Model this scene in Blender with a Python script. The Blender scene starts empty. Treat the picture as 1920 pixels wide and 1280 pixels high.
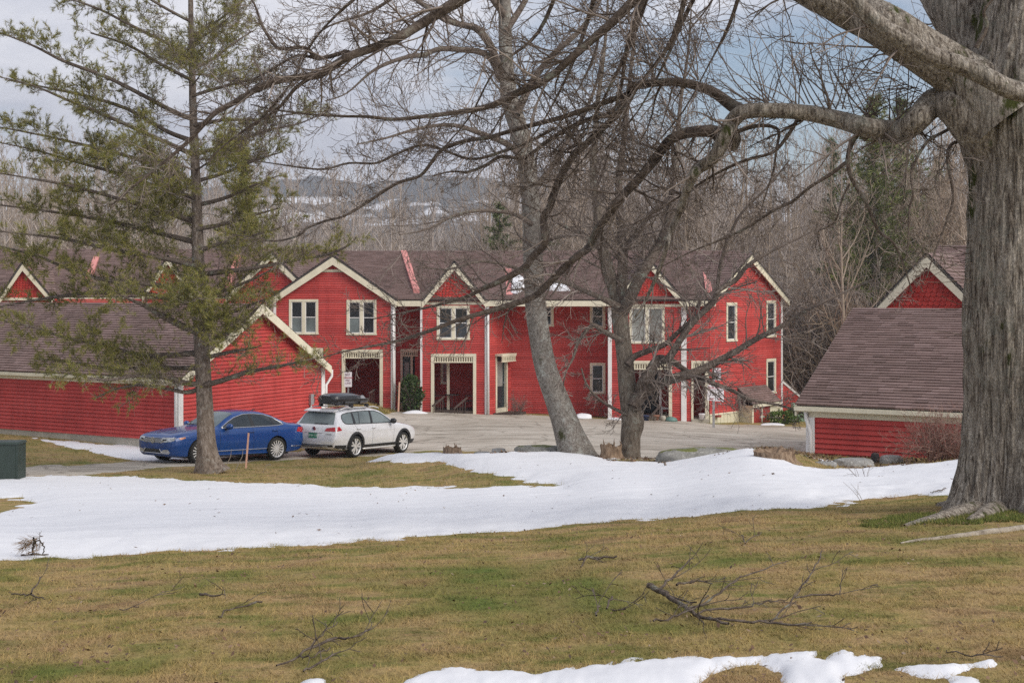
import bpy, bmesh, math, random
import numpy as np
from mathutils import Vector, Matrix
from mathutils.bvhtree import BVHTree
R = math.radians
SC = bpy.context.scene
COL = SC.collection
# ------------------------------------------------------------------ camera
F = 2500.0; CX = 960.0; HZ = 550.0; EYE = 4.9
cd = bpy.data.cameras.new('camera'); cam = bpy.data.objects.new('camera', cd); COL.objects.link(cam)
cam.location = (0, 0, EYE); cam.rotation_euler = (R(90), 0, 0)
cd.sensor_width = 36; cd.lens = 36 * F / 1920.0
cd.shift_y = -(640 - HZ) / 1920.0
cd.clip_start = 0.1; cd.clip_end = 20000
SC.camera = cam
# ------------------------------------------------------------------ sky, sun, exposure
SUN_DIR = Vector((0.80, -0.52, 0.72)).normalized()
w = bpy.data.worlds.new("World"); SC.world = w; w.use_nodes = True
nt = w.node_tree; nt.nodes.clear()
def N(tree, typ, **kw):
    n = tree.nodes.new(typ)
    for k, v in kw.items(): setattr(n, k, v)
    return n
sky = N(nt, 'ShaderNodeTexSky', sky_type='NISHITA'); sky.sun_disc = False
sky.sun_elevation = math.asin(SUN_DIR.z); sky.sun_rotation = math.atan2(SUN_DIR.x, SUN_DIR.y)
sky.air_density = 1.0; sky.dust_density = 0.6; sky.ozone_density = 1.5
tc = N(nt, 'ShaderNodeTexCoord'); sp = N(nt, 'ShaderNodeSeparateXYZ'); nt.links.new(tc.outputs['Generated'], sp.inputs[0])
zc = N(nt, 'ShaderNodeMath', operation='MAXIMUM'); nt.links.new(sp.outputs[2], zc.inputs[0]); zc.inputs[1].default_value = 0.0
za = N(nt, 'ShaderNodeMath', operation='ADD'); nt.links.new(zc.outputs[0], za.inputs[0]); za.inputs[1].default_value = 0.22
dx = N(nt, 'ShaderNodeMath', operation='DIVIDE'); nt.links.new(sp.outputs[0], dx.inputs[0]); nt.links.new(za.outputs[0], dx.inputs[1])
dy = N(nt, 'ShaderNodeMath', operation='DIVIDE'); nt.links.new(sp.outputs[1], dy.inputs[0]); nt.links.new(za.outputs[0], dy.inputs[1])
cb = N(nt, 'ShaderNodeCombineXYZ'); nt.links.new(dx.outputs[0], cb.inputs[0]); nt.links.new(dy.outputs[0], cb.inputs[1])
mp = N(nt, 'ShaderNodeMapping'); nt.links.new(cb.outputs[0], mp.inputs[0])
SKY_OFF = (9.19, 16.85, 0.0); mp.inputs['Location'].default_value = SKY_OFF
n1 = N(nt, 'ShaderNodeTexNoise'); n1.inputs['Scale'].default_value = 0.85; n1.inputs['Detail'].default_value = 6; n1.inputs['Roughness'].default_value = 0.55
nt.links.new(mp.outputs[0], n1.inputs['Vector'])
cr = N(nt, 'ShaderNodeValToRGB'); cr.color_ramp.elements[0].position = 0.36; cr.color_ramp.elements[1].position = 0.52
cr.color_ramp.elements[0].color = (0, 0, 0, 1); cr.color_ramp.elements[1].color = (1, 1, 1, 1)
nt.links.new(n1.outputs[0], cr.inputs[0])
n2 = N(nt, 'ShaderNodeTexNoise'); n2.inputs['Scale'].default_value = 1.7; n2.inputs['Detail'].default_value = 7; n2.inputs['Roughness'].default_value = 0.6
nt.links.new(mp.outputs[0], n2.inputs['Vector'])
cc = N(nt, 'ShaderNodeValToRGB')
cc.color_ramp.elements[0].position = 0.32; cc.color_ramp.elements[0].color = (0.38, 0.41, 0.51, 1)
cc.color_ramp.elements[1].position = 0.68; cc.color_ramp.elements[1].color = (0.80, 0.80, 0.85, 1)
nt.links.new(n2.outputs[0], cc.inputs[0])
CLOUD_GAIN = 10.6
cm = N(nt, 'ShaderNodeVectorMath', operation='SCALE'); nt.links.new(cc.outputs[0], cm.inputs[0]); cm.inputs['Scale'].default_value = CLOUD_GAIN
mx = N(nt, 'ShaderNodeMix', data_type='RGBA'); nt.links.new(cr.outputs[0], mx.inputs[0])
nt.links.new(sky.outputs[0], mx.inputs[6]); nt.links.new(cm.outputs[0], mx.inputs[7])
bg = N(nt, 'ShaderNodeBackground'); bg.inputs[1].default_value = 0.056
nt.links.new(mx.outputs[2], bg.inputs[0])
wo = N(nt, 'ShaderNodeOutputWorld'); nt.links.new(bg.outputs[0], wo.inputs[0])
sd = bpy.data.lights.new('sun', 'SUN'); sun = bpy.data.objects.new('sun', sd); COL.objects.link(sun)
sd.energy = 1.5; sd.angle = R(42); sd.color = (1.0, 0.95, 0.87)
sun.rotation_euler = SUN_DIR.to_track_quat('Z', 'Y').to_euler(); sun.location = (30, -20, 40)
SC.view_settings.view_transform = 'Standard'; SC.view_settings.look = 'None'
SC.view_settings.exposure = 1.1; SC.view_settings.gamma = 1.0; SC.view_settings.use_curve_mapping = False
SC.render.engine = 'CYCLES'
try:
    SC.cycles.max_bounces = 6; SC.cycles.transparent_max_bounces = 6; SC.cycles.use_denoising = False; SC.cycles.denoiser = 'OPENIMAGEDENOISE'; SC.cycles.denoising_input_passes = 'RGB_ALBEDO_NORMAL'; SC.cycles.denoising_prefilter = 'ACCURATE'
    SC.cycles.use_adaptive_sampling = False
except Exception: pass
# ------------------------------------------------------------------ helpers
RNG = random.Random(7)
def P(u, v, Y): return Vector(((u - CX) * Y / F, Y, EYE - (v - HZ) * Y / F))
ORG = {}
def setp(o, label=None, cat=None, group=None, kind=None):
    if label: o['label'] = label
    if cat: o['category'] = cat
    if group: o['group'] = group
    if kind: o['kind'] = kind
    return o
def thing(name, label, cat, loc, group=None):
    o = bpy.data.objects.new(name, None); COL.objects.link(o); o.location = loc; o.empty_display_size = 0.2
    ORG[o.name] = Vector(loc); return setp(o, label, cat, group)
def mesh_obj(name, verts, faces, mat, parent=None, smooth=False, loc=None, kind=None):
    """verts in world coordinates; the object's origin is its parent's (or loc)."""
    org = ORG[parent.name] if parent is not None else Vector(loc if loc is not None else (0, 0, 0))
    me = bpy.data.meshes.new(name)
    v = np.asarray(verts, dtype=np.float32).reshape(-1, 3) - np.array(org, dtype=np.float32)
    if isinstance(faces, np.ndarray):
        nf, k = faces.shape
        me.vertices.add(len(v)); me.vertices.foreach_set('co', v.ravel())
        me.loops.add(nf * k); me.loops.foreach_set('vertex_index', faces.astype(np.int32).ravel())
        me.polygons.add(nf); me.polygons.foreach_set('loop_start', np.arange(0, nf * k, k, dtype=np.int32))
        me.update(calc_edges=True)
    else:
        me.from_pydata(v.tolist(), [], faces); me.update()
    if smooth: me.polygons.foreach_set('use_smooth', np.ones(len(me.polygons), dtype=bool))
    if mat is not None: me.materials.append(mat)
    o = bpy.data.objects.new(name, me); COL.objects.link(o)
    if parent is not None: o.parent = parent; ORG[o.name] = org
    else: o.location = org; ORG[o.name] = org
    if kind: o['kind'] = kind
    return o
class MB:
    def __init__(s): s.v = []; s.f = []
    def quad(s, a, b, c, d):
        n = len(s.v); s.v += [tuple(a), tuple(b), tuple(c), tuple(d)]; s.f.append((n, n+1, n+2, n+3))
    def poly(s, pts):
        n = len(s.v); s.v += [tuple(p) for p in pts]; s.f.append(tuple(range(n, n + len(pts))))
    def hexa(s, p):   # 8 corners: bottom 0-3 (ccw), top 4-7
        n = len(s.v); s.v += [tuple(q) for q in p]
        for f in ((3,2,1,0),(4,5,6,7),(0,1,5,4),(1,2,6,5),(2,3,7,6),(3,0,4,7)): s.f.append(tuple(n+i for i in f))
    def box(s, x0, x1, y0, y1, z0, z1):
        s.hexa([(x0,y0,z0),(x1,y0,z0),(x1,y1,z0),(x0,y1,z0),(x0,y0,z1),(x1,y0,z1),(x1,y1,z1),(x0,y1,z1)])
    def prism(s, pts, d):   # polygon extruded along vector d
        n = len(s.v); k = len(pts); d = Vector(d)
        s.v += [tuple(p) for p in pts] + [tuple(Vector(p) + d) for p in pts]
        s.f.append(tuple(range(n + k - 1, n - 1, -1))); s.f.append(tuple(range(n + k, n + 2*k)))
        for i in range(k): s.f.append((n+i, n+(i+1)%k, n+k+(i+1)%k, n+k+i))
    def beam(s, a, b, wd, ht, up=(0,0,1)):  # rectangular bar from a to b
        a = Vector(a); b = Vector(b); t = (b - a).normalized(); up = Vector(up)
        x = t.cross(up)
        if x.length < 1e-4: x = t.cross(Vector((1,0,0)))
        x.normalize(); y = x.cross(t)
        hw = x * wd / 2; hh = y * ht / 2
        s.hexa([a-hw-hh, a+hw-hh, b+hw-hh, b-hw-hh, a-hw+hh, a+hw+hh, b+hw+hh, b-hw+hh])
    def tube(s, pts, r, k=8, cap=True):
        pts = [Vector(p) for p in pts]; n0 = len(s.v); m = len(pts)
        if not hasattr(r, '__len__'): r = [r] * m
        for i, p in enumerate(pts):
            t = (pts[min(i+1, m-1)] - pts[max(i-1, 0)]).normalized()
            ref = Vector((0,0,1)) if abs(t.z) < 0.8 else Vector((1,0,0))
            x = t.cross(ref).normalized(); y = x.cross(t)
            for j in range(k):
                a = 2*math.pi*j/k; s.v.append(tuple(p + x*math.cos(a)*r[i] + y*math.sin(a)*r[i]))
        for i in range(m-1):
            for j in range(k):
                a = n0+i*k+j; b = n0+i*k+(j+1)%k; s.f.append((a, b, b+k, a+k))
        if cap:
            s.f.append(tuple(n0 + j for j in range(k-1, -1, -1))); s.f.append(tuple(n0+(m-1)*k+j for j in range(k)))
    def build(s, name, mat, parent=None, smooth=False, loc=None, kind=None, label=None):
        o = mesh_obj(name, s.v, s.f, mat, parent, smooth, loc, kind)
        if label: o['label'] = label
        return o
def copy_tree(o, parent=None):
    c = o.copy(); COL.objects.link(c); c.parent = parent
    for ch in list(o.children): copy_tree(ch, c)
    return c
# numpy value noise
def _h(ix, iy, iz, s):
    n = (ix * 374761393 + iy * 668265263 + iz * 2147483647 + s * 974634777) & 0xFFFFFFFF
    n = ((n ^ (n >> 13)) * 1274126177) & 0xFFFFFFFF
    n = (n ^ (n >> 16)) & 0xFFFFFF
    return n / float(0xFFFFFF)
def vnoise(x, y, z=0.0, s=0):
    x, y, z = np.broadcast_arrays(np.asarray(x, float), np.asarray(y, float), np.asarray(z, float))
    xi = np.floor(x).astype(np.int64); yi = np.floor(y).astype(np.int64); zi = np.floor(z).astype(np.int64)
    fx = x - xi; fy = y - yi; fz = z - zi
    fx = fx*fx*(3-2*fx); fy = fy*fy*(3-2*fy); fz = fz*fz*(3-2*fz)
    r = 0
    for a in (0, 1):
        for b in (0, 1):
            for c in (0, 1):
                r = r + _h(xi+a, yi+b, zi+c, s) * (fx if a else 1-fx) * (fy if b else 1-fy) * (fz if c else 1-fz)
    return r
def fbm(x, y, z=0.0, s=0, o=4):
    r = 0; a = 0.5; t = 0
    for i in range(o):
        r = r + a * vnoise(x * 2**i, y * 2**i, np.asarray(z) * 2**i, s + i); t += a; a *= 0.5
    return r / t
# ------------------------------------------------------------------ materials
def new_mat(name):
    m = bpy.data.materials.new(name); m.use_nodes = True
    t = m.node_tree; b = t.nodes['Principled BSDF']
    return m, t, b
def ramp(t, src, stops):
    r = N(t, 'ShaderNodeValToRGB'); e = r.color_ramp.elements
    while len(e) < len(stops): e.new(0.5)
    for i, (p, c) in enumerate(stops): e[i].position = p; e[i].color = (*c, 1) if len(c) == 3 else c
    t.links.new(src, r.inputs[0]); return r.outputs[0]
def noise(t, scale, detail=4, rough=0.55, vec=None, dist=0.0):
    n = N(t, 'ShaderNodeTexNoise'); n.inputs['Scale'].default_value = scale; n.inputs['Detail'].default_value = detail
    n.inputs['Roughness'].default_value = rough; n.inputs['Distortion'].default_value = dist
    if vec is not None: t.links.new(vec, n.inputs['Vector'])
    return n.outputs[0]
def mapped(t, scale, src='Object'):
    c = N(t, 'ShaderNodeTexCoord'); m = N(t, 'ShaderNodeMapping'); t.links.new(c.outputs[src], m.inputs[0]); m.inputs['Scale'].default_value = scale
    return m.outputs[0]
def geo_pos(t, scale=(1,1,1)):
    g = N(t, 'ShaderNodeNewGeometry'); m = N(t, 'ShaderNodeMapping'); t.links.new(g.outputs['Position'], m.inputs[0]); m.inputs['Scale'].default_value = scale
    return m.outputs[0]
def mixc(t, fac, a, b, mode='MIX'):
    m = N(t, 'ShaderNodeMix', data_type='RGBA', blend_type=mode)
    for sck, v in ((m.inputs[0], fac), (m.inputs[6], a), (m.inputs[7], b)):
        if hasattr(v, 'is_linked'): t.links.new(v, sck)
        elif isinstance(v, (int, float)): sck.default_value = v
        else: sck.default_value = (*v, 1)
    return m.outputs[2]
def bump(t, b, h, strength=0.4, dist=0.02):
    n = N(t, 'ShaderNodeBump'); n.inputs['Strength'].default_value = strength; n.inputs['Distance'].default_value = dist
    t.links.new(h, n.inputs['Height']); t.links.new(n.outputs[0], b.inputs['Normal'])
def simple(name, col, rough=0.6, metal=0.0, var=0.12, vscale=3.0, bumpk=0.0, spec=0.5):
    m, t, b = new_mat(name); b.inputs['Roughness'].default_value = rough; b.inputs['Metallic'].default_value = metal
    b.inputs['Specular IOR Level'].default_value = spec
    if var > 0:
        n = noise(t, vscale, 5, 0.6, geo_pos(t))
        lo = tuple(c * (1 - var) for c in col); hi = tuple(min(1, c * (1 + var)) for c in col)
        t.links.new(ramp(t, n, [(0.3, lo), (0.7, hi)]), b.inputs['Base Color'])
        if bumpk: bump(t, b, n, bumpk, 0.01)
    else: b.inputs['Base Color'].default_value = (*col, 1)
    return m
MAT = {}
def siding_mat(name, col):
    m, t, b = new_mat(name); b.inputs['Roughness'].default_value = 0.62; b.inputs['Specular IOR Level'].default_value = 0.25
    g = N(t, 'ShaderNodeNewGeometry')
    wv = noise(t, 1.0, 6, 0.62, geo_pos(t, (0.6, 0.6, 1.6)))
    c = ramp(t, wv, [(0.25, tuple(x*0.78 for x in col)), (0.5, col), (0.8, (min(1, col[0]*1.12), col[1]*1.5, col[2]*1.5))])
    fine = noise(t, 1.0, 4, 0.7, geo_pos(t, (3, 3, 40)))
    c = mixc(t, 0.22, c, ramp(t, fine, [(0.3, (0.45,0.45,0.45)), (0.7, (1,1,1))]), 'MULTIPLY')
    stk = noise(t, 1.0, 5, 0.7, geo_pos(t, (2.6, 2.6, 0.22)))
    c = mixc(t, 0.45, c, ramp(t, stk, [(0.30, (0.55,0.52,0.50)), (0.52, (1,1,1)), (0.78, (1.12,1.3,1.3))]), 'MULTIPLY')
    isl = ramp(t, g.outputs['Random Per Island'], [(0, (0.80,0.80,0.82)), (0.6, (0.98,0.98,0.98)), (1, (1.06,1.12,1.12))])
    t.links.new(mixc(t, 1.0, c, isl, 'MULTIPLY'), b.inputs['Base Color'])
    return m
MAT['red'] = siding_mat('red_painted_clapboard', (0.53, 0.064, 0.056))
MAT['red_scale'] = siding_mat('red_painted_shingle', (0.54, 0.048, 0.036))
MAT['red_party'] = simple('faded_red_cladding', (0.62, 0.25, 0.225), 0.7, var=0.15)
def trim_mat(name, col):
    m, t, b = new_mat(name); b.inputs['Roughness'].default_value = 0.6
    n = noise(t, 2.5, 6, 0.65, geo_pos(t, (1, 1, 0.5)))
    t.links.new(ramp(t, n, [(0.25, tuple(x*0.8 for x in col)), (0.6, col)]), b.inputs['Base Color'])
    return m
MAT['cream'] = trim_mat('cream_paint', (0.74, 0.68, 0.52))
MAT['white_trim'] = trim_mat('white_paint', (0.78, 0.76, 0.74))
MAT['cream_board'] = trim_mat('cream_boards', (0.66, 0.61, 0.45))
def shingle_mat():
    m, t, b = new_mat('asphalt_shingle'); b.inputs['Roughness'].default_value = 0.9
    g = N(t, 'ShaderNodeNewGeometry')
    c = ramp(t, g.outputs['Random Per Island'], [(0, (0.180,0.117,0.100)), (0.35, (0.225,0.147,0.128)), (0.7, (0.243,0.160,0.141)), (1, (0.28,0.19,0.172))])
    st = noise(t, 0.45, 5, 0.6, geo_pos(t))
    c = mixc(t, 0.45, c, ramp(t, st, [(0.3, (0.42,0.40,0.38)), (0.65, (1,1,1))]), 'MULTIPLY')
    gr = noise(t, 60, 3, 0.7, geo_pos(t))
    c = mixc(t, 0.35, c, ramp(t, gr, [(0.3, (0.4,0.4,0.4)), (0.7, (1,1,1))]), 'MULTIPLY')
    t.links.new(c, b.inputs['Base Color']); return m
MAT['shingle'] = shingle_mat()
MAT['roof_edge'] = simple('dark_drip_edge', (0.05, 0.042, 0.04), 0.8)
def glass_mat(name, col, rough=0.06):
    m, t, b = new_mat(name); b.inputs['Roughness'].default_value = rough
    b.inputs['Specular IOR Level'].default_value = 0.6
    n = noise(t, 1.3, 3, 0.5, geo_pos(t))
    t.links.new(ramp(t, n, [(0.3, tuple(x*0.6 for x in col)), (0.7, tuple(x*1.3 for x in col))]), b.inputs['Base Color'])
    return m
MAT['pane'] = glass_mat('window_glass_dark', (0.022, 0.026, 0.03))
MAT['pane_blind'] = glass_mat('window_glass_over_blind', (0.17, 0.20, 0.20))
MAT['pane_curtain'] = glass_mat('window_glass_over_curtain', (0.26, 0.27, 0.25))
MAT['door_dark'] = simple('dark_green_door', (0.018, 0.028, 0.034), 0.35, var=0.2)
MAT['door_red'] = simple('barn_red_door', (0.30, 0.035, 0.028), 0.55)
MAT['dark_in'] = simple('dark_interior', (0.018, 0.014, 0.013), 0.9)
MAT['concrete'] = simple('concrete', (0.40, 0.365, 0.30), 0.9, var=0.2, vscale=2.0)
MAT['wood'] = simple('weathered_wood', (0.075, 0.052, 0.042), 0.8, var=0.3, vscale=6)
MAT['lumber'] = simple('pale_lumber', (0.50, 0.36, 0.22), 0.8, var=0.2, vscale=6)
MAT['metal_grey'] = simple('galvanised_metal', (0.42, 0.42, 0.43), 0.45, 0.6, var=0.15)
MAT['metal_dark'] = simple('dark_iron', (0.05, 0.045, 0.042), 0.5, 0.3)
MAT['sign_white'] = simple('sign_white', (0.80, 0.77, 0.80), 0.45, var=0.04)
MAT['ink_red'] = simple('sign_red_ink', (0.42, 0.05, 0.06), 0.5, var=0.05)
MAT['ink_black'] = simple('sign_black_ink', (0.03, 0.02, 0.025), 0.5, var=0.05)
MAT['ink_purple'] = simple('sign_faded_ink', (0.22, 0.10, 0.16), 0.5, var=0.05)
def bark_mat(name, dark, mid, light, lichen=None, moss=None, sc=(9, 9, 2.2), mossk=0.62, lichk=0.60):
    m, t, b = new_mat(name); b.inputs['Roughness'].default_value = 0.93; b.inputs['Specular IOR Level'].default_value = 0.2
    v = noise(t, 1.0, 7, 0.68, geo_pos(t, sc), 0.6)
    c = ramp(t, v, [(0.28, dark), (0.5, mid), (0.72, light)])
    if lichen:
        l = noise(t, 5.5, 7, 0.72, geo_pos(t)); l2 = noise(t, 1.1, 3, 0.5, geo_pos(t))
        k = N(t, 'ShaderNodeMath', operation='MULTIPLY'); t.links.new(ramp(t, l, [(lichk-0.06, (0,0,0)), (lichk+0.05, (1,1,1))]), k.inputs[0])
        t.links.new(ramp(t, l2, [(0.38, (0,0,0)), (0.6, (1,1,1))]), k.inputs[1])
        c = mixc(t, k.outputs[0], c, lichen)
    if moss:
        l = noise(t, 1.6, 6, 0.7, geo_pos(t, (1.3, 1.3, 0.8)))
        c = mixc(t, ramp(t, l, [(mossk, (0,0,0)), (mossk+0.07, (1,1,1))]), c, moss)
    t.links.new(c, b.inputs['Base Color']); bump(t, b, v, 0.9, 0.03); return m
def furrow_mat(name):
    m, t, b = new_mat(name); b.inputs['Roughness'].default_value = 0.95; b.inputs['Specular IOR Level'].default_value = 0.15
    w1 = noise(t, 1.0, 3, 0.5, geo_pos(t, (3, 3, 1.5)))
    v = noise(t, 1.0, 8, 0.62, geo_pos(t, (27, 27, 3.4)), 0.9); sp_ = noise(t, 70, 4, 0.75, geo_pos(t, (1, 1, 0.6)))
    c = ramp(t, v, [(0.31, (0.030,0.023,0.018)), (0.40, (0.145,0.118,0.096)), (0.52, (0.305,0.265,0.222)), (0.70, (0.45,0.405,0.355))])
    c = mixc(t, 0.75, c, ramp(t, sp_, [(0.32, (0.35,0.33,0.30)), (0.5, (0.95,0.95,0.95)), (0.66, (1.7,1.7,1.62))]), 'MULTIPLY')
    l = noise(t, 7, 7, 0.75, geo_pos(t)); l2 = noise(t, 0.9, 3, 0.5, geo_pos(t)); k = N(t, 'ShaderNodeMath', operation='MULTIPLY')
    t.links.new(ramp(t, l, [(0.50, (0,0,0)), (0.58, (1,1,1))]), k.inputs[0]); t.links.new(ramp(t, l2, [(0.42, (0,0,0)), (0.6, (1,1,1))]), k.inputs[1])
    kk = N(t, 'ShaderNodeMath', operation='MULTIPLY'); t.links.new(k.outputs[0], kk.inputs[0]); kk.inputs[1].default_value = 0.42; c = mixc(t, kk.outputs[0], c, (0.27, 0.275, 0.235))
    mo_ = noise(t, 1.5, 7, 0.72, geo_pos(t, (1.6, 1.6, 0.7))); g = N(t, 'ShaderNodeNewGeometry')
    c = mixc(t, ramp(t, mo_, [(0.59, (0,0,0)), (0.64, (1,1,1))]), c, (0.055, 0.062, 0.016))
    t.links.new(c, b.inputs['Base Color']); bump(t, b, v, 1.0, 0.05); return m
MAT['bark_maple'] = furrow_mat('maple_bark')
MAT['bark_grey'] = bark_mat('grey_bark', (0.075,0.063,0.050), (0.20,0.175,0.150), (0.36,0.33,0.29), (0.38,0.38,0.34), (0.05,0.05,0.022), (22, 22, 15), 0.62, 0.56)
MAT['bark_brown'] = bark_mat('brown_bark', (0.055,0.04,0.03), (0.16,0.13,0.10), (0.28,0.24,0.195), (0.30,0.31,0.26), (0.07,0.08,0.03), (16, 16, 5), 0.68)
MAT['bark_pine'] = bark_mat('pine_bark', (0.055,0.038,0.03), (0.18,0.14,0.11), (0.36,0.31,0.27), (0.30,0.30,0.27), None, (15, 15, 6))
def twig_mat(name, a, bcol):
    m, t, b = new_mat(name); b.inputs['Roughness'].default_value = 0.9; b.inputs['Specular IOR Level'].default_value = 0.2
    g = N(t, 'ShaderNodeNewGeometry')
    t.links.new(ramp(t, g.outputs['Random Per Island'], [(0, a), (0.75, tuple((x+y)/2 for x, y in zip(a, bcol))), (1, bcol)]), b.inputs['Base Color']); return m
MAT['twig'] = twig_mat('bare_twigs', (0.10,0.075,0.060), (0.40,0.335,0.29))
MAT['twig_grey'] = twig_mat('grey_bare_twigs', (0.33,0.272,0.235), (0.58,0.51,0.455))
MAT['twig_wood2'] = twig_mat('brown_bare_twigs', (0.26,0.20,0.15), (0.50,0.41,0.33))
MAT['bark_limb'] = bark_mat('limb_bark', (0.045,0.033,0.026), (0.13,0.10,0.08), (0.235,0.195,0.165), (0.25,0.26,0.21), None, (22, 22, 22))
MAT['twig_red'] = twig_mat('reddish_canes', (0.20,0.10,0.08), (0.42,0.28,0.22))
MAT['twig_pale'] = twig_mat('pale_stems', (0.22,0.18,0.14), (0.45,0.39,0.32))
def leaf_mat(name, a, bcol, c2):
    m, t, b = new_mat(name); b.inputs['Roughness'].default_value = 0.6; b.inputs['Specular IOR Level'].default_value = 0.3
    g = N(t, 'ShaderNodeNewGeometry'); n = noise(t, 0.9, 3, 0.5, geo_pos(t))
    c = ramp(t, g.outputs['Random Per Island'], [(0, a), (0.6, bcol), (1, c2)])
    c = mixc(t, 0.5, c, ramp(t, n, [(0.35, (0.55,0.6,0.5)), (0.65, (1,1,0.9))]), 'MULTIPLY')
    t.links.new(c, b.inputs['Base Color']); return m
MAT['needle'] = leaf_mat('pine_needles', (0.11,0.125,0.028), (0.26,0.25,0.052), (0.40,0.31,0.10))
MAT['needle_far'] = leaf_mat('dark_conifer_needles', (0.085,0.11,0.05), (0.15,0.18,0.07), (0.22,0.235,0.10))
MAT['needle_mid'] = leaf_mat('light_conifer_needles', (0.10,0.125,0.045), (0.20,0.225,0.075), (0.29,0.29,0.11))
MAT['leaf_green'] = leaf_mat('evergreen_leaves', (0.02,0.042,0.012), (0.05,0.09,0.025), (0.10,0.14,0.04))
MAT['leaf_bright'] = leaf_mat('bright_green_leaves', (0.05,0.09,0.02), (0.11,0.17,0.04), (0.19,0.24,0.06))
# ================================================================== TERRAIN
TY = np.array([1.0, 2, 4, 5.5, 8, 10, 12, 14, 18, 24, 28, 30, 33, 36, 40, 46, 54, 62, 75, 100, 160, 400, 4500.])
TU = np.array([-6000, -600, 0, 480, 640, 760, 960, 1200, 1440, 1600, 1920, 2500, 9000.])
_far = [-6.3, -8.0, -13, -30, -34]
_c = {
 -600: [-1.5,-1.54,-1.62,-1.72,-1.98,-2.25,-2.49,-2.72,-3.19,-3.9,-4.2,-4.4,-4.55,-4.7,-4.78,-4.82,-4.8,-4.9],
 0: [-1.5,-1.53,-1.60,-1.68,-1.90,-2.13,-2.37,-2.60,-3.07,-3.78,-4.12,-4.32,-4.52,-4.66,-4.75,-4.84,-4.80,-4.9],
 480: [-1.5,-1.52,-1.59,-1.66,-1.84,-2.05,-2.29,-2.52,-2.99,-3.70,-4.08,-4.28,-4.50,-4.70,-4.97,-5.06,-5.08,-5.1],
 640: [-1.5,-1.52,-1.58,-1.65,-1.82,-2.02,-2.26,-2.50,-2.97,-3.68,-4.07,-4.27,-4.50,-4.72,-5.01,-5.20,-5.00,-4.8],
 760: [-1.5,-1.51,-1.58,-1.65,-1.81,-2.00,-2.23,-2.47,-2.94,-3.64,-4.00,-4.16,-4.30,-4.38,-5.01,-5.26,-5.36,-5.48],
 960: [-1.5,-1.51,-1.58,-1.64,-1.80,-1.98,-2.20,-2.42,-2.86,-3.52,-3.82,-3.92,-3.96,-4.42,-4.97,-5.14,-5.38,-5.65],
 1200: [-1.5,-1.50,-1.57,-1.62,-1.76,-1.91,-2.12,-2.33,-2.75,-3.38,-3.72,-3.90,-4.10,-4.50,-5.00,-5.22,-5.52,-5.85],
 1440: [-1.5,-1.50,-1.56,-1.61,-1.73,-1.87,-2.04,-2.22,-2.56,-3.08,-3.28,-3.50,-4.10,-4.70,-5.08,-5.35,-5.72,-6.15],
 1600: [-1.5,-1.50,-1.56,-1.60,-1.71,-1.83,-2.03,-2.22,-2.61,-3.20,-3.68,-3.78,-3.95,-4.35,-4.90,-5.40,-5.90,-6.35],
 1920: [-1.5,-1.50,-1.55,-1.59,-1.68,-1.78,-1.95,-2.12,-2.46,-2.98,-3.40,-3.62,-3.85,-4.10,-4.55,-5.05,-5.60,-6.2],
 2500: [-1.5,-1.50,-1.55,-1.58,-1.66,-1.75,-1.88,-2.04,-2.36,-2.85,-3.20,-3.40,-3.70,-4.00,-4.40,-4.90,-5.50,-6.1],
}
_c[-6000] = _c[-600]; _c[9000] = _c[2500]
TZ = np.array([[*(_c[int(u)]), *_far] for u in TU])      # (nu, ny)
_LY = np.log(TY)
def _cr(xs, vals_axis0, x):
    i = np.clip(np.searchsorted(xs, x) - 1, 0, len(xs) - 2)
    return i, np.clip((x - xs[i]) / (xs[i+1] - xs[i]), 0, 1)
def _slopes(xs, v):   # finite-difference (limited) tangents along axis 0
    d = np.diff(v, axis=0) / np.diff(xs)[:, None]
    m = np.zeros_like(v); m[0] = d[0]; m[-1] = d[-1]
    a = d[:-1]; b = d[1:]; same = (a * b) > 0
    m[1:-1] = np.where(same, 2 * a * b / np.where(same, a + b, 1), 0)
    return m
_MY = _slopes(_LY, TZ.T).T            # d/dlnY
def ground_rel(u, Y):
    u = np.asarray(u, float); Y = np.asarray(Y, float); ly = np.log(np.maximum(Y, 1.0))
    j, t = _cr(_LY, None, ly); dl = _LY[j+1] - _LY[j]
    h00 = 2*t**3-3*t**2+1; h10 = t**3-2*t**2+t; h01 = -2*t**3+3*t**2; h11 = t**3-t**2
    i, s = _cr(TU, None, u); s = s*s*(3-2*s)
    def col(k): return h00*TZ[k, j] + h10*dl*_MY[k, j] + h01*TZ[k, j+1] + h11*dl*_MY[k, j+1]
    return col(i) * (1-s) + col(i+1) * s
def gz_uY(u, Y):
    u = np.asarray(u, float); Y = np.asarray(Y, float)
    X = (u - CX) * Y / F
    amp = 0.032 * np.clip((Y - 5) / 10, 0.25, 1) * np.clip((200 - Y) / 100, 0, 1)
    return EYE + ground_rel(u, Y) + amp * (fbm(X*0.45, Y*0.45, 0, 3, 3) - 0.5) + 0.010*np.clip((40-Y)/20,0,1)*(fbm(X*2.2, Y*2.2, 0, 9, 2)-0.5)
def gz(X, Y):
    Y = max(float(Y), 0.5); return float(gz_uY(CX + F * X / Y, Y))
def on_ground(u, v, y0=4.0, y1=70.0):
    """first point where the sight line through pixel (u, v) meets the ground, searched from y0 to y1."""
    Ys = np.exp(np.linspace(math.log(y0), math.log(y1), 1500)); vg = HZ - (gz_uY(np.full_like(Ys, u), Ys) - EYE) * F / Ys
    k = np.nonzero(vg <= v)[0]; k = k[0] if len(k) else len(Ys) - 1
    Y = Ys[k]; return Vector(((u - CX) * Y / F, Y, float(gz_uY(u, Y))))
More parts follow.
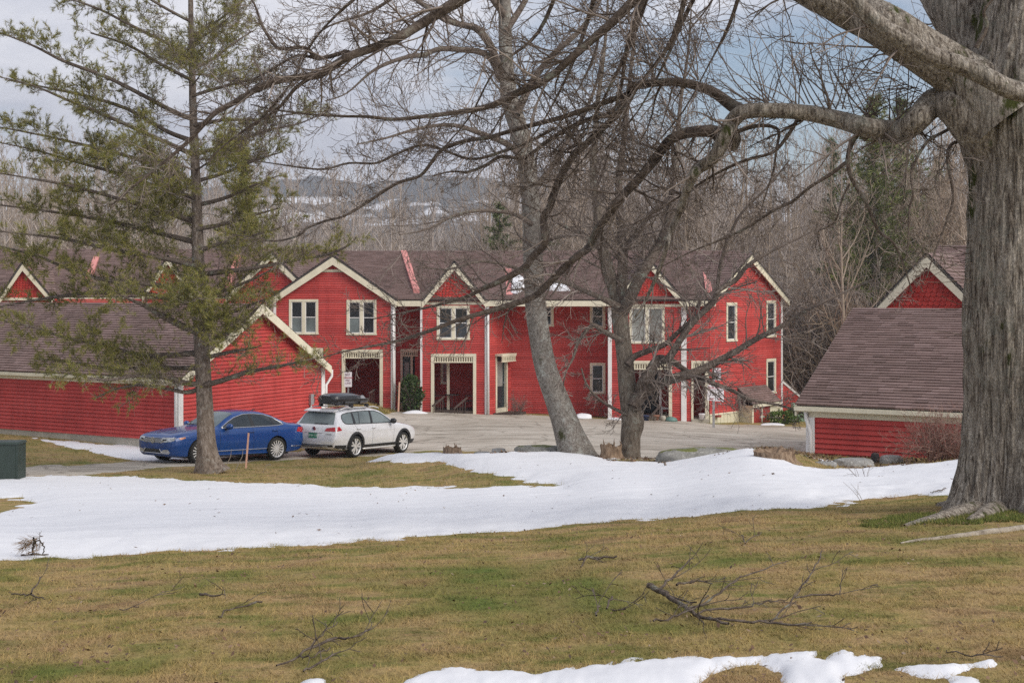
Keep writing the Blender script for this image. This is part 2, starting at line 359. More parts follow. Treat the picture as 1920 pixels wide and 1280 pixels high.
# lattice shared by lawn, driveway and snow
us = np.concatenate([np.linspace(-6000, -700, 26), np.linspace(-640, -90, 12), np.arange(-60, 1990, 6.0), np.linspace(2010, 2600, 14), np.linspace(2800, 8000, 26)])
ys = np.concatenate([np.exp(np.arange(math.log(1.6), math.log(72), 0.0105)), np.exp(np.linspace(math.log(74), math.log(4300), 30))])
U, YY = np.meshgrid(us, ys); GX = (U - CX) * YY / F; GZ = gz_uY(U, YY); GV = HZ - (GZ - EYE) * F / YY
nr, nc = U.shape
_idx = np.arange(nr*nc).reshape(nr, nc)
QUADS = np.stack([_idx[:-1, :-1], _idx[:-1, 1:], _idx[1:, 1:], _idx[1:, :-1]], -1).reshape(-1, 4)
def lawn_color(t, blade=False):
    pv = geo_pos(t)
    big = noise(t, 0.42, 4, 0.6, pv); mid = noise(t, 1.7, 5, 0.65, pv); fine = noise(t, 30, 4, 0.75, geo_pos(t, (1, 0.5, 1)))
    st = noise(t, 1.0, 6, 0.72, geo_pos(t, (1.1, 2.6, 1)))
    c = ramp(t, mid, [(0.30, (0.25,0.158,0.084)), (0.43, (0.41,0.285,0.145)), (0.55, (0.385,0.285,0.122)), (0.66, (0.22,0.195,0.062))])
    c = mixc(t, ramp(t, st, [(0.50, (0,0,0)), (0.64, (0.85,0.85,0.85))]), c, (0.145, 0.17, 0.042))
    g = ramp(t, big, [(0.50, (0,0,0)), (0.66, (0.85,0.85,0.85))])
    c = mixc(t, g, c, ramp(t, mid, [(0.3, (0.25,0.20,0.07)), (0.7, (0.12,0.17,0.04))]))
    sp_ = noise(t, 1.0, 6, 0.75, geo_pos(t, (5, 9, 1)))
    c = mixc(t, 0.75, c, ramp(t, sp_, [(0.30, (0.42,0.40,0.34)), (0.48, (1,1,1)), (0.72, (1.12,1.08,1.0))]), 'MULTIPLY')
    c = mixc(t, 0.5, c, ramp(t, fine, [(0.25, (0.35,0.33,0.28)), (0.65, (1.0,1.0,1.0))]), 'MULTIPLY')
    if blade:
        gi = N(t, 'ShaderNodeNewGeometry')
        c = mixc(t, 0.6, c, ramp(t, gi.outputs['Random Per Island'], [(0, (0.55,0.60,0.42)), (0.5, (0.95,0.95,0.85)), (0.85, (1.25,1.18,1.0)), (1, (1.5,1.4,1.2))]), 'MULTIPLY')
    return c, fine
m, t, b = new_mat('winter_lawn'); c, fn = lawn_color(t); t.links.new(c, b.inputs['Base Color']); b.inputs['Roughness'].default_value = 0.95; b.inputs['Specular IOR Level'].default_value = 0.1; bump(t, b, fn, 0.6, 0.03); MAT['lawn'] = m
m, t, b = new_mat('grass_blades'); c, fn = lawn_color(t, True); t.links.new(c, b.inputs['Base Color']); b.inputs['Roughness'].default_value = 0.8; b.inputs['Specular IOR Level'].default_value = 0.15; MAT['blade'] = m
lawn_v = np.stack([GX, YY, GZ], -1).reshape(-1, 3)
# the lawn goes on behind and beside the camera
bx = [(-120, -90, 3.2), (120, -90, 3.2), (120, 1.7, 3.38), (-120, 1.7, 3.38)]
lawn_all = np.concatenate([lawn_v, np.array(bx)]); nq = len(lawn_v)
lawn = mesh_obj('lawn', lawn_all, np.concatenate([QUADS, np.array([[nq, nq+1, nq+2, nq+3]])]), MAT['lawn'], smooth=True, kind='structure')
lawn['label'] = 'brown and olive winter lawn sloping down to the driveway'
def seg_dist(px, py, poly, sv):
    d = np.full(px.shape, 1e9); inside = np.zeros(px.shape, bool); n = len(poly)
    for i in range(n):
        x1, y1 = poly[i]; x2, y2 = poly[(i+1) % n]
        ay = y1*sv; by = y2*sv; p = py*sv
        ex = x2-x1; ey = by-ay; L = ex*ex+ey*ey + 1e-9
        tt = np.clip(((px-x1)*ex + (p-ay)*ey)/L, 0, 1)
        d = np.minimum(d, np.hypot(px-(x1+tt*ex), p-(ay+tt*ey)))
        c = ((y1 > py) != (y2 > py)) & (px < (x2-x1)*(py-y1)/((y2-y1) if y2 != y1 else 1e-9) + x1)
        inside ^= c
    return np.where(inside, d, -d)
def sdf(polys, holes=(), sv=2.0):
    """signed distance (metres, about) on the lattice; polys: (outline in picture pixels, Ymin, Ymax)."""
    best = np.full(U.shape, -9.0)
    for poly, y0, y1 in polys:
        d = np.full(U.shape, -9.0); msk = (YY > y0*0.97) & (YY < y1*1.03) & (U > -900) & (U < 2700)
        d[msk] = seg_dist(U[msk], GV[msk], poly, sv) * YY[msk] / F
        d = np.minimum(d, (YY-y0)*0.5); d = np.minimum(d, (y1-YY)*0.5); best = np.maximum(best, d)
    for poly, y0, y1 in holes:
        msk = (YY > y0) & (YY < y1) & (U > -900) & (U < 2700)
        best[msk] = np.minimum(best[msk], -seg_dist(U[msk], GV[msk], poly, sv) * YY[msk] / F)
    return best
def overlay(name, h, mat, kind, label):
    keep = (h.reshape(-1)[QUADS] > 0).any(1); q = QUADS[keep]
    used = np.unique(q); remap = np.zeros(nr*nc, dtype=np.int64); remap[used] = np.arange(len(used))
    v = lawn_v[used].copy(); v[:, 2] += h.reshape(-1)[used]
    o = mesh_obj(name, v, remap[q], mat, smooth=True, kind=kind); o['label'] = label; return o
# ---- driveway and parking lot
DRIVE = [(-700,912),(-300,905),(50,893),(150,888),(210,884),(300,877),(400,871),(450,868),(560,861),(620,858),(700,853),(780,846),(860,844),(1000,850),(1100,862),(1200,868),(1400,872),(1525,872),
         (1560,868),(1575,812),(1500,800),(1440,797),(1380,796),(1330,795),(1280,790),(1150,785.5),(1000,778),(930,775.5),(860,773.5),(800,771.5),(745,772),(712,779),(694,793),(680,810),(664,826),(600,840),(560,845),(450,850),(340,857),(280,863),(230,867),(100,873),(52,875),(-300,881),(-700,885)]
d_drive = sdf([(DRIVE, 33.0, 63.5)], (), 1.6)
edge = d_drive + 0.25*(fbm(GX*1.5, YY*1.5, 0, 21, 4)-0.5)
m, t, b = new_mat('worn_asphalt'); b.inputs['Roughness'].default_value = 0.92; b.inputs['Specular IOR Level'].default_value = 0.25
p = geo_pos(t); n_a = noise(t, 0.35, 5, 0.6, geo_pos(t, (1, 0.6, 1))); n_b = noise(t, 1.0, 6, 0.7, geo_pos(t, (0.35, 2.2, 1))); n_c = noise(t, 45, 3, 0.8, p)
c = ramp(t, n_a, [(0.3, (0.40,0.35,0.285)), (0.55, (0.54,0.485,0.41)), (0.75, (0.60,0.55,0.475))])
c = mixc(t, 0.7, c, ramp(t, n_b, [(0.36, (0.50,0.48,0.45)), (0.55, (1,1,1))]), 'MULTIPLY')
c = mixc(t, 0.4, c, ramp(t, n_c, [(0.3, (0.45,0.45,0.45)), (0.6, (1,1,1))]), 'MULTIPLY')
ck = N(t, 'ShaderNodeTexVoronoi', feature='DISTANCE_TO_EDGE'); ck.inputs['Scale'].default_value = 0.42
wob = N(t, 'ShaderNodeVectorMath', operation='ADD'); nz = N(t, 'ShaderNodeTexNoise'); nz.inputs['Scale'].default_value = 0.9; t.links.new(p, nz.inputs['Vector'])
t.links.new(p, wob.inputs[0]); t.links.new(nz.outputs['Color'], wob.inputs[1]); t.links.new(wob.outputs[0], ck.inputs['Vector'])
c = mixc(t, 0.6, c, ramp(t, ck.outputs[0], [(0.0, (0.35,0.33,0.3)), (0.03, (1,1,1))]), 'MULTIPLY')
t.links.new(c, b.inputs['Base Color']); bump(t, b, n_c, 0.3, 0.01); MAT['asphalt'] = m
overlay('driveway', np.clip(edge*0.25, -0.04, 0.014), MAT['asphalt'], 'structure', 'pale worn asphalt driveway and parking lot')
# ---- snow
S1 = [(-700,1120),(-300,1078),(0,1051),(120,1045),(200,1043),(350,1034),(500,1025),(700,1013),(830,1004),(960,995),(1150,981),(1300,968),(1500,950),(1640,938),(1790,925),(1830,918),(2000,896),(2300,862),(2300,820),(1990,846),(1880,854),(1810,861),(1770,867),(1700,873),(1600,880),(1530,879),(1497,874),(1478,866),(1462,856),(1440,847),(1420,843),(1395,841),(1360,847),(1300,857),(1240,865),(1190,866),(1130,859),(1090,850),(1050,842),(1000,846),(940,849),(860,845),(800,845),(740,850),(690,856),(645,861),(622,864),(700,866),(820,866),(845,872),(870,880),(900,884),(930,890),(960,896),(990,900),(985,904),(1020,908),(1045,910),(930,911),(880,913),(780,914),(620,911),(480,904),(450,905),(400,901),(300,896),(210,893),(150,890),(60,892),(0,894),(-300,899),(-700,905)]
S1h = [(-200,938),(0,933),(40,936),(66,943),(62,948),(20,955),(0,961),(-120,975)]
S2 = [(40,817),(100,825),(180,831),(290,838),(345,846),(345,868),(280,864),(240,862),(205,853),(130,838)]
S3a = [(738,1300),(760,1275),(790,1258),(850,1250),(950,1258),(1030,1260),(1090,1253),(1150,1240),(1250,1232),(1350,1232),(1440,1228),(1500,1220),(1532,1220),(1530,1230),(1548,1232),(1582,1222),(1605,1230),(1652,1231),(1660,1252),(1610,1260),(1575,1268),(1590,1300)]
S3h = [(1290,1310),(1325,1270),(1350,1258),(1395,1242),(1442,1250),(1464,1264),(1452,1310)]
S3b = [(1665,1252),(1720,1247),(1800,1241),(1858,1237),(1866,1249),(1800,1258),(1780,1274),(1745,1273),(1720,1262)]
S3c = [(1745,1310),(1790,1268),(1830,1267),(1862,1310)]
S3d = [(535,1310),(570,1275),(618,1266),(614,1275),(585,1310)]
S4 = [(1482,852),(1520,856),(1562,862),(1592,868),(1570,872),(1520,866),(1490,860)]
ds = sdf([(S1, 10.5, 39.0), (S2, 34.0, 46.0), (S4, 29, 36)], [(S1h, 12, 34)], 2.0)
ds = ds + (0.30*(fbm(GX*1.6, YY*1.6, 0, 31, 4)-0.5) + 0.17*(fbm(GX*6, YY*6, 0, 37, 3)-0.5)) * np.clip((YY-8)/8, 0.2, 1)
h = np.where(ds > 0, 0.13*(1-np.exp(-np.maximum(ds, 0)/0.35)), ds*0.35)
h = h + np.where(ds > 0.1, 0.03*(fbm(GX*0.9, YY*0.9, 0, 41, 3)-0.5) + 0.008*(fbm(GX*1.6, YY*5.0, 0, 43, 3)-0.5), 0)*np.clip((ds-0.1)/0.5, 0, 1)
dn = sdf([(S3a, 4.8, 8), (S3b, 4.8, 8), (S3c, 4.8, 8), (S3d, 4.8, 8)], [(S3h, 4.8, 8)], 1.2)
dn = dn + 0.05*(fbm(GX*9, YY*9, 0, 51, 4)-0.5) + 0.022*(fbm(GX*34, YY*34, 0, 57, 2)-0.5)
hn = np.where(dn > 0, 0.035*(1-np.exp(-np.maximum(dn, 0)/0.035)) + 0.006*(fbm(GX*30, YY*30, 0, 53, 2)-0.5), dn*0.6)
SNOWH = np.clip(np.maximum(h, hn), -0.06, 0.3); SNOWD = np.maximum(ds, dn)
m, t, b = new_mat('old_snow'); b.inputs['Roughness'].default_value = 0.75; b.inputs['Specular IOR Level'].default_value = 0.3
n_a = noise(t, 1.2, 6, 0.6, geo_pos(t, (0.5, 2.5, 1))); n_b = noise(t, 35, 4, 0.7, geo_pos(t, (1, 1.6, 1))); n_d = noise(t, 9, 3, 0.8, geo_pos(t, (1, 2, 1)))
c = ramp(t, n_a, [(0.3, (0.68,0.682,0.705)), (0.6, (0.76,0.76,0.778))])
c = mixc(t, 1.0, c, ramp(t, n_d, [(0.20, (0.50,0.45,0.40)), (0.27, (1,1,1))]), 'MULTIPLY')
t.links.new(c, b.inputs['Base Color']); bump(t, b, n_b, 0.12, 0.02)
b.inputs['Subsurface Weight'].default_value = 0.0
MAT['snow'] = m
overlay('snow', SNOWH, MAT['snow'], 'structure', 'melting white snow lying across the lawn')
# ---- distant hills: two ridges with a snow field
def ridge(name, pts, Yr, depth, mat, label, seed):
    uu = np.linspace(-3500, 5500, 420); prof = np.interp(uu, [p[0] for p in pts], [p[1] for p in pts])
    rows = []
    for k, f in enumerate(np.linspace(0, 1, 14)):
        Y = Yr - depth*(1-f); zt = EYE + (HZ - prof)*Yr/F
        z = -32 + (zt + 32) * (math.sin(f*math.pi/2)**1.3)
        z = z + (fbm(uu*0.02, np.full_like(uu, f*4.0), 0, seed, 4)-0.5)*0.12*(zt+32)*math.sin(f*math.pi)
        z = z + (vnoise(uu*0.35, np.full_like(uu, k*1.7), 0, seed+5)-0.3)*0.006*Yr*(0.15+f)*0.5
        rows.append(np.stack([(uu-CX)*Y/F, np.full_like(uu, Y), z], -1))
    rows.append(np.stack([(uu-CX)*Yr/F, np.full_like(uu, Yr*1.15), np.full_like(uu, -40.0)], -1))
    v = np.array(rows); r_, c_ = v.shape[:2]; ii = np.arange(r_*c_).reshape(r_, c_)
    q = np.stack([ii[:-1,:-1], ii[:-1,1:], ii[1:,1:], ii[1:,:-1]], -1).reshape(-1, 4)
    o = mesh_obj(name, v.reshape(-1, 3), q, mat, smooth=False, kind='structure'); o['label'] = label
def hill_mat(name, wood, wood2, snow_lo, snow_hi, sx):
    m, t, b = new_mat(name); b.inputs['Roughness'].default_value = 1.0; b.inputs['Specular IOR Level'].default_value = 0.0
    n = noise(t, 1.0, 6, 0.7, geo_pos(t, (0.03, 0.03, 0.05)))
    c = ramp(t, n, [(0.35, wood), (0.65, wood2)])
    if snow_hi:
        s = noise(t, 1.0, 4, 0.6, geo_pos(t, (sx, sx, sx*4)))
        g = N(t, 'ShaderNodeNewGeometry'); sx_ = N(t, 'ShaderNodeSeparateXYZ'); t.links.new(g.outputs['Position'], sx_.inputs[0])
        mr = N(t, 'ShaderNodeMapRange'); mr.inputs[1].default_value = snow_lo; mr.inputs[2].default_value = snow_hi; t.links.new(sx_.outputs[2], mr.inputs[0])
        band = ramp(t, mr.outputs[0], [(0.0, (0,0,0)), (0.06, (1,1,1)), (0.9, (1,1,1)), (1.0, (0,0,0))])
        k = N(t, 'ShaderNodeMath', operation='MULTIPLY'); t.links.new(band, k.inputs[0]); t.links.new(ramp(t, s, [(0.47, (0,0,0)), (0.52, (1,1,1))]), k.inputs[1])
        c = mixc(t, k.outputs[0], c, (0.80, 0.81, 0.85))
    t.links.new(c, b.inputs['Base Color']); return m
MAT['hill'] = hill_mat('wooded_hill', (0.045,0.050,0.050), (0.085,0.080,0.078), 58, 92, 0.012)
MAT['hill_near'] = hill_mat('bare_wooded_slope', (0.10,0.085,0.085), (0.17,0.145,0.145), 0, 0, 0)
ridge('hill', [(-3500,430),(-800,400),(0,385),(300,372),(480,352),(520,345),(600,344),(640,350),(690,353),(760,345),(830,338),(900,342),(1100,372),(1400,392),(1700,386),(2000,380),(5500,430)], 1500, 800, MAT['hill'], 'far wooded hill with a band of snow beyond the trees', 61)
ridge('hillside', [(-3500,505),(0,480),(400,470),(700,466),(900,452),(1100,440),(1400,420),(1700,415),(2200,420),(5500,480)], 330, 190, MAT['hill_near'], 'low grey brown wooded slope behind the houses', 71)
# ================================================================== BUILDINGS
def clap(mb_or_parent, p0, p1, z0, z1, holes=(), expo=0.108, srange=None, out=None, single=None, zbot=None):
    """Horizontal clapboards on the wall p0->p1 (plan points), normal = right of travel turned to the camera.
    holes: (s0, s1, z0, z1) in metres along the wall. single: parent -> every board its own object."""
    p0 = Vector((p0[0], p0[1], 0)); p1 = Vector((p1[0], p1[1], 0)); L = (p1-p0).length; tdir = (p1-p0)/L
    nrm = Vector((tdir.y, -tdir.x, 0)) if out is None else Vector(out).normalized()
    rr = random.Random(int(abs(p0.x*91+p0.y*37+z0*13))+1)
    def pt(s, z, d): return p0 + tdir*s + nrm*d + Vector((0,0,z))
    z = z0; made = []
    while z < z1 - 0.004:
        zt = min(z + expo, z1); cuts = [z, zt]
        for h in holes:
            for q in (h[2], h[3]):
                if z + 0.004 < q < zt - 0.004: cuts.append(q)
        cuts = sorted(cuts)
        for a, bq in zip(cuts[:-1], cuts[1:]):
            zm = (a+bq)/2; iv = [(0.0, L)]
            for h in holes:
                if h[2] < zm < h[3]:
                    nv = []
                    for s0, s1 in iv:
                        if h[1] <= s0 or h[0] >= s1: nv.append((s0, s1)); continue
                        if h[0] > s0: nv.append((s0, h[0]))
                        if h[1] < s1: nv.append((h[1], s1))
                    iv = nv
            iv2 = []
            for s0, s1 in iv:
                q = s0
                while s1 - q > 5.2:
                    st_ = rr.uniform(2.6, 4.6); iv2.append((q, q+st_-0.004)); q += st_
                iv2.append((q, s1))
            for s0, s1 in iv2:
                sa0, sa1, sb0, sb1 = s0, s1, s0, s1
                if srange:
                    la, ra = srange(a); lb, rb_ = srange(bq)
                    sa0, sa1 = max(s0, la), min(s1, ra); sb0, sb1 = max(s0, lb), min(s1, rb_)
                    if sa1 - sa0 < 0.02: continue
                    if sb1 < sb0: sb0 = sb1 = (sb0+sb1)/2
                zl = a
                if zbot is not None:
                    if zbot(s1) > bq and zbot(s0) > bq: continue
                lip = 0.042 if expo > 0.115 else 0.028; gap = 0.013 if expo > 0.115 else 0.009; fb = lip - (lip-0.006)*(a-z)/expo; ft = lip - (lip-0.006)*(bq-z)/expo
                ext = 0.0
                jit = rr.uniform(-0.0012, 0.0012)
                bq2 = bq - gap if abs(bq-zt) < 1e-6 and bq - a > 0.03 else bq; bq, bq_keep = bq2, bq
                pts = [pt(sa0, a, -0.02), pt(sa1, a, -0.02), pt(sa1, a, fb+jit), pt(sa0, a, fb+jit), pt(sb0, bq+ext, -0.02), pt(sb1, bq+ext, -0.02), pt(sb1, bq+ext, ft), pt(sb0, bq+ext, ft)]
                if single is not None:
                    q = MB(); q.hexa(pts); made.append(q.build('clapboard', MAT['red'], single))
                else: mb_or_parent.hexa(pts)
                bq = bq_keep
        z = zt
    return made
def scallops(mb, p0, p1, z0, z1, srange, expo=0.12, wd=0.15, out=None):
    p0 = Vector((p0[0], p0[1], 0)); p1 = Vector((p1[0], p1[1], 0)); L = (p1-p0).length; tdir = (p1-p0)/L
    nrm = Vector((tdir.y, -tdir.x, 0)) if out is None else Vector(out).normalized()
    def pt(s, z, d): return p0 + tdir*s + nrm*d + Vector((0,0,z))
    k = 0; z = z0
    mb.poly([pt(srange(z0)[0], z0, 0.0), pt(srange(z0)[1], z0, 0.0), pt((srange(z1)[0]+srange(z1)[1])/2, z1, 0.0)])
    while z < z1:
        l, r = srange(z + expo*0.3); s = l - (wd/2 if k % 2 else 0)
        while s < r:
            a, b_ = max(s+0.004, l), min(s+wd-0.004, r)
            lt, rt = srange(z+expo); at, bt = max(a, lt), min(b_, rt)
            if b_ - a > 0.03 and bt - at > 0.0:
                c = (a+b_)/2; q = (b_-a)/2
                mb.poly([pt(c-q*0.5, z-0.02, 0.040), pt(c+q*0.5, z-0.02, 0.040), pt(b_, z+0.025, 0.038), pt(bt, z+expo, 0.010), pt(at, z+expo, 0.010), pt(a, z+0.025, 0.038)])
                mb.quad(pt(c-q*0.5, z-0.02, 0.040), pt(c-q*0.5, z-0.02, 0.0), pt(c+q*0.5, z-0.02, 0.0), pt(c+q*0.5, z-0.02, 0.040))
            s += wd
        z += expo; k += 1
def roof(parent, A, B, Cc, D, course=0.15, tab=0.32, th=0.09, seed=1, name='roof', course_max=None):
    """Sloping roof: eave A->B (left to right seen from outside), ridge D->C above. Slab plus laid shingle tabs."""
    A, B, Cc, D = map(Vector, (A, B, Cc, D)); n = (B-A).cross(D-A).normalized()
    if n.z < 0: n = -n
    mb = MB(); mb.hexa([A-n*th, B-n*th, Cc-n*th, D-n*th, A, B, Cc, D]); ro = mb.build(name, MAT['roof_edge'], parent)
    rr = random.Random(seed); nc_ = max(2, int((D-A).length/course)); sh = MB()
    for i in range(nc_):
        t0 = i/nc_; t1 = min(1.0, (i+1.04)/nc_); a0 = A.lerp(D, t0); b0 = B.lerp(Cc, t0); a1 = A.lerp(D, t1); b1 = B.lerp(Cc, t1)
        L = (b0-a0).length; s = -rr.random()*tab
        while s < L:
            wd = tab*rr.uniform(0.6, 1.3); f0 = max(0, s)/L; f1 = min(L, s+wd)/L
            if f1 > f0 + 1e-4:
                lift = n*(0.028 + rr.uniform(0, 0.016)); lo = n*0.005; sl = (A-D).normalized()*rr.uniform(0, 0.012)
                p = [a0.lerp(b0, f0)+lift+sl, a0.lerp(b0, f1)+lift+sl, a1.lerp(b1, f1)+lo, a1.lerp(b1, f0)+lo]
                k = len(sh.v); sh.v += [tuple(x) for x in p] + [tuple(p[0]-n*0.045), tuple(p[1]-n*0.045)]
                sh.f += [(k, k+1, k+2, k+3), (k+4, k+5, k+1, k)]
            s += wd
    sh.build('shingles', MAT['shingle'], ro, kind='stuff'); return ro
class Frame:
    """Local wall frame: s along, d outward, z up."""
    def __init__(s, p0, p1, out=None):
        s.p = Vector((p0[0], p0[1], 0)); q = Vector((p1[0], p1[1], 0)); s.L = (q-s.p).length; s.t = (q-s.p)/s.L
        s.n = Vector((s.t.y, -s.t.x, 0)) if out is None else Vector(out).normalized()
    def __call__(s, a, d, z): return s.p + s.t*a + s.n*d + Vector((0,0,z))
    def box(s, mb, a0, a1, d0, d1, z0, z1):
        mb.hexa([s(a0,d1,z0), s(a1,d1,z0), s(a1,d0,z0), s(a0,d0,z0), s(a0,d1,z1), s(a1,d1,z1), s(a1,d0,z1), s(a0,d0,z1)])
def window(parent, fr, a0, a1, z0, z1, lights=2, rail=True, panes=('pane',), casing=0.11, sub=0.0, label=None):
    """Casing frame (part) with sashes and panes as sub-parts."""
    mb = MB(); c = casing
    fr.box(mb, a0, a1, -0.06, 0.045, z1-c, z1); fr.box(mb, a0-0.02, a1+0.02, -0.06, 0.065, z0, z0+c*0.75)
    fr.box(mb, a0, a0+c, -0.06, 0.04, z0+c*0.75, z1-c); fr.box(mb, a1-c, a1, -0.06, 0.04, z0+c*0.75, z1-c)
    ia, ib = a0+c, a1-c; lw = (ib-ia)/lights; mul = 0.075
    for k in range(1, lights): fr.box(mb, ia+k*lw-mul, ia+k*lw+mul, -0.06, 0.038, z0+c*0.75, z1-c)
    wo_ = mb.build('window', MAT['cream'], parent)
    if label: wo_['label'] = label
    for k in range(lights):
        la = ia+k*lw + (mul if k > 0 else 0); lb = ia+(k+1)*lw - (mul if k < lights-1 else 0)
        s = MB(); e = 0.035; zb, zt = z0+c*0.75, z1-c
        fr.box(s, la, lb, -0.05, 0.015, zb, zb+e); fr.box(s, la, lb, -0.05, 0.015, zt-e, zt)
        fr.box(s, la, la+e, -0.05, 0.014, zb+e, zt-e); fr.box(s, lb-e, lb, -0.05, 0.014, zb+e, zt-e)
        if rail: zm = (zb+zt)/2; fr.box(s, la+e, lb-e, -0.045, 0.010, zm-0.018, zm+0.018)
        s.build('sash', MAT['white_trim'], wo_)
        pn = panes[k % len(panes)]
        halves = [(zb+e, (zb+zt)/2-0.018), ((zb+zt)/2+0.018, zt-e)] if rail else [(zb+e, zt-e)]
        for hi, (q0, q1) in enumerate(halves):
            g = MB(); fr.box(g, la+e, lb-e, -0.055, -0.012, q0, q1)
            g.build('pane', MAT[pn[hi] if isinstance(pn, tuple) else pn], wo_)
    return wo_
def valance(parent, fr, a0, a1, z0, z1, n, d0=0.0, d1=0.07):
    """Open slatted band over a porch opening: rails (part) and each slat."""
    mb = MB(); fr.box(mb, a0, a1, d0, d1, z1-0.05, z1); fr.box(mb, a0, a1, d0, d1, z0, z0+0.05)
    v = mb.build('valance', MAT['cream'], parent); st = (a1-a0)/n; first = None
    for i in range(n):
        s = MB(); c = a0 + (i+0.5)*st; fr.box(s, c-st*0.30, c+st*0.30, d0+0.01, d1-0.012, z0+0.05, z1-0.05)
        s.build('slat', MAT['cream_board'], v)
    return v
def dpipe(parent, pts, r=0.045):
    mb = MB(); mb.tube(pts, r, 8); return mb.build('downspout', MAT['white_trim'], parent, smooth=True)

# ------------------------------------------------------------------ garages
AX = Vector((0.872, -0.489, 0)).normalized(); AY = Vector((0.489, 0.872, 0)).normalized()
def garage(name, label, corner, length, width, zg0, zeave, zridge, left=True):
    """corner = the near corner; left: the long wall runs left from it and the gable right; else it runs right."""
    corner = Vector(corner); th = thing(name, label, 'garage', (corner.x, corner.y, zg0), 'garages beside the lot')
    lw = -AX if left else AX
    c0 = corner; c1 = corner + lw*length; g1 = corner + AY*width; wd = width/2
    slope = (zridge-zeave)/wd
    # long wall
    if left: a, b_ = c1, c0
    else: a, b_ = c0, c1
    fr = Frame(a, b_); zfr = zeave - 0.30
    clap(None, a, b_, zg0+(0.30 if left else 0.0), zfr, expo=0.122, single=th)
    # gable wall (toward +AY)
    out = AX if left else -AX
    sr = lambda z: ((max(0, (z-zeave)/slope)), width - max(0, (z-zeave)/slope))
    if left: clap(None, c0, g1, zg0+0.30, zridge-0.05, expo=0.122, srange=sr, out=out, single=th)
    else:
        mb = MB(); clap(mb, c0, g1, zg0-0.6, zridge-0.05, expo=0.122, srange=sr, out=out); mb.build('gable_siding', MAT['red'], th, kind='stuff')
    frg = Frame(c0, g1, out)
    mb = MB(); fr.box(mb, 0, fr.L, -0.2, 0.008, zg0-0.9, zg0+(0.32 if left else 0.0)); frg.box(mb, 0.01, frg.L, -0.2, 0.0, zg0-0.9, zg0+0.32)
    mb.build('foundation', MAT['concrete'], th)
    mb = MB(); fr.box(mb, 0.01, fr.L-0.01, -0.2, -0.02, zg0-0.5, zeave); frg.box(mb, 0.01, frg.L-0.01, -0.2, -0.02, zg0-0.5, zeave)
    mb.prism([frg(0.02, -0.03, zeave), frg(width-0.02, -0.03, zeave), frg(width/2, -0.03, zridge-0.05)], -out*0.1)
    far = Frame(g1, g1 + lw*length, AY); far.box(mb, 0, length, -0.1, 0, zg0-0.5, zeave)
    e2 = Frame(c1, c1 + AY*width, -out); e2.box(mb, 0, width, -0.1, 0, zg0-0.5, zeave)
    mb.prism([e2(0, 0, zeave), e2(width, 0, zeave), e2(width/2, 0, zridge-0.05)], out*0.1)
    mb.build('wall_core', MAT['red'], th)
    # corner boards
    mb = MB(); s_in = fr.L if left else 0
    if left: fr.box(mb, fr.L-0.13, fr.L+0.06, -0.05, 0.062, zg0+0.05, zfr); frg.box(mb, 0.0, 0.14, -0.05, 0.063, zg0+0.05, zeave-0.08)
    else: fr.box(mb, -0.06, 0.15, -0.05, 0.062, zg0-0.3, zfr); frg.box(mb, 0.0, 0.14, -0.05, 0.063, zg0-0.3, zeave-0.08)
    mb.build('corner_board', MAT['white_trim'], th)
    mb = MB(); frg.box(mb, width-0.14, width+0.06, -0.05, 0.063, zg0-0.1, zeave-0.08); mb.build('corner_board', MAT['white_trim'], th)
    # eave: frieze, soffit, fascia, gutter
    oh = 0.14; zf = zeave - slope*oh
    mb = MB(); fr.box(mb, 0, fr.L, -0.02, 0.028, zfr, zeave-0.02); mb.build('frieze', MAT['cream'], th)
    e0, e1 = (-0.3, fr.L+0.30)
    mb = MB(); fr.box(mb, e0, e1, 0.0, oh-0.03, zf-0.05, zf-0.02); mb.build('soffit', MAT['cream'], th)
    mb = MB(); fr.box(mb, e0, e1, oh-0.03, oh, zf-0.11, zf+0.02); mb.build('fascia', MAT['cream'], th)
    mb = MB()
    for (d0, d1, q0, q1) in ((oh+0.003, oh+0.10, zf-0.08, zf-0.06), (oh+0.08, oh+0.10, zf-0.06, zf+0.01), (oh+0.003, oh+0.02, zf-0.06, zf+0.0)): fr.box(mb, e0, e1, d0, d1, q0, q1)
    mb.build('gutter', MAT['cream'], th)
    # roof
    ext = 0.30; ov = out*ext
    rA = corner + out*ext - AY*oh; rA.z = zf + 0.06
    rB = c1 - out*ext - AY*oh; rB.z = zf + 0.06
    rid0 = corner + AY*wd + out*ext; rid0.z = zridge + 0.06; rid1 = c1 + AY*wd - out*ext; rid1.z = zridge + 0.06
    bk0 = g1 + out*ext + AY*oh; bk0.z = zf+0.06; bk1 = g1 + lw*length - out*ext + AY*oh; bk1.z = zf+0.06
    if left: roof(th, rB, rA, rid0, rid1, 0.145, 0.33, seed=11); roof(th, bk0, bk1, rid1, rid0, 0.145, 0.6, seed=12)
    else: roof(th, rA, rB, rid1, rid0, 0.145, 0.33, seed=13); roof(th, bk1, bk0, rid0, rid1, 0.145, 0.6, seed=14)
    # rake boards on the gable
    for (p, q) in ((rA, rid0), (bk0, rid0)):
        mb = MB(); dn = Vector((0,0,-0.30)); mb.prism([p - out*0.04, q - out*0.04, q - out*0.04 + dn*1.15, p - out*0.04 + dn*0.9], out*0.05)
        mb.build('rake_board', MAT['cream'], th)
        mb = MB(); off = out*-0.25; mb.prism([p+Vector((0,0,-0.10)), q+Vector((0,0,-0.10)), q+Vector((0,0,-0.12)), p+Vector((0,0,-0.12))], -out*0.30); mb.build('rake_soffit', MAT['cream'], th)
    return th, fr, frg, zf
zgL = 0.06
gL, frL, frgL, zfL = garage('garage', 'red clapboard garage with its brown roof behind the blue sedan', P(335, 832, 42.0), 17.0, 7.4, -0.05, 2.28, 4.50)
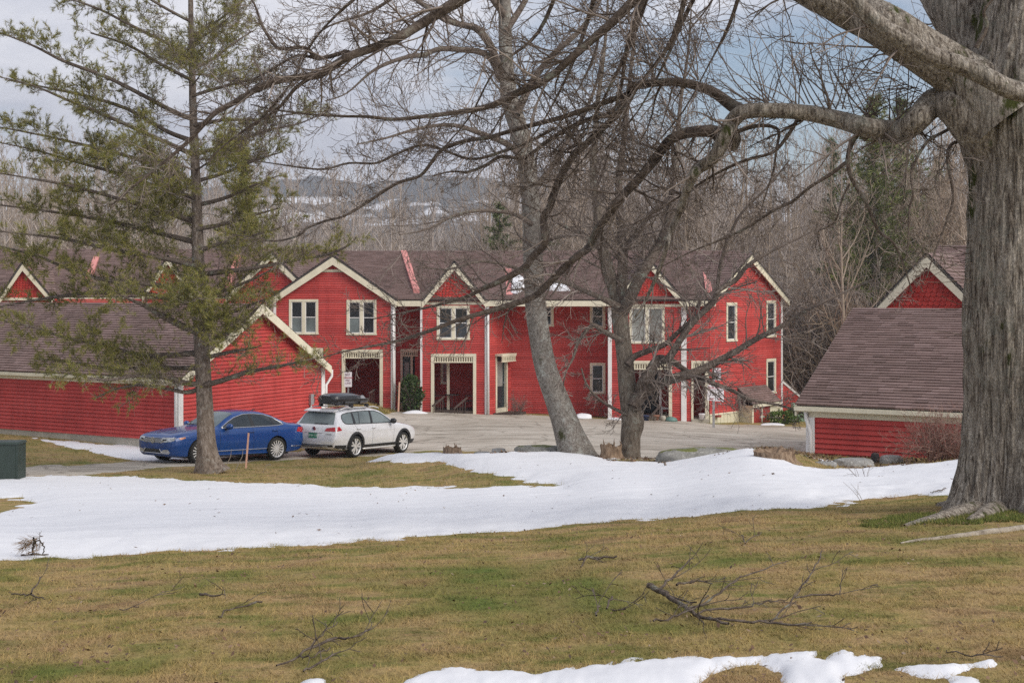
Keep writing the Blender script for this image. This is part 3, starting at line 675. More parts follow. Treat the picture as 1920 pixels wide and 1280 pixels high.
# downspouts: one on the near corner, one on the far gable corner with an elbow
a = frL(frL.L-0.02, 0.10, 0); dpipe(gL, [a+Vector((0,0,zfL-0.1)), a+Vector((0,0,1.9)), a+Vector((0,0,0.1))])
q = frgL(7.42, 0.08, 0)
dpipe(gL, [q+AY*0.42+Vector((0,0,zfL-0.08)), q+AY*0.42+Vector((0,0,zfL-0.32)), q+AY*0.08+Vector((0,0,zfL-0.62)), q+AY*0.08+Vector((0,0,0.1))], 0.05)
mb = MB(); frgL.box(mb, 6.55, 6.72, 0.02, 0.13, 0.92, 1.30); bx_ = mb.build('meter_box', MAT['metal_grey'], gL)
mb = MB(); mb.tube([frgL(6.63, 0.07, 0.93), frgL(6.63, 0.07, 0.25)], 0.035, 6); mb.build('conduit', MAT['white_trim'], bx_)
gR, frR, frgR, zfR = garage('garage', 'red clapboard garage with its brown roof beside the big maple', P(1517, 857, 32.0), 9.0, 10.2, 0.97, 2.24, 4.44, left=False)
a = frR(0.06, 0.10, 0); dpipe(gR, [a+Vector((0,0,zfR-0.05))-AX*0.12, a+Vector((0,0,zfR-0.28))-AX*0.10, a+Vector((0,0,zfR-0.6)), a+Vector((0,0,0.6))], 0.045)

# ------------------------------------------------------------------ the townhouse row
YF = 62.0
tw = thing('townhouse_row', 'long red clapboard townhouse row with cream trimmed gables across the lot', 'townhouses', (P(960, 777, YF).x, YF, P(960, 790, YF).z))
def X(u, Y): return (u-CX)*Y/F
def Z(v, Y): return EYE-(v-HZ)*Y/F
def ffr(u0, u1, Y): return Frame((X(u0, Y), Y), (X(u1, Y), Y))
def srect(fr, u0, u1, v0, v1, Y): # px rect -> (s0, s1, zlow, zhigh) on a frontal wall
    return (X(u0, Y)-fr.p.x, X(u1, Y)-fr.p.x, Z(v1, Y), Z(v0, Y))
SID = MB()
def gable_front(parent, uL, uR, uP, vE, vP, Y, Yback, fish_v, over=0.25, fish=True, both=True, rake_w=0.32):
    """Rakes, roof planes and the shingled triangle of one street gable."""
    xl, xr, xp = X(uL, Y), X(uR, Y), X(uP, Y); ze, zp = Z(vE, Y), Z(vP, Y)
    yf = Y - over
    up = Vector((0,0,0.03))
    roof(parent, (xl, Yback, ze), (xl, yf, ze), (xp, yf, zp), (xp, Yback, zp), 0.16, 0.34, 0.08, seed=int(uP))
    roof(parent, (xr, yf, ze), (xr, Yback, ze), (xp, Yback, zp), (xp, yf, zp), 0.16, 0.34, 0.08, seed=int(uP)+1)
    for (a_, b_) in (((xl, ze), (xp, zp)), ((xr, ze), (xp, zp))):
        mb = MB(); sg = 1
        mb.prism([(a_[0], yf+0.01, a_[1]-0.06), (b_[0], yf+0.01, b_[1]-0.06), (b_[0], yf+0.01, b_[1]-0.06-rake_w*1.25), (a_[0]+(b_[0]-a_[0])*0.02, yf+0.01, a_[1]-0.06-rake_w*0.9)], (0, 0.05, 0))
        mb.build('rake_board', MAT['cream'], parent)
        mb = MB(); mb.prism([(a_[0], yf+0.06, a_[1]-0.11), (b_[0], yf+0.06, b_[1]-0.11), (b_[0], yf+0.06, b_[1]-0.13), (a_[0], yf+0.06, a_[1]-0.13)], (0, over, 0)); mb.build('rake_soffit', MAT['cream'], parent)
    sl = (zp-ze)/((xr-xl)/2)
    return sl
def gsr(fr, xl, xr, ze, zp):
    def f(z):
        t = min(1, max(0, (z-ze)/(zp-ze))); xp = (xl+xr)/2
        return (xl+(xp-xl)*t - fr.p.x, xr+(xp-xr)*t - fr.p.x)
    return f
def porch(parent, u0, u1, v0, vbase, Y, nslat, depth=2.2, side='red', vslat=12, casing_px=6):
    """Recessed porch: jambs and head (part), slatted valance, recess walls and floor."""
    fr = ffr(u0, u1, Y); s0, s1, zb, zt = srect(fr, u0, u1, v0, vbase, Y); c = casing_px*Y/F
    mb = MB(); fr.box(mb, 0, s1, -0.12, 0.05, zt-c*0.8, zt)
    fr.box(mb, 0, c, -0.14, 0.045, zb, zt-c*0.8); fr.box(mb, s1-c, s1, -0.14, 0.045, zb, zt-c*0.8); jf = mb.build('porch_frame', MAT['cream'], parent)
    valance(parent, fr, c, s1-c, zt-c*0.8-vslat*Y/F, zt-c*0.8, nslat, -0.10, 0.02)
    mb = MB(); zin = Z(vbase, Y)
    bw = Frame((fr.p.x-0.1, Y+depth), (fr.p.x+s1+0.1, Y+depth)); clap(mb, bw.p[:2], (bw.p+bw.t*bw.L)[:2], zb-0.1, zt)
    lsw = Frame((fr.p.x+0.02, Y+0.15), (fr.p.x+0.02, Y+depth), (1,0,0)); clap(mb, (fr.p.x, Y+0.15), (fr.p.x, Y+depth), zb-0.1, zt, out=(1,0,0))
    clap(mb, (fr.p.x+s1, Y+0.15), (fr.p.x+s1, Y+depth), zb-0.1, zt, out=(-1,0,0))
    mb.build('porch_siding', MAT['red'], parent, kind='stuff')
    mb = MB(); mb.box(fr.p.x-0.05, fr.p.x+s1+0.05, Y+0.05, Y+depth+0.15, zt-0.02, zt+0.05); mb.build('porch_ceiling', MAT['red'], parent)
    mb = MB(); mb.box(fr.p.x-0.05, fr.p.x+s1+0.05, Y+0.0, Y+depth+0.15, zb-0.5, zb+0.18); mb.build('porch_floor', MAT['wood'], parent)
    return fr, s0, s1, zb, zt
# --- main roof (two stretches) and its eave boards
zE, zR, YE_, YRg = Z(561, 61.6), Z(470, 67.0), 61.6, 67.0
roof(tw, (X(745,61.6), YE_, zE), (X(1345,61.6), YE_, zE), (X(1392,67), YRg, zR), (X(625,67), YRg, zR), 0.16, 0.34, seed=21)
roof(tw, (X(-160,66), 66.0, Z(556,66)), (X(640,66), 66.0, Z(556,66)), (X(640,71), 71.0, Z(467,71)), (X(-160,71), 71.0, Z(467,71)), 0.16, 0.34, seed=22)
roof(tw, (X(1392,67), 72.5, zE), (X(625,67), 72.5, zE), (X(625,67), YRg, zR), (X(1392,67), YRg, zR), 0.3, 0.9, seed=23)
roof(tw, (X(640,66), 76.0, Z(556,66)), (X(-160,66), 76.0, Z(556,66)), (X(-160,71), 71.0, Z(467,71)), (X(640,71), 71.0, Z(467,71)), 0.3, 0.9, seed=24)
for (u0, u1, v, Y) in ((741, 790, 562, 61.6), (912, 1152, 562, 61.6), (1284, 1342, 562, 61.6), (-160, 20, 556, 66), (97, 270, 556, 66), (366, 432, 556, 66)):
    mb = MB(); mb.box(X(u0,Y), X(u1,Y), Y-0.02, Y+0.03, Z(v,Y)-0.30, Z(v,Y)-0.05); mb.build('fascia', MAT['cream'], tw)
    mb = MB(); mb.box(X(u0,Y), X(u1,Y), Y+0.03, Y+2.2, Z(v,Y)-0.30, Z(v,Y)-0.26); mb.build('soffit', MAT['cream'], tw)
# --- gable unit A
YA = 61.7; frA = ffr(515, 737, YA); zbA = Z(790, YA)
gable_front(tw, 501, 746, 625, 562, 478, YA, 67.2, 507)
holesA = [srect(frA, 543, 597, 562, 627, YA), srect(frA, 651, 706, 563, 628, YA), srect(frA, 641, 718, 655, 800, YA), srect(frA, 575, 607, 652, 800, YA), srect(frA, 588, 657, 440, 511, YA)]
clap(SID, (X(515,YA), YA), (X(737,YA), YA), zbA, Z(492,YA), holesA, srange=gsr(frA, X(508,YA), X(742,YA), Z(558,YA), Z(484,YA)))
mb = MB(); frA.box(mb, *srect(frA, 586, 664, 504, 511, YA)[:2], -0.02, 0.04, *srect(frA, 586, 664, 505, 510, YA)[2:]); mb.build('collar_board', MAT['cream'], tw)
mb = MB(); scallops(mb, (X(592,YA), YA), (X(658,YA), YA), Z(504,YA), Z(483,YA), lambda z: (X(592+(504-(HZ-(z-EYE)*F/YA))*1.5,YA)-X(592,YA), X(658-(504-(HZ-(z-EYE)*F/YA))*1.5,YA)-X(592,YA))); mb.build('scallop_shingles', MAT['red_scale'], tw, kind='stuff')
def win_px(u0, u1, v0, v1, Y, fr=None, **k):
    fr = fr or ffr(u0, u1, Y); s0, s1, z0, z1 = srect(fr, u0, u1, v0, v1, Y); return window(tw, fr, s0, s1, z0, z1, **k)
win_px(542, 597, 561, 627, YA, frA, panes=(('pane_blind', 'pane'), ('pane_blind', 'pane')), label='paired window with a half drawn pale blind')
win_px(650, 706, 562, 628, YA, frA, panes=(('pane_blind', 'pane'), 'pane'))
porch(tw, 641, 718, 655, 779, YA, 15, 2.6)
# narrow door slot beside the garage
mb = MB(); frA.box(mb, *srect(frA, 577, 582, 652, 790, YA)[:2], -0.1, 0.05, Z(790,YA), Z(652,YA)); frA.box(mb, *srect(frA, 601, 606, 652, 790, YA)[:2], -0.1, 0.05, Z(790,YA), Z(652,YA)); frA.box(mb, *srect(frA, 582, 601, 652, 656, YA)[:2], -0.1, 0.05, Z(656,YA), Z(652,YA)); mb.build('door_frame', MAT['cream'], tw)
valance(tw, frA, *srect(frA, 582, 601, 656, 668, YA)[:2], Z(670,YA), Z(656,YA), 5, -0.08, 0.03)
mb = MB(); frA.box(mb, *srect(frA, 582, 601, 668, 790, YA)[:2], -0.6, -0.4, Z(790,YA), Z(656,YA)); mb.build('door', MAT['door_dark'], tw)
def post(u0, u1, v0, v1, Y, mat='white_trim', name='corner_board', dep=0.16):
    mb = MB(); mb.box(X(u0,Y), X(u1,Y), Y-0.06, Y+dep, Z(v1,Y), Z(v0,Y)); return mb.build(name, MAT[mat], tw)
post(733, 741, 566, 775, YA); post(513, 518, 562, 640, YA)
mb = MB(); mb.tube([(X(737,YA)+0.02, YA-0.11, Z(566,YA)), (X(737,YA)+0.02, YA-0.11, Z(773,YA))], 0.045, 8); mb.build('downspout', MAT['white_trim'], tw, smooth=True)
# --- recess between A and B with a door and its little valance
YR1 = 63.4; frR1 = ffr(735, 796, YR1)
clap(SID, (X(735,YR1), YR1), (X(796,YR1), YR1), Z(785,YR1), Z(562,YR1), [srect(frR1, 752, 778, 654, 800, YR1)])
mb = MB(); frR1.box(mb, *srect(frR1, 751, 755, 655, 775, YR1)[:2], -0.1, 0.05, Z(782,YR1), Z(655,YR1)); frR1.box(mb, *srect(frR1, 770, 774, 655, 775, YR1)[:2], -0.1, 0.05, Z(782,YR1), Z(668,YR1)); frR1.box(mb, *srect(frR1, 751, 785, 655, 775, YR1)[:2], -0.02, 0.09, Z(658,YR1), Z(654,YR1)); mb.build('door_frame', MAT['cream'], tw)
valance(tw, frR1, *srect(frR1, 755, 784, 658, 668, YR1)[:2], Z(668,YR1), Z(658,YR1), 8, 0.0, 0.07)
def door(fr, s0, s1, z0, z1, glass='pane_curtain', d=-0.08, mat='door_dark'):
    mb = MB(); fr.box(mb, s0, s1, d-0.05, d, z0, z1); do = mb.build('door', MAT[mat], tw); w_ = s1-s0; hh = z1-z0
    g = MB(); fr.box(g, s0+w_*0.2, s1-w_*0.2, d, d+0.012, z0+hh*0.42, z0+hh*0.9); g.build('pane', MAT[glass], do)
    g = MB(); fr.box(g, s0+w_*0.2, s1-w_*0.2, d, d+0.012, z0+hh*0.10, z0+hh*0.34); g.build('door_panel', MAT[mat], do)
    g = MB(); fr.box(g, s1-w_*0.13, s1-w_*0.05, d, d+0.05, z0+hh*0.46, z0+hh*0.50); g.build('handle', MAT['metal_grey'], do)
    return do
s = srect(frR1, 755, 770, 668, 775, YR1); door(frR1, s[0], s[1], s[2]-0.1, s[3])
# --- gable unit B
YB = 61.8; frB = ffr(788, 916, YB)
gable_front(tw, 791, 913, 852, 563, 488, YB, 66.2, 567)
holesB = [srect(frB, 820, 881, 573, 637, YB), srect(frB, 808, 893, 663, 800, YB)]
clap(SID, (X(788,YB), YB), (X(916,YB), YB), Z(785,YB), Z(571,YB), holesB)
mb = MB(); scallops(mb, (X(796,YB), YB), (X(908,YB), YB), Z(566,YB), Z(492,YB), gsr(Frame((X(796,YB),YB),(X(908,YB),YB)), X(796,YB), X(908,YB), Z(566,YB), Z(493,YB))); mb.build('scallop_shingles', MAT['red_scale'], tw, kind='stuff')
mb = MB(); frB.box(mb, 0, frB.L, -0.02, 0.045, Z(571,YB), Z(566,YB)); mb.build('belt_board', MAT['cream'], tw)
win_px(819, 881, 573, 637, YB, frB)
_, _, _, zpb, zpt = porch(tw, 808, 893, 663, 778, YB, 16, 2.0)
post(788, 792, 572, 776, YB); post(909, 917.5, 572, 776, YB)
mb = MB(); mb.tube([(X(915,YB), YB-0.12, Z(568,YB)), (X(915,YB), YB-0.12, Z(775,YB))], 0.045, 8); mb.build('downspout', MAT['white_trim'], tw, smooth=True)
post(838, 843, 678, 770, YB+0.9, 'cream', 'porch_post', 0.12)
fp = ffr(827, 842, YB+1.9); s = srect(fp, 826, 842, 678, 720, YB+1.9); window(tw, Frame((fp.p.x, YB+1.97), (fp.p.x+1, YB+1.97)), s[0], s[1], s[2], s[3], lights=1, casing=0.09)
# --- canted wall with the glazed door
pc0 = (X(917.5, 61.95), 61.95); pc1 = (X(958, 63.6), 63.6); frC0 = Frame(pc0, pc1); LC = frC0.L
zt_ = Z(664, 62.5); zb_ = Z(776, 62.5); dA, dB = LC*0.26, LC*0.80
clap(SID, pc0, pc1, Z(790,62.5), Z(563,62), [(dA, dB, zb_-0.5, zt_)])
mb = MB(); frC0.box(mb, dA, dA+0.10, -0.1, 0.06, zb_-0.1, zt_-0.1); frC0.box(mb, dB-0.10, dB, -0.1, 0.06, zb_-0.1, zt_-0.1); frC0.box(mb, dA-0.03, dB+0.22, -0.05, 0.42, zt_-0.08, zt_+0.02)
frC0.box(mb, dA+0.1, dB-0.1, -0.1, 0.03, zb_-0.1, zb_+0.26); mb.build('door_frame', MAT['cream'], tw)
valance(tw, frC0, dA+0.02, dB+0.2, zt_-0.36, zt_-0.08, 8, 0.32, 0.40)
door(frC0, dA+0.1, dB-0.1, zb_+0.26, zt_-0.12)
mb = MB(); frC0.box(mb, dA-0.2, dB+0.3, 0.0, 0.9, zb_-0.35, zb_+0.06); mb.build('door_step', MAT['wood'], tw)
# --- unit D (set back)
YD = 63.6; frD = ffr(958, 1146, YD)
clap(SID, (X(958,YD), YD), (X(1146,YD), YD), Z(800,YD), Z(560,YD), [srect(frD, 1010, 1038, 572, 612, YD), srect(frD, 1107, 1134, 572, 614, YD), srect(frD, 1107, 1134, 681, 737, YD)])
win_px(1009, 1038, 571, 612, YD, frD, lights=1); win_px(1106, 1135, 570, 615, YD, frD, lights=1); win_px(1106, 1135, 680, 738, YD, frD, lights=1)
mb = MB(); frD.box(mb, *srect(frD, 958, 1146, 562, 574, YD)[:2], 0.0, 0.03, Z(571,YD), Z(563,YD)); mb.build('frieze', MAT['cream'], tw)
# --- gable unit C
YC = 61.9; frC = ffr(1147, 1287, YC)
gable_front(tw, 1146, 1290, 1213, 571, 480, YC, 66.4, 567)
clap(SID, (X(1147,YC), YC), (X(1287,YC), YC), Z(800,YC), Z(575,YC), [srect(frC, 1181, 1245, 575, 643, YC), srect(frC, 1182, 1260, 676, 810, YC)])
mb = MB(); scallops(mb, (X(1152,YC), YC), (X(1284,YC), YC), Z(570,YC), Z(489,YC), gsr(Frame((X(1152,YC),YC),(X(1284,YC),YC)), X(1152,YC), X(1284,YC), Z(570,YC), Z(486,YC))); mb.build('scallop_shingles', MAT['red_scale'], tw, kind='stuff')
mb = MB(); frC.box(mb, 0, frC.L, -0.02, 0.045, Z(575,YC), Z(570,YC)); mb.build('belt_board', MAT['cream'], tw)
win_px(1180, 1246, 574, 644, YC, frC, rail=False, panes=('pane_curtain', 'pane_curtain'), label='wide paired window with drawn curtains')
porch(tw, 1182, 1260, 676, 787, YC, 14, 2.0)
post(1140, 1147, 576, 787, YC); post(1277, 1287, 576, 791, YC)
post(1198, 1202, 690, 780, YC+0.8, 'white_trim', 'porch_post', 0.1); post(1236, 1240, 690, 782, YC+0.8, 'white_trim', 'porch_post', 0.1)
fp = Frame((X(1203,YC+1.9), YC+1.93), (X(1236,YC+1.9), YC+1.93)); door(fp, 0, fp.L, Z(775,YC+1.9), Z(690,YC+1.9), 'pane', 0.05)
# --- strip, recessed entry, and the turned end block E
YE2 = 62.0
frS = ffr(1287, 1297, YE2); clap(SID, (X(1287,YE2), YE2), (X(1297,YE2), YE2), Z(805,YE2), Z(565,YE2))
clap(SID, (X(1297,YE2), YE2), (X(1330,YE2), YE2), Z(677,YE2), Z(565,YE2))
frEn = ffr(1296, 1329, YE2); mb = MB(); se = srect(frEn, 1296, 1329, 676, 790, YE2)
frEn.box(mb, 0, 0.10, -0.1, 0.05, se[2]-0.1, se[3]); frEn.box(mb, se[1]-0.17, se[1], -0.1, 0.05, se[2]-0.1, se[3]); frEn.box(mb, 0.1, se[1]-0.17, -0.1, 0.05, se[3]-0.1, se[3]); mb.build('door_frame', MAT['cream'], tw)
valance(tw, frEn, 0.1, se[1]-0.17, se[3]-0.45, se[3]-0.1, 5, -0.06, 0.02)
mb = MB(); bx0 = X(1297, YE2); clap(mb, (bx0, YE2+1.6), (bx0+0.9, YE2+1.6), se[2]-0.1, se[3]); clap(mb, (bx0, YE2+0.1), (bx0, YE2+1.6), se[2]-0.1, se[3], out=(1,0,0)); clap(mb, (bx0+0.8, YE2+0.1), (bx0+0.8, YE2+1.6), se[2]-0.1, se[3], out=(-1,0,0)); mb.build('porch_siding', MAT['red'], tw, kind='stuff')
mb = MB(); mb.box(bx0, bx0+0.8, YE2-0.15, YE2+1.6, se[2]-0.5, se[2]+0.12); mb.build('door_step', MAT['concrete'], tw)
e0 = Vector((X(1330.5, YE2), YE2, 0)); ed = Vector((0.667, 0.745, 0)).normalized(); eL = 6.5; e1 = e0 + ed*eL; eo = Vector((0.745, -0.667, 0)).normalized()
frE = Frame(e0[:2], e1[:2], eo); zEe, zEp = 4.72, 6.75
def e_at(u, v):   # picture point on the end wall -> (s, z)
    k = (u-CX)/F; s_ = (k*e0.y - e0.x)/(ed.x - k*ed.y); return s_, Z(v, e0.y + ed.y*s_)
def e_rect(u0, u1, v0, v1):
    a_, _ = e_at(u0, v0); b_, _ = e_at(u1, v0); um = (u0+u1)/2; return (a_, b_, e_at(um, v1)[1], e_at(um, v0)[1])
wE = [e_rect(1361, 1381, 567, 640), e_rect(1436, 1454, 563, 632), e_rect(1436, 1454, 672, 738)]
srE = lambda z: (max(0, (z-zEe)/(zEp-zEe))*eL/2, eL - max(0, (z-zEe)/(zEp-zEe))*eL/2)
zfound = Z(776, 62.6)
clap(SID, e0[:2], e1[:2], zfound, zEp-0.05, [(w_[0]+0.02, w_[1]-0.02, w_[2]+0.02, w_[3]-0.02) for w_ in wE], srange=srE, out=eo)
for w_ in wE: window(tw, frE, w_[0], w_[1], w_[2], w_[3], lights=1, casing=0.13)
mb = MB(); frE.box(mb, 0, eL, -0.1, 0.03, zfound-1.6, zfound)
n_b = 22
fo = mb.build('foundation_panel', MAT['cream_board'], tw)
mb = MB()
for i in range(n_b+1): frE.box(mb, i*eL/n_b-0.012, i*eL/n_b+0.012, 0.03, 0.045, zfound-1.6, zfound-0.01)
mb.build('batten', MAT['cream_board'], fo, kind='stuff')
mb = MB(); frE.box(mb, -0.02, eL, 0.0, 0.06, zfound-0.02, zfound+0.05); mb.build('water_table', MAT['cream'], tw)
mb = MB(); frE.box(mb, eL-0.12, eL+0.03, -0.08, 0.04, zfound-0.3, zEe); mb.build('corner_board', MAT['white_trim'], tw)
bk = -eo*6.0
def v3(p, z): return Vector((p.x, p.y, z))
ohE = eo*0.28
mid = e0 + ed*(eL/2); oL = e0 - ed*0.3; oR = e1 + ed*0.3; zo = zEe - 0.3*(zEp-zEe)/(eL/2)
roof(tw, v3(oL+bk, zo+0.08), v3(oL+ohE, zo+0.08), v3(mid+ohE, zEp+0.08), v3(mid+bk, zEp+0.08), 0.16, 0.34, seed=31)
roof(tw, v3(oR+ohE, zo+0.08), v3(oR+bk, zo+0.08), v3(mid+bk, zEp+0.08), v3(mid+ohE, zEp+0.08), 0.16, 0.34, seed=32)
for p in (oL, oR):
    mb = MB(); a_ = v3(p+ohE, zo+0.02); b_ = v3(mid+ohE, zEp+0.02); mb.prism([a_, b_, b_-Vector((0,0,0.36)), a_-Vector((0,0,0.27))], -eo*0.05); mb.build('rake_board', MAT['cream'], tw)
    mb = MB(); a_ = v3(p+ohE, zo-0.03); b_ = v3(mid+ohE, zEp-0.03); mb.prism([a_, b_, b_-Vector((0,0,0.02)), a_-Vector((0,0,0.02))], -eo*0.28); mb.build('rake_soffit', MAT['cream'], tw)
# side wall of the end block, and the low flared wing
mb = MB(); q = e1; mb.prism([v3(q-eo*0.05, zfound-1.5), v3(q+bk, zfound-1.5), v3(q+bk, zEe), v3(q-eo*0.05, zEe)], -ed*0.1); mb.build('side_wall', MAT['red'], tw)
wz = e_at(1466, 716)[1]; wl = 2.6; zlow = Z(760, 68)
srW = lambda z: (0, max(0.0, wl*(1-(z-zlow)/(wz-zlow))))
e2 = e1 + ed*wl
clap(SID, (e1+ed*0.03)[:2], e2[:2], zlow-1.2, wz, (), srange=lambda z: (0, wl if z < zlow else max(0.0, wl*(1-(z-zlow)/(wz-zlow)))), out=eo)
mb = MB(); mb.prism([v3(e1+eo*0.06, wz+0.08), v3(e2+eo*0.06, zlow+0.08), v3(e2+eo*0.06, zlow-0.04), v3(e1+eo*0.06, wz-0.04)], -eo*3.0); mb.build('wing_roof', MAT['white_trim'], tw)
# bulkhead with double doors in front of the end wall
b0 = e_at(1385, 760)[0]; b1 = e_at(1431, 760)[0]; zb0 = e_at(1420, 800)[1]-0.4; zbt = e_at(1400, 757)[1]; zbr = e_at(1425, 722)[1]; dep = 0.75
mb = MB(); frE.box(mb, b0, b0+0.05, 0.05, dep, zb0, zbt); frE.box(mb, b1-0.05, b1, 0.05, dep, zb0, zbt); frE.box(mb, b0+0.05, b0+0.14, dep-0.06, dep, zb0, zbt); frE.box(mb, b1-0.6, b1-0.05, dep-0.06, dep, zb0, zbt); frE.box(mb, b0+0.14, b1-0.6, dep-0.06, dep, zbt-0.1, zbt)
bh = mb.build('bulkhead', MAT['cream_board'], tw)
mb = MB(); frE.box(mb, b0-0.14, b1+0.14, dep+0.1, dep+0.16, zbt-0.07, zbt+0.06); mb.build('bulkhead_fascia', MAT['cream'], bh)
roof(tw, frE(b0-0.15, dep+0.17, zbt+0.09), frE(b1+0.15, dep+0.17, zbt+0.09), frE(b1+0.15, 0.03, zbr), frE(b0-0.15, 0.03, zbr), 0.14, 0.3, seed=33, name='bulkhead_roof')
dm = (b0+0.14 + b1-0.6)/2
for (d0_, d1_) in ((b0+0.15, dm-0.06), (dm+0.06, b1-0.61)):
    mb = MB(); frE.box(mb, d0_, d1_, dep-0.05, dep-0.015, zb0, zbt-0.1); dd = mb.build('door', MAT['door_red'], tw)
    mb = MB(); xx = d1_-0.06 if d0_ < dm-0.3 else d0_+0.06; frE.box(mb, xx-0.03, xx+0.03, dep-0.015, dep+0.03, zb0+0.95, zb0+1.05); mb.build('handle', MAT['white_trim'], dd)
mb = MB(); frE.box(mb, dm-0.06, dm+0.06, dep-0.05, dep+0.01, zb0, zbt-0.1); mb.build('door_post', MAT['cream'], tw)
# --- stretch left of unit A: three more street gables over the garage roof
YG = 65.5
for (uL, uR, uP, vE, vP) in ((0, 102, 45, 558, 490), (268, 368, 317, 553, 478)):
    gable_front(tw, uL, uR, uP, vE, vP, YG, 70, 555)
    fr_ = ffr(uL+5, uR-5, YG); mb = MB(); scallops(mb, (X(uL+5,YG), YG), (X(uR-5,YG), YG), Z(vE,YG), Z(vP+4,YG), gsr(fr_, X(uL+5,YG), X(uR-5,YG), Z(vE,YG), Z(vP+5,YG))); mb.build('scallop_shingles', MAT['red_scale'], tw, kind='stuff')
    mb = MB(); fr_.box(mb, 0, fr_.L, -0.02, 0.05, Z(vE+5,YG), Z(vE,YG)); mb.build('belt_board', MAT['cream'], tw)
YH = 64.0; gable_front(tw, 424, 592, 509, 553, 470, YH, 70, 540); frH = ffr(430, 590, YH)
clap(SID, (X(430,YH), YH), (X(590,YH), YH), Z(700,YH), Z(476,YH), [srect(frH, 500, 513, 563, 600, YH)], srange=gsr(frH, X(428,YH), X(588,YH), Z(556,YH), Z(474,YH)))
win_px(499, 513, 562, 601, YH, frH, lights=1)
clap(SID, (X(-160,YG+0.1), YG+0.1), (X(430,YG+0.1), YG+0.1), Z(700,YG), Z(560,YG))
SID.build('clapboard_siding', MAT['red'], tw, kind='stuff')
# party-wall parapets rising through the roof
def parapet(ut, vt, ub, vb, Yt, Yb, wpx=11):
    a_ = Vector((X(ut,Yt), Yt, Z(vt,Yt))); b_ = Vector((X(ub,Yb), Yb, Z(vb,Yb))); w_ = wpx*65/F
    mb = MB(); mb.prism([b_+Vector((-w_/2,0,0.10)), b_+Vector((w_/2,0,0.10)), b_+Vector((w_/2,0,-0.6)), b_+Vector((-w_/2,0,-0.6))], a_-b_); mb.build('party_wall', MAT['red_party'], tw)
parapet(757, 473, 781, 546, 66.8, 62.2); parapet(1319, 480, 1329, 548, 66.6, 62.2); parapet(181, 484, 166, 520, 70, 67.5); parapet(446, 482, 428, 536, 70, 66.5); parapet(953, 505, 955, 556, 65, 62)
# back and inner walls so that no light leaks through
mb = MB(); mb.box(X(515,64.5), X(1330,64.5), 66.4, 66.6, -1.8, 4.4); mb.box(X(-160,67), X(515,67), 68.5, 68.7, -1.5, 4.6); mb.box(X(514,62)-0.05, X(514,62), 62.0, 66.4, -1.5, 4.6); mb.box(X(737,62)-0.05, X(737,62)+0.02, 61.9, 63.4, -1.5, 4.5); mb.box(X(788,62), X(788,62)+0.05, 61.9, 63.4, -1.5, 4.5); mb.box(X(1147,62), X(1147,62)+0.05, 62.0, 63.7, -1.8, 4.3); mb.build('inner_wall', MAT['red'], tw)
# ------------------------------------------------------------------ the house behind the right-hand garage
hp = P(1640, 579, 41.0); HW = 3.25; hzb = hp.z; hzp = Z(474, 41.0) - 0.02
hb = thing('townhouse', 'red house with a scalloped gable rising behind the garage by the maple', 'house', (hp.x, hp.y, -0.6))
def hpt(a, d, z): q = hp + AX*a + AY*d; return Vector((q.x, q.y, z))
hfr = Frame((hp.x, hp.y), (hp + AX*HW)[:2], -AY); hov = 0.3; hsl = (hzp-hzb)/(HW/2)
roof(hb, hpt(-0.12, 6, hzb-0.12*hsl), hpt(-0.12, -hov, hzb-0.12*hsl), hpt(HW/2, -hov, hzp), hpt(HW/2, 6, hzp), 0.15, 0.34, seed=43)
roof(hb, hpt(HW+0.12, -hov, hzb-0.12*hsl), hpt(HW+0.12, 6, hzb-0.12*hsl), hpt(HW/2, 6, hzp), hpt(HW/2, -hov, hzp), 0.15, 0.34, seed=44)
for a_ in (-0.12, HW+0.12):
    mb = MB(); p_ = hpt(a_, -hov, hzb-0.12*hsl-0.05); q_ = hpt(HW/2, -hov, hzp-0.05); dn = Vector((0,0,-0.40)); mb.prism([p_, q_, q_+dn, p_+dn*0.8], AY*0.05); mb.build('rake_board', MAT['cream'], hb)
    mb = MB(); p_ = hpt(a_, -hov+0.05, hzb-0.12*hsl-0.11); q_ = hpt(HW/2, -hov+0.05, hzp-0.11); dn = Vector((0,0,-0.02)); mb.prism([p_, q_, q_+dn, p_+dn], AY*hov); mb.build('rake_soffit', MAT['cream'], hb)
mb = MB(); scallops(mb, hp[:2], (hp+AX*HW)[:2], hzb, hzp-0.08, lambda z: ((z-hzb)/hsl, HW-(z-hzb)/hsl), 0.13, 0.17, out=-AY); mb.build('scallop_shingles', MAT['red_scale'], hb, kind='stuff')
mb = MB(); hfr.box(mb, -0.05, HW+0.05, -0.02, 0.08, hzb-0.10, hzb); mb.build('belt_board', MAT['cream'], hb)
mb = MB(); clap(mb, hp[:2], (hp+AX*HW)[:2], -0.8, hzb-0.10, out=-AY); mb.build('clapboard_siding', MAT['red'], hb, kind='stuff')
hzr = Z(461, 44.9)
mb = MB(); hfr.box(mb, 0.02, 16, -9.5, -0.12, -0.9, hzb-0.05); mb.build('wall_core', MAT['red'], hb)
roof(hb, hpt(0.9, 0.25, hzb-0.05), hpt(17, 0.25, hzb-0.05), hpt(17, 5, hzr), hpt(0.9, 5, hzr), 0.15, 0.34, seed=41)
roof(hb, hpt(17, 9.8, hzb-0.05), hpt(0.9, 9.8, hzb-0.05), hpt(0.9, 5, hzr), hpt(17, 5, hzr), 0.3, 0.9, seed=42)
mb = MB(); mb.prism([hpt(1.0, 0.4, hzb-0.1), hpt(1.0, 9.6, hzb-0.1), hpt(1.0, 5, hzr-0.12)], AX*0.1); mb.build('gable_end', MAT['red'], hb)
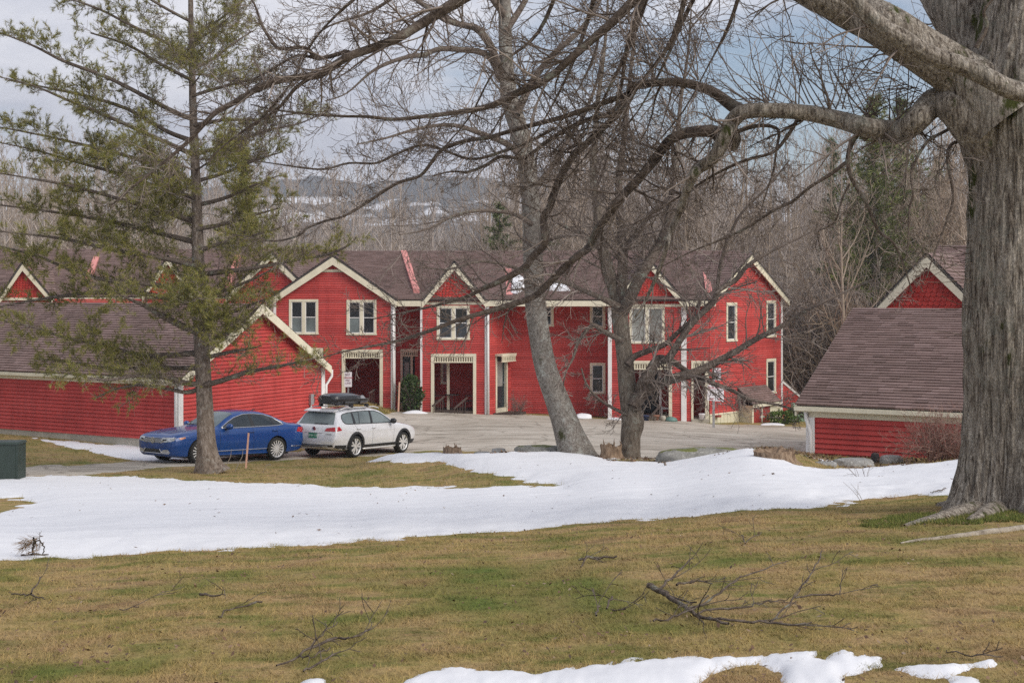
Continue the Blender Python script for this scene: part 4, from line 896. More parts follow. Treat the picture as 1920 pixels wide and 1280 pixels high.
# ================================================================== CARS
def paint(name, col, flake=0.0, rough=0.28, coat=1.0):
    m, t, b = new_mat(name); b.inputs['Roughness'].default_value = rough; b.inputs['Metallic'].default_value = flake
    b.inputs['Coat Weight'].default_value = coat; b.inputs['Coat Roughness'].default_value = 0.06
    n = noise(t, 5, 5, 0.6, geo_pos(t, (1, 1, 2)))
    t.links.new(ramp(t, n, [(0.3, tuple(c*0.9 for c in col)), (0.7, col)]), b.inputs['Base Color']); return m
MAT['car_blue'] = paint('blue_metallic_paint', (0.003, 0.055, 0.24), 0.1, 0.3, 0.5)
MAT['car_white'] = paint('white_car_paint', (0.72, 0.72, 0.74), 0.0)
MAT['car_glass'] = glass_mat('tinted_car_glass', (0.030, 0.036, 0.038), 0.04)
MAT['car_glass2'] = glass_mat('light_car_glass', (0.13, 0.16, 0.16), 0.05)
MAT['car_black'] = simple('black_car_plastic', (0.022, 0.022, 0.024), 0.55, var=0.2, vscale=8)
MAT['car_seal'] = simple('black_rubber_seal', (0.012, 0.012, 0.013), 0.5, var=0)
MAT['tyre'] = simple('tyre_rubber', (0.020, 0.019, 0.018), 0.85, var=0.3, vscale=12)
MAT['chrome'] = simple('chrome', (0.75, 0.75, 0.76), 0.18, 1.0, var=0.05)
MAT['alloy'] = simple('alloy_wheel', (0.74, 0.73, 0.72), 0.4, 0.4, var=0.1)
MAT['lamp_clear'] = simple('headlamp_lens', (0.50, 0.51, 0.52), 0.12, 0.4, var=0.4, vscale=25)
MAT['lamp_red'] = simple('tail_lamp_red', (0.42, 0.012, 0.018), 0.15, 0.0, var=0.3, vscale=20)
MAT['lamp_amber'] = simple('amber_lens', (0.65, 0.25, 0.10), 0.2, 0.0, var=0.1)
MAT['plate_green'] = simple('green_number_plate', (0.035, 0.23, 0.14), 0.5, var=0.1, vscale=10)
MAT['plate_ink'] = simple('number_plate_ink', (0.62, 0.72, 0.66), 0.5, var=0)
MAT['box_black'] = paint('gloss_black_roof_box', (0.008, 0.008, 0.009), 0.0, 0.35, 0.35)
def smooth_interp(xs, ys, q):
    xs = np.asarray(xs, float); ys = np.asarray(ys, float); m = _slopes(xs, ys[:, None])[:, 0]
    i = np.clip(np.searchsorted(xs, q) - 1, 0, len(xs)-2); dl = xs[i+1]-xs[i]; t_ = np.clip((q-xs[i])/dl, 0, 1)
    return (2*t_**3-3*t_**2+1)*ys[i] + (t_**3-2*t_**2+t_)*dl*m[i] + (-2*t_**3+3*t_**2)*ys[i+1] + (t_**3-t_**2)*dl*m[i+1]
class Car:
    def __init__(s, name, label, Lc, st, paint_mat, ground_pt, yaw, wheels, wr, trackw):
        """st rows: d (from nose), zb, wb, zm, wm, zs, ws, ze, wt, zt."""
        s.L = Lc; s.paint = paint_mat
        s.root = thing(name, label, 'car', (0, 0, 0)); st = np.array(st, float); s.wheels = wheels; s.wr = wr
        d = np.unique(np.concatenate([np.linspace(0, Lc, 76), np.linspace(0, 0.3, 14), np.linspace(Lc-0.5, Lc, 22)]))
        c = [smooth_interp(st[:, 0], st[:, k], d) for k in range(1, 10)]
        zb, wb, zm, wm, zs, ws, ze, wt, zt = c; n = len(d)
        prof = []
        for i in range(n):
            ctrl = np.array([(0, zb[i]), (wb[i]*0.8, zb[i]), (wb[i], zb[i]+0.05), (wm[i], zm[i]), ((wm[i]+ws[i])/2+0.012, (zm[i]+zs[i])/2+0.03), (ws[i], zs[i]), ((ws[i]*0.45+wt[i]*0.55)+0.018, (zs[i]*0.45+ze[i]*0.55)), (wt[i], ze[i]), (wt[i]*0.72, ze[i]*0.32+zt[i]*0.68), (wt[i]*0.35, zt[i]-0.006), (0, zt[i])])
            tt = np.linspace(0, 1, len(ctrl)); q = np.linspace(0, 1, 41)
            prof.append(np.stack([np.interp(q, tt, ctrl[:, 0])*0.45 + smooth_interp(tt, ctrl[:, 0], q)*0.55, np.interp(q, tt, ctrl[:, 1])*0.45 + smooth_interp(tt, ctrl[:, 1], q)*0.55], -1))
        prof = np.array(prof)                        # n, 41, 2
        k = prof.shape[1]; x = Lc/2 - d
        right = np.stack([np.repeat(x[:, None], k, 1), -prof[..., 0], prof[..., 1]], -1)
        left = np.stack([np.repeat(x[:, None], k-2, 1), prof[:, 1:-1, 0][:, ::-1], prof[:, 1:-1, 1][:, ::-1]], -1)
        ring = np.concatenate([right, left], 1); m = ring.shape[1]
        idx = np.arange(n*m).reshape(n, m); nx = np.roll(idx, -1, 1)
        f = np.stack([idx[:-1], idx[1:], nx[1:], nx[:-1]], -1).reshape(-1, 4).tolist()
        f.append(idx[0].tolist()); f.append(idx[-1][::-1].tolist())
        v = ring.reshape(-1, 3)
        s.bvh = BVHTree.FromPolygons([Vector(p) for p in v], f)
        bo = mesh_obj('body', v, f, paint_mat, s.root, smooth=True)
        bo.data.materials.append(MAT['car_seal'])
        # wheel wells
        cm_ = bmesh.new()
        for wx in wheels:
            for sg in (-1, 1):
                bmesh.ops.create_cone(cm_, cap_ends=True, segments=40, radius1=wr+0.055, radius2=wr+0.055, depth=0.62, matrix=Matrix.Translation((wx, sg*0.86, wr)) @ Matrix.Rotation(R(90), 4, 'X'))
        me = bpy.data.meshes.new('cut'); cm_.to_mesh(me); cm_.free(); me.materials.append(MAT['car_seal'])
        co = bpy.data.objects.new('cut', me); COL.objects.link(co)
        md = bo.modifiers.new('b', 'BOOLEAN'); md.object = co; md.operation = 'DIFFERENCE'; md.solver = 'EXACT'
        try: md.material_mode = 'TRANSFER'
        except Exception: pass
        bpy.context.view_layer.update()
        ev = bo.evaluated_get(bpy.context.evaluated_depsgraph_get()); nm = bpy.data.meshes.new_from_object(ev)
        bo.modifiers.clear(); old = bo.data; bo.data = nm; bpy.data.objects.remove(co); s.body = bo
        try: nm.set_sharp_from_angle(angle=R(38))
        except Exception: pass
        for wx in wheels:
            for sg in (-1, 1): s.wheel(wx, sg*trackw/2, sg)
    def side(s, x, z, sg, off):
        h = s.bvh.ray_cast(Vector((x, sg*2.0, z)), Vector((0, -sg, 0)))
        return None if h[0] is None else h[0] + Vector((0, sg*off, 0))
    def front(s, y, z, sg, off):
        h = s.bvh.ray_cast(Vector((sg*6.0, y, z)), Vector((-sg, 0, 0)))
        return None if h[0] is None else h[0] + h[1]*0.0 + Vector((sg*off, 0, 0.0))
    def top(s, x, y, off):
        h = s.bvh.ray_cast(Vector((x, y, 4.0)), Vector((0, 0, -1)))
        return None if h[0] is None else h[0] + Vector((0, 0, off))
    def patch(s, name, mat, fn, nu, nv, parent=None, th=None, label=None):
        """fn(u, v) -> point; a thin raised panel over the body surface."""
        pts = [[fn(i/nu, j/nv) for j in range(nv+1)] for i in range(nu+1)]
        v = []; f = []; ids = {}
        for i in range(nu+1):
            for j in range(nv+1):
                if pts[i][j] is not None: ids[i, j] = len(v); v.append(tuple(pts[i][j]))
        for i in range(nu):
            for j in range(nv):
                q = [(i, j), (i+1, j), (i+1, j+1), (i, j+1)]
                if all(k in ids for k in q): f.append(tuple(ids[k] for k in q))
        if not f: return None
        o = mesh_obj(name, v, f, mat, parent or s.root, smooth=True)
        if label: o['label'] = label
        return o
    def side_patch(s, name, mat, xs, zlo, zhi, sg, off, nu=24, nv=6, parent=None):
        """between curves zlo, zhi given at the stations xs (from front to rear)."""
        xs = np.array(xs, float)
        def fn(u, v):
            x = xs[0] + (xs[-1]-xs[0])*u; a = float(np.interp(-x, -xs, zlo)); b_ = float(np.interp(-x, -xs, zhi))
            return s.side(x, a + (b_-a)*v, sg, off)
        return s.patch(name, mat, fn, nu, nv, parent)
    def quad_side(s, name, mat, c, sg, off, nu=10, nv=5, parent=None, label=None):
        def fn(u, v):
            a = Vector(c[0]).lerp(Vector(c[1]), u); b_ = Vector(c[3]).lerp(Vector(c[2]), u); p = a.lerp(b_, v); return s.side(p[0], p[1], sg, off)
        return s.patch(name, mat, fn, nu, nv, parent, label=label)
    def quad_end(s, name, mat, c, sg, off, nu=12, nv=5, parent=None, label=None):
        def fn(u, v):
            a = Vector(c[0]).lerp(Vector(c[1]), u); b_ = Vector(c[3]).lerp(Vector(c[2]), u); p = a.lerp(b_, v); return s.front(p[0], p[1], sg, off)
        return s.patch(name, mat, fn, nu, nv, parent, label=label)
    def line_side(s, name, mat, pts, sg, off, r=0.010, parent=None, k=6):
        q = [s.side(x, z, sg, off) for x, z in pts]; q = [p for p in q if p is not None]
        if len(q) < 2: return
        mb = MB(); mb.tube(q, r, k); return mb.build(name, mat, parent or s.root, smooth=True)
    def wheel(s, wx, y, sg):
        wr = s.wr; mb = MB(); prof = [(0.10, wr*0.745), (0.115, wr*0.79), (0.118, wr*0.90), (0.10, wr*0.975), (0.06, wr), (-0.06, wr), (-0.10, wr*0.97), (-0.118, wr*0.88), (-0.10, wr*0.62)]
        ns = 40
        for i in range(ns):
            a = 2*math.pi*i/ns
            for (o, r) in prof: mb.v.append((wx+math.cos(a)*r, y+sg*o, wr+math.sin(a)*r))
        np_ = len(prof)
        for i in range(ns):
            for j in range(np_-1): mb.f.append((i*np_+j, i*np_+j+1, ((i+1)%ns)*np_+j+1, ((i+1)%ns)*np_+j))
        w_ = mb.build('wheel', MAT['tyre'], s.root, smooth=True)
        # rim: barrel, spokes, hub
        mb = MB(); rr_ = wr*0.75
        for (r0, r1, d0, d1) in ((rr_, rr_*0.93, 0.105, 0.085), (rr_*0.93, rr_*0.88, 0.085, -0.05), ):
            n0 = len(mb.v)
            for i in range(ns):
                a = 2*math.pi*i/ns
                mb.v.append((wx+math.cos(a)*r0, y+sg*d0, wr+math.sin(a)*r0)); mb.v.append((wx+math.cos(a)*r1, y+sg*d1, wr+math.sin(a)*r1))
            for i in range(ns): j = (i+1)%ns; mb.f.append((n0+2*i, n0+2*i+1, n0+2*j+1, n0+2*j))
        s.spokes(mb, wx, y, sg, wr, rr_)
        mb.build('rim', MAT['alloy'], w_)
        mb = MB(); n0 = 0
        mb.poly([(wx+math.cos(2*math.pi*i/24)*rr_*0.92, y-sg*0.02, wr+math.sin(2*math.pi*i/24)*rr_*0.92) for i in range(24)])
        mb.build('brake_disc', MAT['car_seal'], w_)
    def spokes(s, mb, wx, y, sg, wr, rr_):
        c = Vector((wx, y+sg*0.075, wr)); mb.tube([c-Vector((0, sg*0.03, 0)), c+Vector((0, sg*0.012, 0))], rr_*0.20, 14)
        for i in range(s.nsp):
            a = 2*math.pi*i/s.nsp + 0.2
            if s.vsp:   # forked spokes
                for da in (-0.25, 0.25):
                    p0 = c + Vector((math.cos(a), 0, math.sin(a)))*rr_*0.16; p1 = c + Vector((math.cos(a+da), 0, math.sin(a+da)))*rr_*0.94 + Vector((0, sg*0.005, 0))
                    mb.beam(p0, p1, 0.052, 0.025, (0, 1, 0))
            else:
                p0 = c + Vector((math.cos(a), 0, math.sin(a)))*rr_*0.16; p1 = c + Vector((math.cos(a), 0, math.sin(a)))*rr_*0.94
                mb.beam(p0, p1, 0.030, 0.022, (0, 1, 0))
    def emblem(s, y, z, sg, r, parent, off=0.012):
        """ring with the two stacked letter shapes."""
        c = s.front(y, z, sg, off)
        if c is None: return
        mb = MB(); ns = 24
        def q(a, b_): return c + Vector((0, a*sg, b_))
        n0 = 0
        for i in range(ns):
            a = 2*math.pi*i/ns
            for (rr_, d) in ((r, 0.0), (r, 0.012), (r*0.84, 0.012), (r*0.84, 0.0)):
                mb.v.append(tuple(q(math.cos(a)*rr_, math.sin(a)*rr_) + Vector((sg*d, 0, 0))))
        for i in range(ns):
            j = (i+1)%ns
            for k in range(3): mb.f.append((4*i+k, 4*i+k+1, 4*j+k+1, 4*j+k))
        e = r*0.13
        for a, b_ in (((-0.36, 0.74), (0, 0.10)), ((0.36, 0.74), (0, 0.10)), ((-0.78, 0.28), (-0.32, -0.74)), ((-0.32, -0.74), (0, -0.02)), ((0, -0.02), (0.32, -0.74)), ((0.32, -0.74), (0.78, 0.28))):
            mb.beam(q(a[0]*r, a[1]*r)+Vector((sg*0.008, 0, 0)), q(b_[0]*r, b_[1]*r)+Vector((sg*0.008, 0, 0)), e, 0.01, (1, 0, 0))
        mb.build('emblem', MAT['chrome'], parent)
        mb = MB(); mb.poly([q(math.cos(2*math.pi*i/ns)*r*0.95, math.sin(2*math.pi*i/ns)*r*0.95) + Vector((sg*0.003, 0, 0)) for i in range(ns)][::int(sg) or 1]); mb.build('emblem_base', MAT['car_black'], parent)
    def place(s, loc, yaw):
        """stand on the ground: pitch and roll follow the wheels."""
        fw = Vector((math.cos(yaw), math.sin(yaw), 0)); lf = Vector((-fw.y, fw.x, 0)); loc = Vector((loc[0], loc[1], 0))
        hs = [[gz(*(loc + fw*wx + lf*sg*0.78)[:2]) + 0.012 for sg in (-1, 1)] for wx in s.wheels]
        front = (hs[0][0]+hs[0][1])/2; rear = (hs[1][0]+hs[1][1])/2
        pitch = math.atan2(front-rear, s.wheels[0]-s.wheels[1]); roll = math.atan2(((hs[0][1]+hs[1][1])-(hs[0][0]+hs[1][0]))/2, 1.56)
        s.root.location = (loc.x, loc.y, (front+rear)/2 - 0.0); s.root.rotation_euler = (roll, -pitch, yaw)
        s.root.location.z = rear + (front-rear)*(0-s.wheels[1])/(s.wheels[0]-s.wheels[1]) - 0.004
        bpy.context.view_layer.update()
# ---- blue sedan
L = 4.87
st = [
 (0.00, 0.34, 0.42, 0.52, 0.50, 0.68, 0.48, 0.70, 0.42, 0.72),
 (0.05, 0.25, 0.66, 0.50, 0.74, 0.70, 0.70, 0.735, 0.62, 0.755),
 (0.16, 0.20, 0.76, 0.50, 0.85, 0.735, 0.81, 0.785, 0.70, 0.815),
 (0.45, 0.18, 0.82, 0.53, 0.895, 0.80, 0.865, 0.85, 0.75, 0.885),
 (0.95, 0.17, 0.85, 0.56, 0.915, 0.87, 0.885, 0.92, 0.78, 0.96),
 (1.40, 0.17, 0.86, 0.58, 0.917, 0.915, 0.875, 0.965, 0.77, 1.01),
 (1.60, 0.17, 0.86, 0.58, 0.917, 0.925, 0.870, 1.01, 0.75, 1.06),
 (2.00, 0.17, 0.86, 0.58, 0.917, 0.94, 0.868, 1.23, 0.675, 1.30),
 (2.35, 0.17, 0.86, 0.58, 0.917, 0.95, 0.868, 1.365, 0.625, 1.435),
 (2.75, 0.17, 0.86, 0.58, 0.917, 0.96, 0.868, 1.405, 0.61, 1.475),
 (3.20, 0.17, 0.86, 0.58, 0.917, 0.97, 0.865, 1.39, 0.60, 1.462),
 (3.65, 0.17, 0.86, 0.58, 0.917, 0.985, 0.860, 1.31, 0.60, 1.375),
 (4.05, 0.18, 0.85, 0.58, 0.912, 1.00, 0.850, 1.17, 0.635, 1.225),
 (4.38, 0.20, 0.83, 0.58, 0.900, 1.01, 0.830, 1.065, 0.68, 1.115),
 (4.66, 0.23, 0.80, 0.58, 0.875, 1.00, 0.80, 1.045, 0.68, 1.085),
 (4.80, 0.27, 0.74, 0.58, 0.835, 0.97, 0.76, 1.02, 0.66, 1.060),
 (4.855, 0.33, 0.66, 0.58, 0.76, 0.92, 0.70, 0.97, 0.60, 1.01),
 (4.87, 0.40, 0.56, 0.58, 0.66, 0.85, 0.62, 0.90, 0.52, 0.94)]
Car.nsp = 15; Car.vsp = False
cb_ = Car('parked_car', 'dark blue sedan parked behind the pine trunk, nose to the left', L, st, MAT['car_blue'], None, 0, (L/2-0.95, L/2-0.95-2.80), 0.335, 1.60)
def X_(d): return L/2 - d
for sg in (1, -1):
    xs = [X_(q) for q in (1.72, 2.0, 2.25, 2.6, 3.0, 3.4, 3.75, 4.02)]
    lo = [0.985, 0.985, 0.988, 0.995, 1.003, 1.012, 1.022, 1.045]; hi = [1.0, 1.16, 1.275, 1.365, 1.375, 1.335, 1.235, 1.07]
    cb_.side_patch('side_glass', MAT['car_glass'], xs, lo, hi, sg, 0.004, 40, 8)
    top_ = [(x, z) for x, z in zip(xs, hi)]; bot = [(x, z) for x, z in zip(xs, lo)]
    loop = top_ + bot[::-1] + [top_[0]]; dense = []
    for (x0, z0), (x1, z1) in zip(loop[:-1], loop[1:]):
        for k in range(6): dense.append((x0+(x1-x0)*k/6, z0+(z1-z0)*k/6))
    dense.append(loop[0])
    cb_.line_side('window_trim', MAT['chrome'], dense, sg, 0.006, 0.014)
    cb_.quad_side('door_pillar', MAT['car_seal'], [(X_(2.80), 1.0), (X_(2.92), 1.002), (X_(2.86), 1.375), (X_(2.77), 1.375)], sg, 0.008, 4, 8)
    cb_.quad_side('window_bar', MAT['car_seal'], [(X_(3.66), 1.018), (X_(3.70), 1.02), (X_(3.60), 1.27), (X_(3.565), 1.275)], sg, 0.008, 3, 8)
    for dx_, dz in (((1.62, 0.30), (1.64, 0.93)), ((2.86, 0.28), (2.84, 0.99)), ((3.72, 0.72), (3.80, 1.00))):
        cb_.line_side('door_seam', MAT['car_seal'], [(X_(dx_[0]+(dz[0]-dx_[0])*k/8), dx_[1]+(dz[1]-dx_[1])*k/8) for k in range(9)], sg, -0.001, 0.005)
    cb_.line_side('side_trim', MAT['chrome'], [(X_(q), 0.335+0.012*(q-1.4)) for q in np.linspace(1.42, 3.42, 20)], sg, 0.004, 0.013)
    cb_.line_side('sill_line', MAT['car_blue'], [(X_(q), 0.235) for q in np.linspace(1.42, 3.4, 20)], sg, 0.008, 0.022)
    for q in (2.66, 3.55):
        p = [cb_.side(X_(q+k*0.03), 0.86+(q-2.6)*0.025, sg, 0.02 + 0.022*math.sin(math.pi*k/7)) for k in range(8)]; mb = MB(); mb.tube(p, 0.013, 6); mb.build('door_handle', MAT['car_blue'], cb_.root, smooth=True)
    # mirror
    c = cb_.side(X_(1.86), 1.0, sg, 0.12); mb = MB(); mb.tube([c+Vector((0.02, -sg*0.14, -0.06)), c+Vector((0.0, 0, -0.02))], [0.03, 0.035], 8)
    n0 = len(mb.v); mr = MB(); mr.tube([c+Vector((0.0, -sg*0.03, 0.02)), c+Vector((0.0, sg*0.02, 0.03)), c+Vector((-0.015, sg*0.10, 0.035)), c+Vector((-0.03, sg*0.15, 0.03)), c+Vector((-0.035, sg*0.17, 0.025))], [0.06, 0.085, 0.085, 0.06, 0.02], 12)
    mo = mr.build('wing_mirror', MAT['car_blue'], cb_.root, smooth=True); mb.build('mirror_arm', MAT['car_black'], mo)
    # lamps
    cb_.patch('headlight', MAT['lamp_clear'], lambda u, v, sg=sg: cb_.front(sg*(0.40+0.42*u), 0.60+0.045*u+v*(0.13-0.02*u), 1, 0.006) if u < 0.9 else cb_.front(sg*(0.40+0.42*u), 0.615+0.05*u+v*(0.11-0.02*u), 1, 0.006), 14, 6)
    cb_.quad_end('headlight_trim', MAT['car_black'], [(sg*0.44, 0.645), (sg*0.58, 0.655), (sg*0.60, 0.70), (sg*0.46, 0.695)], 1, 0.010)
    cb_.quad_side('headlight_amber', MAT['lamp_amber'], [(X_(0.30), 0.69), (X_(0.46), 0.735), (X_(0.44), 0.765), (X_(0.24), 0.735)], sg, 0.004)
    cb_.quad_end('fog_lamp', MAT['lamp_clear'], [(sg*0.36, 0.315), (sg*0.72, 0.315), (sg*0.66, 0.415), (sg*0.46, 0.40)], 1, 0.006)
    p = [cb_.front(sg*(0.34+0.09*k/5), 0.42-0.11*k/5, 1, 0.012) for k in range(6)]; mb = MB(); mb.tube(p, 0.016, 6); mb.build('fog_lamp_trim', MAT['chrome'], cb_.root, smooth=True)
    cb_.quad_side('tail_lamp', MAT['lamp_red'], [(X_(4.52), 0.83), (X_(4.80), 0.80), (X_(4.80), 0.955), (X_(4.60), 0.965)], sg, 0.005)
    cb_.quad_end('tail_lamp', MAT['lamp_red'], [(sg*0.40, 0.80), (sg*0.74, 0.80), (sg*0.72, 0.94), (sg*0.42, 0.92)], -1, 0.005)
    cb_.line_side('rear_trim', MAT['chrome'], [(X_(q), 0.40) for q in np.linspace(4.30, 4.80, 8)], sg, 0.005, 0.012)
cb_.patch('windscreen', MAT['car_glass2'], lambda u, v: cb_.top(X_(1.57+0.72*v), (u*2-1)*(0.70-0.13*v), 0.004), 20, 10)
cb_.patch('rear_screen', MAT['car_glass'], lambda u, v: cb_.top(X_(4.28-0.62*v), (u*2-1)*(0.60-0.07*v), 0.004), 20, 10)
cb_.patch('grille', MAT['car_seal'], lambda u, v: cb_.front((u*2-1)*0.42, 0.585+0.125*v, 1, 0.004), 20, 5)
gr = cb_.body
for z in (0.600, 0.628, 0.656, 0.684, 0.716):
    p = [cb_.front((k/12*2-1)*(0.42 if z < 0.71 else 0.78), z + (0.0 if z < 0.71 else 0.035*abs(k/12*2-1)), 1, 0.012) for k in range(13)]; mb = MB(); mb.tube(p, 0.007, 6); mb.build('grille_bar', MAT['chrome'], cb_.root, smooth=True)
cb_.patch('lower_intake', MAT['car_seal'], lambda u, v: cb_.front((u*2-1)*(0.36+0.05*(1-v)), 0.315+0.10*v, 1, 0.005), 20, 5)
p = [cb_.front((k/14*2-1)*0.68, 0.300, 1, 0.010) for k in range(15)]; mb = MB(); mb.tube(p, 0.010, 6); mb.build('bumper_trim', MAT['chrome'], cb_.root, smooth=True)
cb_.emblem(0.0, 0.655, 1, 0.085, cb_.root)
mb = MB(); mb.tube([(X_(1.52), -0.55, 1.045), (X_(1.60), 0.0, 1.085)], 0.012, 6); mb.tube([(X_(1.52), -0.02, 1.06), (X_(1.60), 0.55, 1.075)], 0.012, 6); mb.build('wiper', MAT['car_seal'], cb_.root)
mb = MB(); mb.tube([(X_(3.45), 0, 1.42), (X_(3.52), 0, 1.47), (X_(3.60), 0, 1.475)], [0.03, 0.018, 0.006], 8); mb.build('roof_antenna', MAT['car_black'], cb_.root, smooth=True)
mb = MB(); mb.box(-1.9, 1.9, -0.72, 0.72, 0.16, 0.24); mb.build('underbody', MAT['car_seal'], cb_.root)
cb_.place((-8.55, 39.35), R(180+50))
# ---- white wagon
L = 4.58
st = [
 (0.00, 0.36, 0.42, 0.52, 0.50, 0.66, 0.48, 0.69, 0.42, 0.71),
 (0.05, 0.29, 0.64, 0.52, 0.72, 0.70, 0.69, 0.735, 0.62, 0.755),
 (0.16, 0.24, 0.74, 0.54, 0.84, 0.76, 0.80, 0.81, 0.70, 0.835),
 (0.45, 0.22, 0.82, 0.56, 0.885, 0.84, 0.855, 0.89, 0.75, 0.925),
 (0.95, 0.21, 0.84, 0.58, 0.90, 0.92, 0.875, 0.965, 0.77, 1.005),
 (1.20, 0.21, 0.84, 0.60, 0.90, 0.945, 0.870, 1.005, 0.76, 1.055),
 (1.40, 0.21, 0.84, 0.60, 0.90, 0.955, 0.868, 1.08, 0.74, 1.14),
 (1.75, 0.21, 0.84, 0.60, 0.90, 0.965, 0.865, 1.27, 0.67, 1.35),
 (2.05, 0.21, 0.84, 0.60, 0.90, 0.975, 0.865, 1.39, 0.63, 1.47),
 (2.45, 0.21, 0.84, 0.60, 0.90, 0.985, 0.865, 1.435, 0.615, 1.515),
 (3.00, 0.21, 0.84, 0.60, 0.90, 0.995, 0.862, 1.435, 0.605, 1.515),
 (3.60, 0.21, 0.84, 0.60, 0.90, 1.005, 0.858, 1.415, 0.60, 1.495),
 (4.05, 0.22, 0.83, 0.60, 0.895, 1.01, 0.850, 1.38, 0.60, 1.465),
 (4.18, 0.23, 0.82, 0.60, 0.89, 1.01, 0.842, 1.345, 0.60, 1.44),
 (4.30, 0.25, 0.81, 0.60, 0.882, 1.00, 0.832, 1.18, 0.665, 1.235),
 (4.42, 0.27, 0.79, 0.60, 0.87, 0.965, 0.815, 1.01, 0.745, 1.035),
 (4.48, 0.29, 0.77, 0.60, 0.855, 0.90, 0.80, 0.935, 0.74, 0.955),
 (4.53, 0.31, 0.73, 0.58, 0.825, 0.76, 0.78, 0.80, 0.70, 0.82),
 (4.565, 0.34, 0.68, 0.50, 0.78, 0.62, 0.76, 0.66, 0.66, 0.68),
 (4.58, 0.38, 0.62, 0.46, 0.72, 0.55, 0.70, 0.59, 0.60, 0.61)]
Car.nsp = 5; Car.vsp = True
cw = Car('parked_car', 'white station wagon with dark wheel arch trim and a box on its roof', L, st, MAT['car_white'], None, 0, (L/2-0.90, L/2-0.90-2.63), 0.335, 1.56)
for sg in (1, -1):
    xs = [X_(q) for q in (1.52, 1.75, 2.0, 2.3, 2.7, 3.2, 3.7, 3.95, 4.06, 4.12)]
    lo = [1.01, 1.012, 1.015, 1.02, 1.025, 1.03, 1.037, 1.042, 1.06, 1.12]; hi = [1.03, 1.185, 1.315, 1.395, 1.405, 1.40, 1.375, 1.34, 1.30, 1.20]
    cw.side_patch('side_glass', MAT['car_glass2'], xs, lo, hi, sg, 0.004, 44, 8)
    loop = list(zip(xs, hi)) + list(zip(xs, lo))[::-1] + [(xs[0], hi[0])]; dense = []
    for (x0, z0), (x1, z1) in zip(loop[:-1], loop[1:]):
        for k in range(6): dense.append((x0+(x1-x0)*k/6, z0+(z1-z0)*k/6))
    dense.append(loop[0]); cw.line_side('window_seal', MAT['car_seal'], dense, sg, 0.004, 0.013)
    cw.quad_side('door_pillar', MAT['car_seal'], [(X_(2.62), 1.022), (X_(2.74), 1.024), (X_(2.60), 1.405), (X_(2.50), 1.405)], sg, 0.008, 4, 8)
    cw.quad_side('door_pillar', MAT['car_seal'], [(X_(3.52), 1.032), (X_(3.66), 1.034), (X_(3.54), 1.385), (X_(3.46), 1.39)], sg, 0.008, 4, 8)
    cw.quad_side('window_bar', MAT['car_seal'], [(X_(3.33), 1.03), (X_(3.36), 1.03), (X_(3.16), 1.40), (X_(3.13), 1.40)], sg, 0.008, 3, 8)
    for dx_, dz in (((1.50, 0.34), (1.46, 0.95)), ((2.66, 0.33), (2.66, 1.02)), ((3.36, 0.72), (3.60, 1.02))):
        cw.line_side('door_seam', MAT['car_seal'], [(X_(dx_[0]+(dz[0]-dx_[0])*k/8), dx_[1]+(dz[1]-dx_[1])*k/8) for k in range(9)], sg, -0.001, 0.005)
    cw.line_side('side_crease', MAT['car_white'], [(X_(q), 0.80) for q in np.linspace(1.4, 3.9, 24)], sg, -0.004, 0.010)
    cw.side_patch('side_cladding', MAT['car_black'], [X_(q) for q in (1.32, 2.2, 3.10)], [0.285]*3, [0.375]*3, sg, 0.012, 20, 3)
    p = [cw.side(X_(q), 0.245, sg, 0.02) for q in np.linspace(1.34, 3.10, 12)]; mb = MB(); mb.tube(p, 0.026, 8); mb.build('sill_trim', MAT['alloy'], cw.root, smooth=True)
    for wx in cw.wheels:
        def arch(u, v, wx=wx, sg=sg):
            a = R(-14) + R(208)*u; r = 0.388 + 0.075*v; return cw.side(wx+math.cos(a)*r, 0.335+math.sin(a)*r, sg, 0.014 - 0.006*v)
        cw.patch('wheel_arch_trim', MAT['car_black'], arch, 30, 3)
    cw.side_patch('bumper_cladding', MAT['car_black'], [X_(q) for q in (4.02, 4.2, 4.50)], [0.27, 0.27, 0.33], [0.41, 0.41, 0.42], sg, 0.010, 10, 3)
    cw.side_patch('bumper_cladding', MAT['car_black'], [X_(q) for q in (0.06, 0.2, 0.45)], [0.32, 0.29, 0.27], [0.42, 0.42, 0.42], sg, 0.010, 10, 3)
    for q in (2.52, 3.32):
        p = [cw.side(X_(q+k*0.028), 0.885, sg, 0.016 + 0.022*math.sin(math.pi*k/7)) for k in range(8)]; mb = MB(); mb.tube(p, 0.013, 6); mb.build('door_handle', MAT['car_white'], cw.root, smooth=True)
    c = cw.side(X_(1.66), 1.03, sg, 0.11); mr = MB(); mr.tube([c+Vector((0, -sg*0.05, 0.0)), c+Vector((0, 0, 0.03)), c+Vector((-0.015, sg*0.08, 0.035)), c+Vector((-0.03, sg*0.13, 0.03)), c+Vector((-0.035, sg*0.15, 0.025))], [0.04, 0.085, 0.09, 0.065, 0.02], 12)
    mr.build('wing_mirror', MAT['car_black'], cw.root, smooth=True)
    # tail lamps wrap round the corner
    cw.quad_side('tail_lamp', MAT['lamp_red'], [(X_(4.26), 0.865), (X_(4.47), 0.835), (X_(4.44), 0.97), (X_(4.36), 0.985)], sg, 0.006, label=None)
    cw.quad_end('tail_lamp', MAT['lamp_red'], [(sg*0.40, 0.835), (sg*0.80, 0.835), (sg*0.76, 0.965), (sg*0.46, 0.925)], -1, 0.008)
    cw.quad_end('headlight', MAT['lamp_clear'], [(sg*0.42, 0.62), (sg*0.74, 0.66), (sg*0.74, 0.76), (sg*0.46, 0.70)], 1, 0.006)
    # roof rail
    p = [Vector((X_(q), sg*0.595, 1.47 + 0.055*min(1, (q-1.95)*4, (4.02-q)*4))) for q in np.linspace(1.95, 4.02, 22)]
